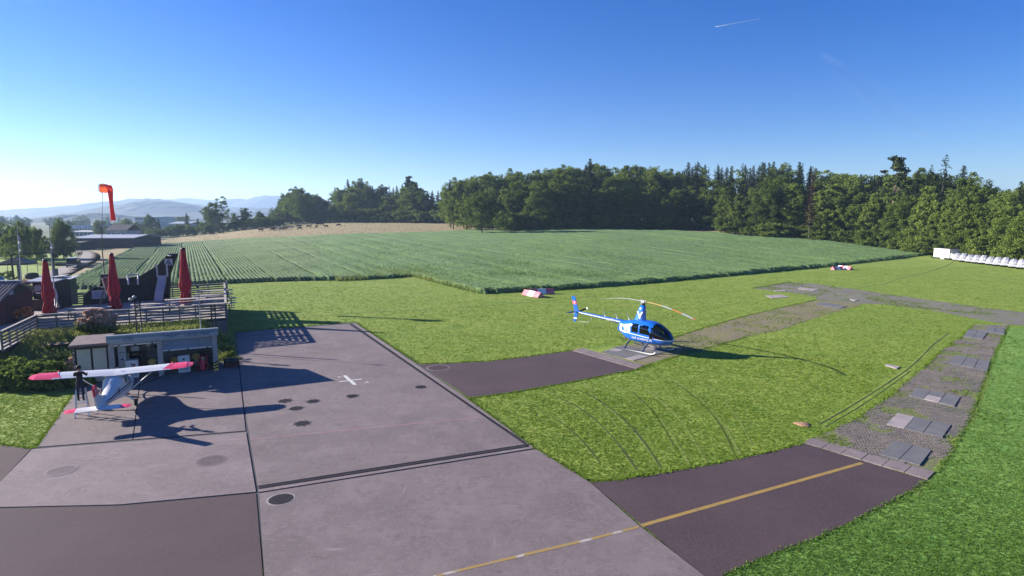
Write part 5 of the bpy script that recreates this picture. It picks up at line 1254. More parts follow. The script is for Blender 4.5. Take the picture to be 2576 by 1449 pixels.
# ------------------------------------------------------------------ black wooden play aeroplane with slide
M['play'] = mat('play_black', (.020,.016,.020), [(3,(.032,.026,.030),.45,.7,5,(1,1,8))], rough=.7)
def dpl(px): return 50.8+(px-209)/216*3.6
def PP(px, py, dd=0): return at(px, py, dpl(px)+dd)
Pl = root('play_aeroplane', 'black wooden aeroplane-shaped playhouse with a tall tail, slide and logo panel', 'playhouse', (0,0,0))
thick = Vector((-.45,.95,0))
nose = [(209,769),(209.5,744),(236,723),(258,721),(300,722),(300,764)]
body = [(298,763),(298,700.5),(318,699.5),(352,694),(397,667),(397,752)]
tail = [(397.5,752),(397.5,666.5),(422,639),(447,638),(428,693),(426,750)]
for nm, pl in (('nose', nose), ('fuselage', body), ('tail', tail)):
    mb = MB(); q = [PP(*p) for p in pl]
    q[0].z = min(q[0].z, ZD-.02); q[-1].z = ZD-.02; q[0].z = ZD-.02
    mb.prism(q, thick); mb.build(nm, M['play'], Pl)
mb = MB(); mb.prism([PP(251,722,.3), PP(253,691,.3), PP(273,690,.3), PP(274,722,.3)], thick*.9); mb.build('cockpit_box', M['play'], Pl)
mb = MB()
mb.prism([PP(209.5,744,-.02), PP(236,723,-.02), PP(237,721,-.02), PP(209,742,-.02)], thick*1.04); mb.build('nose_cover', M['wood_pale'], Pl)
for (a, b) in (((321,692),(323,716)), ((347,689),(347,716))):
    mb = MB(); p, q = PP(*a,-.25), PP(*b,-.25); mb.tube([PP(a[0],a[1],.4), p, q], .07, 8); mb.build('roll_bar', M['white'], Pl)
mb = MB(); mb.tube([PP(321,692,-.25), PP(334,690.5,-.25), PP(347,689,-.25)], .06, 8); mb.build('top_bar', M['lightgrey'], Pl)
mb = MB()
for i in range(5):
    mb.bar(PP(320+i*6.5,716,-.12), PP(320+i*6.5,745,-.12), .03, .03); mb.bar(PP(320,719+i*6,-.12), PP(346,718+i*6,-.12), .03, .03)
mb.build('climbing_net', M['black'], Pl)
pa_, pb_ = PP(414,651,-.03), PP(434,651,-.03); pc_, pd_ = PP(434.5,667.5,-.03), PP(414,667.5,-.03)
mb = MB(); mb.prism([pa_, pb_, pc_, pd_], Vector((.01,-.03,0))); lg = mb.build('logo_panel', M['lightgrey'], Pl)
def LP(u, v): return (pa_.lerp(pb_, u)).lerp(pd_.lerp(pc_, u), v)+Vector((.012,-.045,0))
mb = MB(); mb.add([LP(.08,.93), LP(.24,.93), LP(.60,.20), LP(.56,.08), LP(.46,.10)], [(0,1,2,3,4)])
mb.add([LP(.42,.93), LP(.58,.93), LP(.76,.50), LP(.72,.38), LP(.64,.42), LP(.48,.58), LP(.50,.70)], [(0,1,2,3,4,5,6)])
mb.add([LP(.66,.92), LP(.95,.92), LP(.81,.60)], [(0,1,2)]); mb.build('logo', M['stripe'], lg)
mb = MB(); c = PP(427,645,-.15); mb.lathe([(.05,0),(.14,.02),(.16,.10),(.04,.14)], 12, c); mb.build('lamp', M['white'], Pl)
q = [PP(230,731,-.05), PP(264,729,-.05), PP(266,750,-.05), PP(232,752,-.05)]
mb = MB(); mb.prism(q, Vector((.02,-.03,0))); ip = mb.build('info_panel', M['lightgrey'], Pl)
mb = MB()
for k in range(3):
    t = .36+.18*k; a, b = q[0].lerp(q[3], t).lerp(q[1].lerp(q[2], t), .1), q[0].lerp(q[3], t).lerp(q[1].lerp(q[2], t), .9-.1*k)
    mb.bar(a+Vector((.02,-.04,0)), b+Vector((.02,-.04,0)), .006, .045)
mb.build('print_line', M['blue_tail'], ip)
# slide
top = PP(408.5,693,-.15); bot = G(399,757.5,ZD+.12)
sd = (bot-top); side = Vector((fd.x, fd.y, 0))*.34
mb = MB(); N_ = 10; rows = []
for i in range(N_+1):
    t = i/N_; p = top.lerp(bot, t); p.z = top.z+(bot.z-top.z)*(t+.06*math.sin(2*math.pi*t)); rows.append(p)
vs = []
for p in rows: vs += [p-side+Vector((0,0,.20)), p-side, p+side, p+side+Vector((0,0,.20))]
mb.add(vs, [(4*i+j, 4*i+j+1, 4*i+j+5, 4*i+j+4) for i in range(N_) for j in range(3)], 0, False); mb.build('slide', M['lightgrey'], Pl)
for dx in (-1, 1):
    mb = MB(); p = top+side*dx*1.15; mb.box((p.x,p.y,p.z+.45), (.09,.09,1.15)); mb.build('slide_post', M['offwhite'], Pl)
mb = MB(); mb.prism([top-side*.9+Vector((0,.1,.06)), top+side*.9+Vector((0,.1,.06)), top+side*.9+Vector((0,.1,1.0)), top-side*.9+Vector((0,.1,1.0))], (0,.05,0)); mb.build('slide_door', M['black'], Pl)
# crossed trestle
Tr = root('trestle', 'tall crossed wooden trestle standing in front of the play aeroplane', 'trestle', (0,0,0))
for (a, b, dd) in (((257.5,699),(282,772),48.6), ((271,699),(247,771),48.72)):
    p, q = at(*a, dd), at(*b, dd-.4); q.z = ZD; mb = MB(); mb.bar(p, q, .13, .13); mb.build('leg', M['wood_grey'], Tr)
p, q = at(256,701,48.6), at(278,697,50.4); mb = MB(); mb.tube([p, q], .07, 8); mb.build('crossbar', M['wood_grey'], Tr)
p, q = at(254,723,48.5), at(284,720,48.7); mb = MB(); mb.bar(p, q, .05, .09); mb.build('rung', M['wood_pale'], Tr)

# windsock
M['sock'] = leaf_mat('windsock_orange', (.80,.16,.07), (.85,.20,.10), .45, 0)
M['sock_red'] = leaf_mat('windsock_red', (.70,.06,.06), (.75,.08,.07), .35, 0)
wb = at(262,690,61); wt = at(258.5,463,61); Ws = root('windsock', 'limp orange windsock on a tall thin pole behind the terrace', 'windsock', (wb.x, 61, 0))
Hw = wt.z; mb = MB(); mb.tube([(0,0,0), (-.0,0,Hw*.5), (wt.x-wb.x,0,Hw+.1)], [.06,.05,.035], 8); mb.build('pole', M['black'], Ws)
k = 61/1500.0; ox = wt.x-wb.x
mb = MB(); mb.tube([(ox-.16,-.05,Hw-.42), (ox+.20,0,Hw-.44), (ox+.55,.05,Hw-.45)], [.42,.45,.38], 18, cap=False); mb.build('sock_mouth', M['sock'], Ws)
mb = MB(); mb.tube([(ox+.48,.03,Hw-.28), (ox+.68,.05,Hw-.60), (ox+.66,.06,Hw-1.3), (ox+.70,.03,Hw-2.2), (ox+.74,.02,Hw-3.0), (ox+.77,.0,Hw-3.65)], [.36,.26,.20,.17,.20,.22], 14, cap=False); mb.build('sock_tail', M['sock_red'], Ws)
mb = MB(); mb.tube([(ox-.16,-.05+.43*math.cos(a),Hw-.42+.43*math.sin(a)) for a in np.linspace(0, 2*math.pi, 20)], .025, 5, cap=False); mb.build('mouth_ring', M['black'], Ws)

M['hut_wall'] = mat('hut_wall', (.085,.025,.028), [(2,(.06,.02,.024),.45,.7,5,(8,8,1))], rough=.8)
# ------------------------------------------------------------------ fuel station
SA = math.atan2(SF1.y-SF0.y, SF1.x-SF0.x)
SA = R(26.5)
S0 = Vector((SF1.x-.38, SF1.y-.05, 0))-Vector((math.cos(SA), math.sin(SA), 0))*6.95      # local x along the front, y to the back
S = root('fuel_station', 'low concrete fuel station with roller shutters, blue-grey fascia lettering and two pale doors', 'fuel station', (S0.x, S0.y, .03), SA)
LX = 6.95; XM = 1.62; DP = 2.0
M['block'] = mat('block', (.17,.165,.175), [(3,(.12,.118,.13),.45,.7,5), (20,(.23,.22,.23),.58,.75,3)], rough=.92, bump=.006)
M['post'] = mat('concrete_post', (.36,.33,.32), [(2,(.27,.25,.25),.45,.7,6,(3,3,.8)), (14,(.44,.41,.40),.58,.75,4)], rough=.9, bump=.004)
M['fascia'] = mat('fascia', (.15,.215,.275), [(2,(.13,.19,.24),.45,.7,4)], rough=.5)
M['fascia_pale'] = mat('fascia_pale', (.27,.32,.36), rough=.5)
M['shutter'] = mat('shutter', (.28,.33,.40), [(3,(.24,.29,.35),.45,.7,4)], rough=.4, metallic=.3)
M['door_pale'] = mat('door_pale', (.46,.44,.36), [(1.5,(.41,.39,.33),.45,.7,5)], rough=.6)
M['roof_felt'] = mat('roof_felt', (.16,.12,.12), [(3,(.22,.17,.16),.45,.7,5)], rough=.95, bump=.006)
# floor and block back wall, side walls in block courses
def course(a, b, z0, rows, bw=.40, bh=.195, th=.12, skip=None):
    a, b = Vector(a), Vector(b); L_ = (b-a).length; n = max(1, round(L_/bw)); w = L_/n; ang = math.atan2(b.y-a.y, b.x-a.x); pm_ = None
    for j in range(rows):
        for i in range(n):
            if pm_ is None: mb = MB(); mb.box((0,0,0), (w-.012,th,bh-.012)); pm_ = mb.build('block', M['block'], S); o = pm_
            else: o = pm_.copy(); COL.objects.link(o); o.parent = S
            p = a.lerp(b, min(1-.5/n*.98, (i+.5+(.25 if j % 2 else -.0))/n)); o.location = (p.x, p.y, z0+bh*(j+.5)); o.rotation_euler = (random.uniform(-.01,.01), 0, ang)
mb = MB(); mb.box((XM+(LX-XM)/2,DP-.02,1.0), (LX-XM,.04,2.0)); mb.box((LX-.02,DP/2,1.0), (.04,DP,2.0)); mb.box((XM,DP/2,1.0), (.05,DP,2.0)); mb.build('wall_backing', M['joint'], S, ).__setitem__('kind', 'stuff')
course((XM+.1,DP-.12), (LX-.1,DP-.12), .0, 10)
course((LX-.1,.35), (LX-.1,DP-.2), .0, 10)
course((XM+.10,.35), (XM+.10,DP-.2), .0, 10)
for x_ in (XM+.10, XM+2.42, LX-.12):
    mb = MB(); mb.box((x_,.10,1.12), (.26,.26,2.24)); po = mb.build('post', M['post'], S)
    if x_ > 6:
        mb = MB(); mb.box((x_,.093,.26), (.272,.272,.50)); hz = mb.build('hazard_sleeve', M['rotor_yellow'], po)
        mb = MB()
        for k in range(3):
            z_ = .08+k*.17; mb.add([(x_-.137,-.046,z_), (x_+.137,-.046,z_+.10), (x_+.137,-.046,z_+.19), (x_-.137,-.046,z_+.09)], [(0,1,2,3)])
        mb.build('black_stripes', M['black'], hz)
mb = MB(); mb.prism([(XM-.04,-.27,2.50), (XM-.04,-.27,2.58), (XM-.04,DP+.1,2.12), (XM-.04,DP+.1,2.04)], (LX-XM+.12,0,0)); mb.build('roof', M['fascia_pale'], S)
mb = MB(); mb.box((XM+(LX-XM)/2+.02,-.29,2.585), (LX-XM+.14,.10,.05)); mb.build('roof_edge', M['white'], S)
mb = MB(); mb.box((XM+(LX-XM)/2+.02,-.30,2.37), (LX-XM+.12,.05,.38)); fs_ = mb.build('fascia', M['fascia'], S)
mb = MB(); mb.box((XM+(LX-XM)/2+.02,-.328,2.275), (LX-XM+.10,.006,.17)); mb.build('fascia_band', M['fascia_pale'], fs_)
mb = MB(); mb.box((LX+.09,-.16,2.36), (.03,.25,.36)); mb.build('fascia_end', M['post'], S)
for tx, xx in (('LSZK', XM+.98), ('1758 FT', XM+3.05), ('120.355 MHZ', XM+4.35)):
    text('lettering', tx, .235, M['stripe'], S, (xx, -.336, 2.32), (R(90), 0, 0), .003)
def shutter(x0, x1, ztop, zbot):
    b = MB(); b.box(((x0+x1)/2,.02,ztop+.04), (x1-x0,.20,.13)); sh = b.build('shutter_box', M['shutter'], S)
    n = max(2, int((ztop-zbot)/.085)); pm_ = None
    for k in range(n):
        if pm_ is None: mb = MB(); mb.tube([(-(x1-x0)/2,0,0), ((x1-x0)/2,0,0)], .047, 10); pm_ = mb.build('shutter_slat', M['shutter'], sh); o = pm_
        else: o = pm_.copy(); COL.objects.link(o); o.parent = sh
        o.location = ((x0+x1)/2, .04, ztop-.04-k*(ztop-zbot)/n)
    b = MB(); b.box(((x0+x1)/2,.03,zbot-.02), (x1-x0,.07,.07)); b.build('bottom_rail', M['white'], sh)
    for fx in (.12, .5, .9): b = MB(); b.box((x0+(x1-x0)*fx,-.015,zbot-.02), (.10,.03,.05)); b.build('grip', M['black'], sh)
shutter(XM+.24, XM+2.28, 2.10, 1.98); shutter(XM+2.56, LX-.26, 2.10, 1.48)
# the lower shed with two pale doors
mb = MB(); mb.box((XM/2,DP/2+.15,1.02), (XM-.04,DP-.1,2.04)); mb.build('shed_wall', M['play'], S)
course((.02,.04), (.02,1.9), .0, 10, th=.08)
mb = MB(); mb.box((XM/2-.06,DP/2,2.20), (XM+.16,DP+.5,.08), 0, 0, (.05,0)); mb.build('shed_roof', M['roof_felt'], S)
mb = MB(); mb.box((XM/2-.06,-.17,2.10), (XM+.16,.06,.20)); mb.build('shed_fascia', M['wood_dark'], S)
for i in range(2):
    x_ = .46+i*.72; mb = MB(); mb.box((x_,.11,.96), (.62,.05,1.86)); d_ = mb.build('door', M['door_pale'], S)
    mb = MB(); mb.box((x_+(-.24 if i else .24),.075,.95), (.05,.04,.10)); mb.build('handle', M['steel'], d_)
# what stands in the bays
def station_thing(name, label, cat, x_, y_, z_=.03): return root(name, label, cat, tuple(S0+Vector((math.cos(SA)*x_-math.sin(SA)*y_, math.sin(SA)*x_+math.cos(SA)*y_, z_))), SA)
def pump(x_, y_, label):
    r = station_thing('fuel_pump', label, 'fuel pump', x_, y_); r['group'] = 'fuel pumps'
    mb = MB(); mb.box((0,0,.50), (.60,.48,1.0)); mb.build('cabinet', M['white'], r)
    mb = MB(); mb.box((0,-.245,.78), (.10,.02,.10)); mb.build('badge', M['stripe'], r)
    mb = MB(); mb.box((0,-.245,.30), (.44,.02,.36)); mb.build('service_panel', M['lightgrey'], r)
    mb = MB(); mb.tube([(.33,-.1,.7), (.42,-.15,.5), (.40,-.12,.25), (.34,-.1,.4)], .02, 6); mb.build('nozzle_hose', M['rubber'], r)
pump(XM+.98, .55, 'white fuel pump cabinet in the bay below the letters of the short shutter'); pump(XM+3.55, .62, 'white fuel pump cabinet with dark badge under the long shutter')
r = station_thing('tall_cabinet', 'tall narrow white cabinet with a round mark at the inner end of the first bay', 'cabinet', XM+.52, .75)
mb = MB(); mb.box((0,0,.90), (.38,.35,1.8)); mb.build('body', M['lightgrey'], r); mb = MB(); mb.tube([(0,-.19,1.05), (0,-.18,1.05)], .07, 14); mb.build('round_mark', M['stripe'], r); mb = MB(); mb.box((0,-.18,1.45), (.28,.01,.03)); mb.build('slot', M['black'], r)
r = station_thing('control_desk', 'dark control desk with screen and papers in the first bay', 'desk', XM+1.15, 1.45)
mb = MB(); mb.box((0,0,.62), (.8,.5,1.2)); mb.build('body', M['play'], r); mb = MB(); mb.box((0,-.26,1.05), (.52,.02,.30)); mb.build('screen', M['dark_glass'], r); mb = MB(); mb.box((-.05,-.20,1.52), (.40,.25,.28)); mb.build('meter', M['lightgrey'], r); mb = MB(); mb.box((-.42,-.25,1.0), (.12,.03,.5)); mb.build('side_panel', M['door_pale'], r)
for i, (x_, z_, lb) in enumerate([(XM+1.88,.62,'brass hose reel beside the middle post in the first bay'),(XM+2.22,.45,'small hose reel close to the middle post'),(XM+3.02,.62,'brass hose reel next to the pump under the long shutter'),(XM+2.82,.38,'small dark hose reel low beside the middle post under the long shutter'),(XM+4.15,.72,'brass hose reel beside the red cart'),(XM+4.55,.75,'small dark hose reel above the red cart')]):
    r = station_thing('hose_reel', lb, 'hose reel', x_, 1.45, z_); r['group'] = 'hose reels in the fuel bays'
    R0 = .17 if 'brass' in lb else .11
    mb = MB(); mb.tube([(0,-.10,0), (0,.10,0)], R0, 16); mb.build('drum', M['rubber'], r)
    mb = MB(); mb.tube([(0,-.14,0), (0,-.11,0)], R0*1.25, 16); mb.build('flange', M['rotor_yellow' if 'brass' in lb else 'iron'], r)
    mb = MB(); mb.box((0,.0,-R0-.12), (.22,.20,.25)); mb.build('bracket', M['grey'], r)
r = station_thing('red_cart', 'red wheeled fire extinguisher cart under the long shutter', 'cart', XM+4.52, .30)
mb = MB()
for x_ in (-.25, .25):
    mb = MB(); mb.bar((x_,.15,0), (x_,.15,.85), .04, .04); mb.build('upright', M['red'], r)
for z_ in (.12, .48, .82): mb = MB(); mb.box((0,.15,z_), (.54,.05,.05)); mb.build('rung', M['red'], r)
mb = MB(); mb.tube([(0,-.05,.08), (0,-.05,.62), (0,-.05,.72)], [.15,.15,.05], 12); mb.build('cylinder', M['red'], r); mb = MB(); mb.box((0,-.05,.78), (.10,.10,.08)); mb.build('valve', M['steel'], r)
for x_ in (-.30, .30): mb = MB(); mb.tube([(x_-.03,.1,.13), (x_+.03,.1,.13)], .13, 12); mb.build('wheel', M['rubber'], r)
for i, (x_, z_, w_, h_, m_) in enumerate([(XM+1.72,1.55,.22,.22,'offwhite'),(XM+2.1,1.40,.18,.2,'rubber'),(XM+3.0,1.30,.8,.06,'wood_grey'),(XM+3.9,1.25,.3,.12,'offwhite')]):
    mb = MB(); mb.box((x_,DP-.20,z_), (w_,.06,h_)); mb.build('wall_board', M[m_], S)
r = station_thing('storage_box', 'low red box under a grey tarpaulin at the end of the fuel station', 'box', LX+.72, .75)
mb = MB(); mb.box((0,0,.13), (.78,.55,.26)); mb.build('body', M['hut_wall'], r)
mb = MB(); mb.prism([(-.43,-.30,.26), (.43,-.30,.26), (.43,-.30,.33), (-.30,-.30,.42)], (0,.62,.06)); mb.build('tarpaulin', M['rubber'], r)

# lamp posts on the bank
def lamp_post(px, ptop, d, label, gap=.16):
    p = at(px, 800, d); zb = float(ZB(p.x, d)); zt = at(px, ptop, d).z
    r = root('lamp_post', label, 'lamp post', (p.x, d, zb-.1), 0, 'black twin lamp posts behind the fuel station')
    for s_ in (-1, 1):
        mb = MB(); mb.tube([(s_*gap,0,0), (s_*gap,0,zt-zb)], .035, 8); mb.build('post', M['black'], r)
    mb = MB(); mb.box((0,0,zt-zb-.35), (2*gap+.1,.05,.05)); mb.build('bracket', M['black'], r)
    return r, zt-zb
r, h = lamp_post(348, 748, 38.6, 'black twin lamp post with round lanterns rising between the table and the station roof')
mb = MB(); mb.lathe([(.02,0),(.10,.05),(.12,.14),(.05,.22),(.02,.24)], 12, (-.16,0,h)); mb.build('lantern', M['grey'], r); mb = MB(); mb.lathe([(.02,0),(.10,.05),(.12,.14),(.05,.22)], 12, (-.42,0,h-.15)); mb.build('lantern', M['lightgrey'], r)
lamp_post(537, 762, 39.5, 'black twin lamp post near the terrace corner without lantern', .13)
p = at(505, 820, 39.2); zt = at(503, 716, 39.2).z; r = root('antenna_mast', 'thin pale antenna mast with a short cross arm behind the station roof', 'antenna', (p.x, 39.2, float(ZB(p.x, 39.2))-.1))
hh = zt-r.location.z; mb = MB(); mb.tube([(0,0,0), (-.02,0,hh)], .028, 8); mb.build('mast', M['lightgrey'], r); mb = MB(); mb.bar((-.28,0,hh-.05), (.25,0,hh-.02), .03, .03); mb.build('cross_arm', M['black'], r)
mb = MB(); mb.box((-.05,0,hh-.14), (.12,.12,.14)); mb.build('sensor', M['black'], r)

# ------------------------------------------------------------------ snack hut and kiosk
M['corr'] = mat('corrugated', (.17,.14,.15), [(3,(.21,.18,.19),.45,.7,5)], rough=.85)
ha = R(8)
hb = G(-24, 819, ZD); Hu = root('snack_hut', 'low dark red snack hut with corrugated roof and a small window', 'hut', (hb.x, hb.y, ZD), ha)
mb = MB(); mb.box((-2.6,1.6,1.0), (7.0,3.2,2.0)); mb.build('wall', M['hut_wall'], Hu)
mb = MB(); mb.prism([(.9,0.02,2.0), (.9,3.2,2.0), (.9,1.6,2.78)], (-.06,0,0)); mb.build('gable', M['wood_dark'], Hu)
for k in range(32):
    x_ = 1.05-k*.235
    mb = MB()
    if k == 0:
        mb.tube([(0,-.45,1.84), (0,1.62,2.90)], .085, 6, smooth=False); cm_ = mb.build('roof_sheet', M['corr'], Hu); o = cm_
    else: o = cm_.copy(); COL.objects.link(o); o.parent = Hu
    o.location = (x_, 0, 0)
mb = MB(); mb.prism([(1.12,-.45,1.80), (1.12,1.62,2.86), (1.12,3.6,1.9), (1.12,3.6,1.86), (1.12,1.62,2.80), (1.12,-.45,1.75)], (-7.6,0,0)); mb.build('roof_deck', M['corr'], Hu)
mb = MB(); mb.box((-2.6,1.62,2.97), (7.5,.34,.05)); mb.build('ridge_cap', M['lightgrey'], Hu)
mb = MB(); mb.tube([(1.1,-.52,1.80), (-6.4,-.52,1.80)], .075, 8); mb.build('gutter', M['grey'], Hu)
mb = MB(); mb.box((.02,-.02,1.18), (.74,.05,.66)); wf = mb.build('window', M['dark_glass'], Hu)
for (x_, z_, a, b) in ((.02,.83,.84,.07), (.02,1.53,.84,.05), (-.37,1.18,.05,.70), (.41,1.18,.05,.70)): mb = MB(); mb.box((x_,-.045,z_), (a,.05,b)); mb.build('window_frame', M['lightgrey'], wf)
mb = MB(); mb.box((.93,.9,2.28), (.03,.42,.5)); mb.build('gable_sign', M['shutter'], Hu)
kb = G(84, 781, ZD); Ki = root('kiosk', 'dark kiosk with pale flat roof, round sign and boards between hut and terrace', 'kiosk', (kb.x, kb.y, ZD), R(12))
mb = MB(); mb.box((.85,1.3,1.15), (1.7,2.2,2.3)); mb.build('wall', M['play'], Ki)
mb = MB(); mb.box((.75,1.2,2.42), (2.1,2.7,.07), 0, 0, (.06,.03)); mb.build('roof', M['lightgrey'], Ki)
mb = MB(); mb.box((1.2,1.9,2.58), (1.0,1.0,.06), 0, 0, (.03,-.12)); mb.build('roof_sheet', M['offwhite'], Ki)
mb = MB(); mb.tube([(.42,.10,1.82), (.42,.20,1.82)], .30, 24); rs = mb.build('round_sign', M['stripe'], Ki)
mb = MB(); mb.tube([(.42,.07,1.82), (.42,.10,1.82)], .245, 24); mb.build('sign_face', M['lightgrey'], rs)
mb = MB(); mb.box((.42,.06,1.90), (.36,.01,.035)); mb.box((.42,.06,1.80), (.34,.01,.04)); mb.box((.42,.06,2.0), (.06,.01,.10)); mb.box((.42,.06,1.70), (.05,.01,.07)); mb.build('sign_print', M['stripe'], rs)
mb = MB(); mb.box((.38,.15,1.40), (.34,.03,.14)); mb.build('notice', M['offwhite'], Ki)
mb = MB(); mb.box((.74,.13,1.25), (.20,.03,.62)); mb.build('menu_board', mat('board_tan', (.42,.24,.13), rough=.8), Ki)
mb = MB(); mb.box((.5,.0,.45), (1.5,.3,.9)); mb.build('counter', M['wood_dark'], Ki)
gb = G(137, 772, ZD); r = root('green_shed', 'narrow dark green shed behind the flagpole at the end of the kiosk', 'shed', (gb.x, gb.y+.4, ZD), R(15))
M['dgreen'] = mat('dark_green', (.018,.05,.045), rough=.6)
mb = MB(); mb.box((.35,.9,1.1), (1.0,1.6,2.2)); mb.build('wall', M['dgreen'], r); mb = MB(); mb.box((.4,.85,2.27), (1.5,2.1,.05), 0, 0, (.08,-.12)); mb.build('roof', M['lightgrey'], r)
for k in range(3): mb = MB(); mb.box((.30,.08,.35+k*.22), (.7,.04,.06), 0, 0, (0,-.25)); mb.build('slat', M['grey'], r)
# things on the terrace near the hut
mb = MB(); p = G(101, 768, ZD); r = root('red_crate', 'small red and white crate at the foot of the kiosk counter', 'crate', (p.x, p.y-1.0, ZD), R(15))
mb.box((0,0,.22), (.6,.45,.44)); mb.build('crate', M['red'], r); mb = MB(); mb.box((.2,-.01,.46), (.2,.35,.10)); mb.build('packet', M['white'], r)
M['flower'] = leaf_mat('flower_orange', (.65,.16,.06), (.85,.34,.16), .35, .1); M['smoke'] = leaf_mat('smoke_bush', (.26,.15,.11), (.75,.52,.40), .3, 0, .3)
def shrub(name, label, px, py, zb, d, H_, W_, lm, cat, seed, per=60, size=.09, nb=60, lift=.05, d2=None):
    p = at(px, py, d); r = root(name, label, cat, (p.x, d, zb))
    co, ti = broad_crown(H_, W_, lift, nb, per, size, seed, 'round')
    me = tri_mesh('foliage', co, 4, [M[lm], M[d2 or lm]], ti, mi=None if d2 is None else (np.asarray(co).reshape(-1,4,3).mean(1)[:, 2]+.25*np.asarray(co).reshape(-1,4,3).mean(1)[:, 1]*1.0+rng.normal(0,.1,len(co)//4) < H_*.42).astype(np.int32))
    obj('foliage', me, r); b = trunk(H_*.8, .03+.01*H_, H_*.1, seed, 5, W_*.8); b.build('stem', M['bark'], r); return r
pf = G(54, 800, ZD)
r = shrub('flower_pot', 'orange flowering shrub in a pot beside the hut wall', 54, 800, ZD+.28, pf.y-1.5, .85, 1.3, 'flower', 'flowers', 201, 40, .07, 50)
mb = MB(); mb.lathe([(.20,-.28),(.28,.05),(.31,.08)], 14); mb.build('pot', M['slab_dark'], r)
p = at(244, 818, 38.2); shrub('smoke_bush', 'round smoke bush with pinkish plumes on the bank behind the shed roof', 244, 818, float(ZB(p.x, 38.2))-.05, 38.2, 1.85, 1.9, 'smoke', 'bush', 203, 90, .10, 80, d2='leaf')
n = 0
for (px, py, d, H_, W_, lm, lb) in [(205,890,33.0,1.3,1.6,'smoke','small brownish bush against the shed wall'),(178,885,33.4,1.25,1.7,'leaf_yellow','yellow-green juniper beside the shed'),(150,893,33.2,1.2,1.9,'leaf_yellow','yellow-green low juniper next to the junipers by the shed'),(128,905,32.2,1.2,1.6,'leaf','dark bush between the junipers and the bank corner'),(95,910,31.6,1.0,1.8,'leaf','dark round bush above the lawn corner'),(60,915,31.6,1.25,2.1,'leaf','tall dark bush on the bank above the lawn'),(28,905,32.2,1.4,2.2,'leaf','tall dark bush near the bank end'),(-8,905,32.0,1.4,2.4,'leaf','dark bush at the very edge of the bank'),(165,925,31.7,.8,1.6,'leaf','low dark bush in front of the junipers'),(196,920,31.4,.8,1.3,'leaf','low dark bush at the shed corner behind the wing'),(118,945,30.8,.9,1.7,'leaf','low dark bush behind the red wing tip'),(75,950,30.7,1.1,1.8,'leaf','low dark bush over the shaded lawn'),(30,950,31.0,1.3,2.0,'leaf','bush above the shaded lawn corner')]:
    n += 1; p = at(px, py, d); shrub('garden_bush', lb, px, py, max(0, float(ZB(p.x, d)))-.05, d, H_, W_, lm, 'bush', 210+n, 55, .085, 55)['group'] = 'bushes on the bank'
for i, (px, d, H_) in enumerate([(572,39.2,.55),(579,37.6,.5),(570,41.2,.5),(583,36.5,.32)]):
    shrub('weed_clump', f'clump of weeds at the end wall of the fuel station, {ordinal(i+1)} from the terrace', px, 880, 0, d, H_, .9, 'leaf_yellow', 'weeds', 240+i, 30, .05, 22)['group'] = 'weeds beside the fuel station'
p = at(140, 857, 36.2); mb = MB(); mb.lathe([(.02,.03),(.7,.015),(.85,0)][::-1], 18); o = mb.build('bare_patch', M['soil'], label='oval bare patch in the bank grass', cat='bare patch'); o.location = (p.x, 36.2, float(ZB(p.x, 36.2))+.14); o.scale = (1,.6,1)

# flagpoles
def flagpole(px0, ptop, px1, pbot, d, label, fl):
    zb = ZD if d < 50 else 0.0; b = at(px1, pbot, d); t = at(px0, ptop, d); h = t.z-zb
    r = root('flagpole', label, 'flagpole', (b.x, d, zb), 0, 'flagpoles beside the snack hut'); dx = (t.x-b.x)*.35
    mb = MB(); mb.tube([(0,0,0), (dx*.5,0,h*.5), (dx,0,h)], [.05,.042,.025], 8); mb.build('pole', M['lightgrey'], r)
    for (pt, pb, w_) in fl:
        z0 = at(px0, pb, d).z-zb; z1 = at(px0, pt, d).z-zb
        mb = MB(); mb.tube([(dx*.7+.05,0,z1), (dx*.7+.12,-.05,z1*.6+z0*.4), (dx*.7+.16,-.03,z0+.1), (dx*.7+.10,0,z0)], [.03,w_*.8,w_,.04], 10); mb.build('furled_flag', M['offwhite'], r)
flagpole(46, 569, 54, 712, 50.5, 'thin pale flagpole with two furled white flags above the hut roof', [(592,614,.12), (614,633,.10)])
flagpole(129, 562, 141, 788, 46.6, 'tall pale flagpole with a furled flag in front of the green shed', [(612,626,.14), (725,775,.13)])
# dark frame behind the hut
Fr = root('timber_gate', 'dark timber portal frame with a thin crossbar behind the hut', 'gate frame', (0,0,0)); dG = 72
a, b = at(28,641,dG), at(131,635,dG)
mb = MB(); mb.bar((a.x,dG,0), (a.x,dG,a.z), .14, .14); mb.build('post', M['wood_dark'], Fr); mb = MB(); mb.bar((a.x+.75,dG,0), (a.x+.75,dG,a.z-.6), .3, .2); mb.build('thick_post', M['wood_grey'], Fr)
mb = MB(); mb.bar((b.x,dG,0), (b.x,dG,b.z), .22, .2); mb.build('post', M['wood_dark'], Fr); mb = MB(); mb.bar(a, b, .12, .14); mb.build('crossbar', M['black'], Fr)
mb = MB(); mb.bar((b.x+.15,dG,0), (b.x+.15,dG,2.9), .5, .4); mb.build('thick_post', M['wood_grey'], Fr)
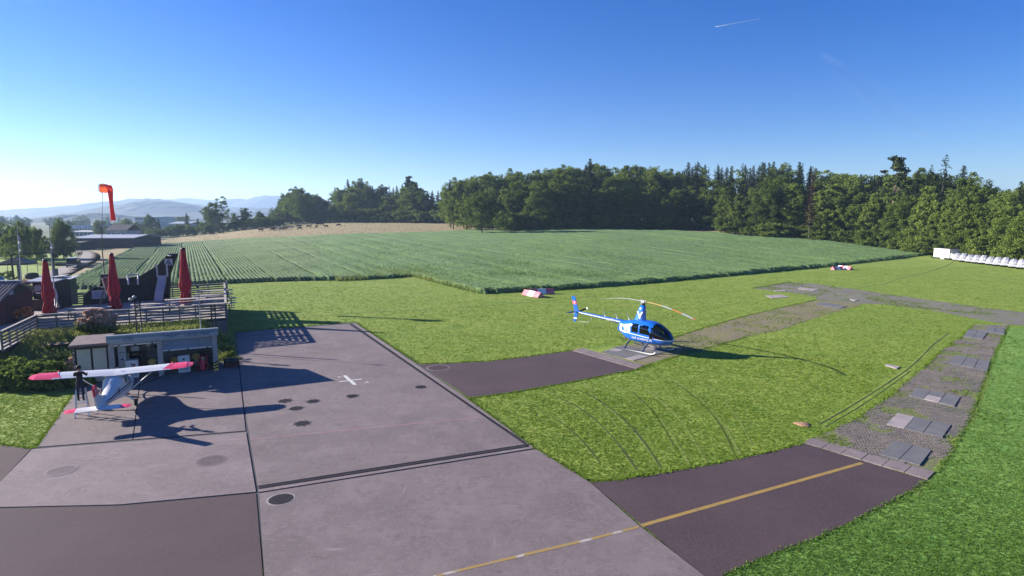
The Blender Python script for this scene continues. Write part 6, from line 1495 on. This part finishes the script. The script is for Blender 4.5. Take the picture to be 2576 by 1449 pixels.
# garden tent and odds and ends
gp = at(45, 690, 92); Tn = root('garden_tent', 'black pop-up garden tent with pointed roof on the lawn behind the hut', 'tent', (gp.x, 92, 0), R(20))
mb = MB(); mb.add([(-2,-2,2.1), (2,-2,2.1), (2,2,2.1), (-2,2,2.1), (0,0,3.0), (-2,-2,1.85), (2,-2,1.85), (2,2,1.85), (-2,2,1.85)], [(0,1,4), (1,2,4), (2,3,4), (3,0,4), (0,5,6,1), (1,6,7,2), (2,7,8,3), (3,8,5,0)]); mb.build('canopy', M['black'], Tn)
for sx_ in (-1, 1):
    for sy_ in (-1, 1): mb = MB(); mb.box((1.95*sx_,1.95*sy_,1.0), (.06,.06,2.0)); mb.build('leg', M['grey'], Tn)
gp = at(79, 686, 84); r = root('covered_grill', 'dark rounded garden grill under a cover near the tent', 'grill', (gp.x, 84, 0))
mb = MB(); mb.lathe([(.5,.35),(.8,.6),(.82,1.0),(.6,1.25),(.2,1.32)], 16); mb.build('cover', M['rubber'], r); mb = MB(); mb.box((0,0,.2), (.6,.6,.4)); mb.build('stand', M['grey'], r)
for i, (px, py, d, H_, W_, lm) in enumerate([(12,705,70,1.5,2.2,'leaf'),(35,700,74,1.3,2,'leaf_yellow'),(60,698,76,1.2,2,'smoke'),(90,702,72,1.1,1.8,'leaf'),(22,690,84,1.6,2.4,'leaf'),(105,700,74,.9,1.6,'leaf_yellow')]):
    shrub('garden_plant', f'garden plant behind the hut roof, {ordinal(i+1)} of the bed', px, py, 0, d, H_, W_, lm, 'plant', 260+i, 30, .12, 30)['group'] = 'plants in the garden bed behind the hut'
for i, px in enumerate((8, 25, 44, 66, 84, 100)):
    p = at(px, 712, 68+i % 3); mb = MB(); mb.lathe([(.45,0),(.5,.25),(.3,.5),(.08,.55)], 9, fn=lambda t, z: 1+.18*math.sin(3*t+px)); o = mb.build('boulder', M['slab_light' if i % 2 else 'slab_dark'], label=f'grey garden boulder behind the hut roof, {ordinal(i+1)} of the row', cat='boulder', group='boulders behind the hut'); o.location = (p.x, p.y, 0)
bp = at(4, 705, 66); r = root('beach_flag', 'blue and red upright advertising flag behind the hut', 'flag', (bp.x, 66, 0))
mb = MB(); mb.tube([(0.3,0,0), (.3,0,2.6)], .03, 6); mb.build('pole', M['white'], r); mb = MB(); mb.box((0,0,1.75), (.55,.03,1.5)); mb.build('blue_cloth', M['blue_tail'], r); mb = MB(); mb.box((0,0,.7), (.6,.03,.6)); mb.build('red_cloth', M['red'], r); mb = MB(); mb.box((.31,0,1.4), (.08,.035,2.0)); mb.build('white_edge', M['white'], r)

# ------------------------------------------------------------------ off-road car on the track
cp = G(186, 671.5); Ca = root('offroad_car', 'dark off-road car with pale roof standing on the curved gravel track', 'car', (cp.x, cp.y, .05), R(118))
mb = MB(); mb.box((0,0,.78), (3.9,1.72,.62), taper=.97); mb.build('body', M['black'], Ca)
mb = MB(); mb.box((-.45,0,1.36), (2.6,1.60,.58), taper=.86); mb.build('cabin', M['dark_glass'], Ca); mb = MB(); mb.box((-.45,0,1.68), (2.35,1.45,.08)); mb.build('roof', M['white'], Ca)
for sx_ in (-1.25, 1.25):
    for sy_ in (-.80, .80): mb = MB(); mb.tube([(sx_,sy_-.12,.38), (sx_,sy_+.12,.38)], .38, 16); w_ = mb.build('wheel', M['rubber'], Ca); mb = MB(); mb.tube([(sx_,sy_-.13,.38), (sx_,sy_+.13,.38)], .2, 12); mb.build('rim', M['grey'], w_)
mb = MB(); mb.tube([(-1.98,-.3,.95), (-2.16,-.3,.95)], .36, 16); mb.build('spare_wheel', M['rubber'], Ca); mb = MB(); mb.box((1.98,0,.55), (.12,1.7,.18)); mb.build('bumper', M['grey'], Ca); mb = MB(); mb.box((-1.98,0,.55), (.12,1.7,.18)); mb.build('bumper', M['grey'], Ca)
for s_ in (-.6, .6): mb = MB(); mb.box((-1.965,s_*1.2,.9), (.04,.12,.18)); mb.build('tail_light', M['red'], Ca)
tp_ = G(157, 669); mb = MB(); mb.box((0,0,.25), (2.0,.8,.5)); o = mb.build('water_trough', M['rubber'], label='low black trough on the grass beside the off-road car', cat='trough'); o.location = (tp_.x, tp_.y, 0); o.rotation_euler = (0,0,.2)

# ------------------------------------------------------------------ buildings of the valley
M['hall_wall'] = mat('hall_wall', (.045,.04,.045), [(1,(.06,.055,.06),.45,.7,4,(6,6,.3))], rough=.8); M['tin'] = mat('tin_roof', (.36,.38,.42), [(.5,(.30,.32,.36),.45,.7,4)], rough=.6); M['plaster'] = mat('plaster', (.42,.42,.42), rough=.8); M['win'] = mat('window_dark', (.03,.035,.045), rough=.2)
def building(name, label, x0, x1, ytop, ybot, d, depth, wallm, roofm, rise=.15, nwin=0, rows=1, saw=0, rz=0):
    a, b = at(x0, ybot, d), at(x1, ybot, d); zb = float(TZ((a.x+b.x)/2, d))-.3; zt = at(x0, ytop, d).z; w = b.x-a.x
    r = root(name, label, 'building', ((a.x+b.x)/2, d, zb), rz); h = max(2.2, zt-zb)
    mb = MB(); mb.box((0,depth/2,h/2), (w,depth,h)); mb.build('wall', M[wallm], r)
    if saw:
        for k in range(saw):
            x_ = -w/2+k*w/saw; mb = MB(); mb.prism([(x_,0,h+.01), (x_+w/saw*.97,0,h+.01), (x_+.1,0,h+w/saw*.5)], (0,depth,0)); mb.build('sawtooth_roof', M[roofm], r)
    else:
        mb = MB(); mb.prism([(-w/2-.4,-.5,h), (-w/2-.4,depth/2,h+rise*depth/2), (-w/2-.4,depth+.5,h), (-w/2-.4,depth+.5,h+.18), (-w/2-.4,depth/2,h+rise*depth/2+.2), (-w/2-.4,-.5,h+.18)], (w+.8,0,0)); mb.build('roof', M[roofm], r)
    pm_ = None
    for j in range(rows):
        for i in range(nwin):
            if pm_ is None: mb = MB(); mb.box((0,-.04,0), (w/nwin*.55,.08,h/rows*.4)); pm_ = mb.build('window', M['win'], r); o = pm_
            else: o = pm_.copy(); COL.objects.link(o); o.parent = r
            o.location = (-w/2+w*(i+.5)/nwin, 0, h*(j+.55)/rows)
    return r
building('dark_hall', 'long low dark hall with a pale roof edge beyond the track', 196, 334, 600, 624, 178, 16, 'hall_wall', 'tin', .10, 0, rz=R(4))
building('lean_to', 'small dark lean-to in front of the dark hall', 178, 204, 612, 628, 168, 6, 'hall_wall', 'hall_wall', .1)
building('sawtooth_factory', 'grey factory with sawtooth roof beyond the trees behind the flagpole', 178, 236, 574, 590, 420, 25, 'plaster', 'tin', .1, 8, 1, 5)
building('pale_warehouse', 'pale blue-grey flat warehouse in front of the sawtooth factory', 180, 232, 585, 603, 300, 18, 'tin', 'plaster', .06, 5)
building('factory', 'grey factory with low wide roof at the foot of the hill', 426, 478, 563, 580, 420, 22, 'plaster', 'tin', .12, 7)
building('factory', 'flat grey factory block partly hidden by the conifer', 478, 512, 561, 580, 440, 22, 'hall_wall', 'tin', .08, 4)
building('office_block', 'tall grey block rising above the valley trees', 342, 402, 546, 580, 520, 25, 'plaster', 'tin', .02, 9, 3)
building('farmhouse', 'low farmhouse with dark roof among the valley trees', 268, 318, 581, 596, 250, 10, 'plaster', 'hall_wall', .5, 4)
p = at(409, 556, 400); r = root('chimney', 'slim pale chimney tower between the valley trees and the factory', 'chimney', (p.x, 400, 0)); mb = MB(); mb.box((0,0,p.z/2), (1.6,1.6,p.z)); mb.build('shaft', M['plaster'], r); mb = MB(); mb.box((0,0,p.z+.2), (2.0,2.0,.4)); mb.build('cap', M['white'], r)
p = GT(342, 606); mb = MB(); mb.lathe([(2.2,0),(1.7,.6),(.9,1.3),(.1,1.6)], 12, fn=lambda t, z: 1+.2*math.sin(3*t)+.1*math.sin(7*t)); o = mb.build('rubble_heap', M['soil'], label='reddish rubble heap at the end of the dark hall', cat='heap'); o.location = (p.x, p.y, float(TZ(p.x, p.y))-.1)
c0_ = None
for i, (px, py, lb) in enumerate([(358,603.5,'small pale car parked next to the rubble heap'),(368,602,'small white car parked in the middle of the three by the hall'),(379,600,'small pale car parked furthest from the dark hall')]):
    p = GT(px, py)
    if c0_ is None:
        c0_ = root('parked_car', lb, 'car'); mb = MB(); mb.box((0,0,.55), (4.0,1.6,.7), taper=.95); mb.build('body', M['white'], c0_); mb = MB(); mb.box((-.2,0,1.1), (2.2,1.45,.5), taper=.8); mb.build('cabin', M['dark_glass'], c0_); o = c0_
    else: o = clone(c0_)
    tag(o, lb, None, 'cars parked beyond the meadow', None, (p.x, p.y, float(TZ(p.x, p.y))+.05), R(20))

# ------------------------------------------------------------------ cows
M['cow'] = mat('cow_dark', (.035,.022,.018), rough=.8); M['cow_brown'] = mat('cow_brown', (.20,.11,.06), rough=.8); M['cow_pale'] = mat('cow_pale', (.5,.42,.34), rough=.8)
def cow_mesh(graze, seed):
    hz = .42 if graze else 1.25; hx = 1.25 if graze else 1.35
    J = {'mid':(0,0,1.02,.33,.36),'rump':(-.62,0,1.06,.29,.30),'tailb':(-.92,0,1.10,.12),'tail':(-1.0,0,.55,.03),'chest':(.55,0,1.0,.30,.36),'neck':(.92,0,1.10 if not graze else .95,.17),'poll':(hx-.12,0,hz+.12,.13),'muzzle':(hx+.18,0,hz-.14,.085)}
    E = [('mid','rump'),('rump','tailb'),('tailb','tail'),('mid','chest'),('chest','neck'),('neck','poll'),('poll','muzzle')]
    for s_, n in ((-1,'a'), (1,'b')):
        J |= {f'fs{n}':(.55,.18*s_,.72,.12),f'fk{n}':(.57,.19*s_,.40,.07),f'ff{n}':(.56,.19*s_,.04,.065),f'hs{n}':(-.62,.19*s_,.78,.16),f'hk{n}':(-.52,.2*s_,.60,.11),f'hh{n}':(-.74,.2*s_,.40,.065),f'hf{n}':(-.70,.2*s_,.04,.065),f'e{n}':(hx-.14,.2*s_,hz+.16,.04)}
        E += [('chest',f'fs{n}'),(f'fs{n}',f'fk{n}'),(f'fk{n}',f'ff{n}'),('rump',f'hs{n}'),(f'hs{n}',f'hk{n}'),(f'hk{n}',f'hh{n}'),(f'hh{n}',f'hf{n}'),('poll',f'e{n}')]
    m = skin_person('cow', J, E, 1.0); m.name = 'cow_body'; return m
cms = []
for mt in ('cow', 'cow_brown', 'cow_pale'):
    for g in (True, False):
        m = cow_mesh(g, 1); m.materials.append(M[mt]); m.polygons.foreach_set('use_smooth', [True]*len(m.polygons)); cms.append((mt, g, m))
cows = sorted([(262,229),(292,227),(390,214),(525,209),(648,190),(935,158),(1145,162),(1160,147),(1192,140),(1290,152),(1318,155),(1312,136),(1350,142),(1380,133),(1405,151),(1450,143),(1470,132),(1500,129),(1535,132),(1622,106),(1650,109),(1640,140),(1750,115),(1780,105),(1855,117),(1870,88),(1920,84),(1980,114),(2135,96)])
for i, (zx, zy) in enumerate(cows):
    px, py = 429.3+zx*.1979, 550+zy*.1979+.8; p = GT(px, py); pale = zx in (1192, 1380, 1535, 390); br = zx in (1160, 1312, 1470)
    ks = [c for c in cms if c[0] == ('cow_pale' if pale else 'cow_brown' if br else 'cow')]; c = ks[i % 2]
    nm = 'pale' if pale else 'brown' if br else 'dark'
    o = obj('cow', c[2], None, f'{nm} cow {"grazing" if c[1] else "standing"} on the dry meadow, {ordinal(i+1)} from the dark hall', 'cow', 'cows on the meadow', None, (p.x, p.y, float(TZ(p.x, p.y))+.02), random.random()*6.28); o.scale = (.92,)*3

# ------------------------------------------------------------------ runway markers
def marker(p, q, cols, label, w=.95, h=.62):
    p, q = Vector(p), Vector(q); d = q-p; L_ = d.length
    r = root('runway_marker', label, 'marker', ((p+q)/2), math.atan2(d.y, d.x), 'red and white roof-shaped runway markers'); n = len(cols)
    for i, c in enumerate(cols):
        x0, x1 = -L_/2+L_*i/n, -L_/2+L_*(i+1)/n; e = .004
        mb = MB(); mb.prism([(x0+e,-w/2,.03), (x0+e,w/2,.03), (x0+e,.05,h), (x0+e,-.05,h)], (x1-x0-2*e,0,0)); mb.build('panel', M[c], r)
    mb = MB(); mb.box((0,0,.015), (L_*.98,w*.9,.03)); mb.build('base', M['wood_dark'], r)
M['mred'] = mat('marker_red', (.50,.13,.16), [(2,(.62,.28,.30),.5,.75,4)], rough=.6); M['mwhite'] = mat('marker_white', (.75,.74,.74), [(3,(.62,.60,.62),.5,.75,4)], rough=.6)
marker(G(1320,741), G(1361,749), ['mred','mwhite','mred'], 'near red and white runway marker in front of the crop corner, the brightly sunlit one')
marker(G(1331,740), G(1393,739), ['mred','mwhite','mred'], 'red and white runway marker standing shaded behind the sunlit one')
marker(GT(2094,679), GT(2117,678), ['mred','mwhite','mred'], 'far runway marker at the field edge with its white gable end showing', .9, .58)
marker(GT(2110,676), GT(2142,679.5), ['mwhite','mred','mwhite','mred'], 'far runway marker at the field edge lit on its long side', .9, .62)

# ------------------------------------------------------------------ box caravan, glider trailers, post
ct = G(2347, 650); ct2 = G(2393, 654.5)
Tv = root('box_trailer', 'white box caravan with two small windows parked at the wood edge before the trailers', 'trailer', ((ct+ct2)/2), math.atan2((ct2-ct).y, (ct2-ct).x)); Lc = (ct2-ct).length
mb = MB(); mb.box((-.4,1.1,1.35), (Lc-.8,2.1,1.95)); mb.build('body', M['offwhite'], Tv); mb = MB(); mb.box((-.4,1.1,2.36), (Lc-.7,2.2,.08)); mb.build('roof', M['rubber'], Tv)
mb = MB(); mb.prism([(Lc/2-.79,.3,.4), (Lc/2+.1,.3,.4), (Lc/2+.1,.3,1.2), (Lc/2-.79,.3,1.45)], (0,1.6,0)); mb.build('front_box', M['offwhite'], Tv)
for x_ in (-Lc/2+.55, -Lc/2+1.15): mb = MB(); mb.box((x_,.035,1.72), (.42,.04,.42)); mb.build('window', M['lightgrey'], Tv)
for x_ in (-.5, .15): mb = MB(); mb.tube([(x_,.15,.27), (x_,.35,.27)], .27, 14); mb.build('wheel', M['offwhite'], Tv)
def make_trailer():
    r = root('glider_trailer', 'glider trailer', 'trailer')
    vs = []; secs = [(0,.55,.40,.40),(.4,.62,.45,.40),(1.15,.64,.48,.40),(1.5,.65,.80,.39),(2.2,.66,1.05,.38),(4.0,.68,1.25,.38),(5.6,.62,1.2,.40),(6.4,.45,.9,.45)]
    n = 9
    for x_, w_, h_, z0 in secs:
        for k in range(n):
            a = math.pi*k/(n-1); vs.append((x_, w_*math.copysign(abs(math.cos(a))**.6, math.cos(a)), z0+h_*max(0, math.sin(a))**.7))
    fs = [(i*n+k, i*n+k+1, (i+1)*n+k+1, (i+1)*n+k) for i in range(len(secs)-1) for k in range(n-1)]+[tuple(range(n)), tuple(range((len(secs)-1)*n, len(secs)*n))[::-1]]+[((i+1)*n, (i+1)*n+n-1, i*n+n-1, i*n) for i in range(len(secs)-1)]
    mb = MB(); mb.add(vs, fs, 0, False); mb.build('shell', M['white_tarp'], r)
    mb = MB(); mb.box((.55,.05,1.28), (.60,.24,1.05), taper=.7); mb.build('fin_box', M['white_tarp'], r)
    for s_ in (-.62, .62): mb = MB(); mb.tube([(3.0,s_-.08,.28), (3.0,s_+.08,.28)], .28, 12); mb.build('wheel', M['rubber'], r)
    mb = MB(); mb.box((-.15,0,.42), (.5,.08,.08)); mb.build('drawbar', M['grey'], r); return r
a, b = G(2404, 659), G(2590, 681.5); M['white_tarp'] = mat('white_tarp', (.42,.42,.44), rough=.6); tz = make_trailer(); N_ = 10
for i in range(N_+1):
    o = tz if i == 0 else clone(tz); p = a.lerp(b, i/N_)
    tag(o, f'white glider trailer in the row at the wood edge, {ordinal(i+1)} from the box caravan', None, 'white glider trailers at the wood edge', None, (p.x, p.y, .02), R(48)); o.scale = (.95,1.0,1.0+.06*math.sin(i*2.1))
p, q = GT(2388, 642), None
pv_ = G(2398, 653)+Vector((2.5,5.0,0)); r = root('trailer', 'wider covered white trailer between the box caravan and the glider trailers', 'trailer', (pv_.x, pv_.y, 0), R(48))
mb = MB(); mb.prism([(0,-.95,.5), (0,.95,.5), (0,.8,1.7), (0,.0,2.0), (0,-.8,1.7)], (4.6,0,0)); mb.build('cover', M['lightgrey'], r); mb = MB(); mb.tube([(1.6,-.9,.3), (1.6,-.7,.3)], .3, 12); mb.build('wheel', M['rubber'], r); mb = MB(); mb.tube([(1.6,.7,.3), (1.6,.9,.3)], .3, 12); mb.build('wheel', M['rubber'], r)
pb = GT(2336, 639.5); r = root('measuring_post', 'white box on a short post at the corner of the crop field', 'post', (pb.x, pb.y, 0))
mb = MB(); mb.box((0,0,.6), (.12,.12,1.2)); mb.build('post', M['wood_pale'], r); mb = MB(); mb.box((0,0,1.25), (.5,.4,.12)); mb.build('shelf', M['offwhite'], r); mb = MB(); mb.box((0,0,1.85), (.38,.3,.95)); mb.build('box', M['white'], r)
# ------------------------------------------------------------------ contrails high above
def trail_mat(name, op):
    m, t, out = new_mat(name); N = t.nodes; K = t.links; d = N.new('ShaderNodeBsdfDiffuse'); d.inputs[0].default_value = (.9,.9,.9,1); tr = N.new('ShaderNodeBsdfTransparent'); ms = N.new('ShaderNodeMixShader')
    lw = N.new('ShaderNodeLayerWeight'); mr = N.new('ShaderNodeMapRange'); mr.inputs['To Min'].default_value = op; mr.inputs['To Max'].default_value = 0; K.new(lw.outputs['Facing'], mr.inputs['Value']); K.new(mr.outputs[0], ms.inputs[0])
    K.new(tr.outputs[0], ms.inputs[1]); K.new(d.outputs[0], ms.inputs[2]); K.new(ms.outputs[0], out.inputs[0]); return m
a, b = at(1800,67,21000), at(1912,47,21000); mb = MB(); mb.tube([a, a.lerp(b,.4), a.lerp(b,.8), b], [16,14,9,3], 8); mb.build('contrail', trail_mat('contrail_fresh', .42), label='short thin fresh contrail high in the blue sky', cat='contrail')
a, b = at(2070,140,24000), at(2330,345,24000); mb = MB(); mb.tube([a, a.lerp(b,.25), a.lerp(b,.5), a.lerp(b,.8), b], [120,330,420,330,90], 14); mb.build('contrail', trail_mat('contrail_old', .02), label='broad faint old contrail slanting across the blue sky', cat='contrail')
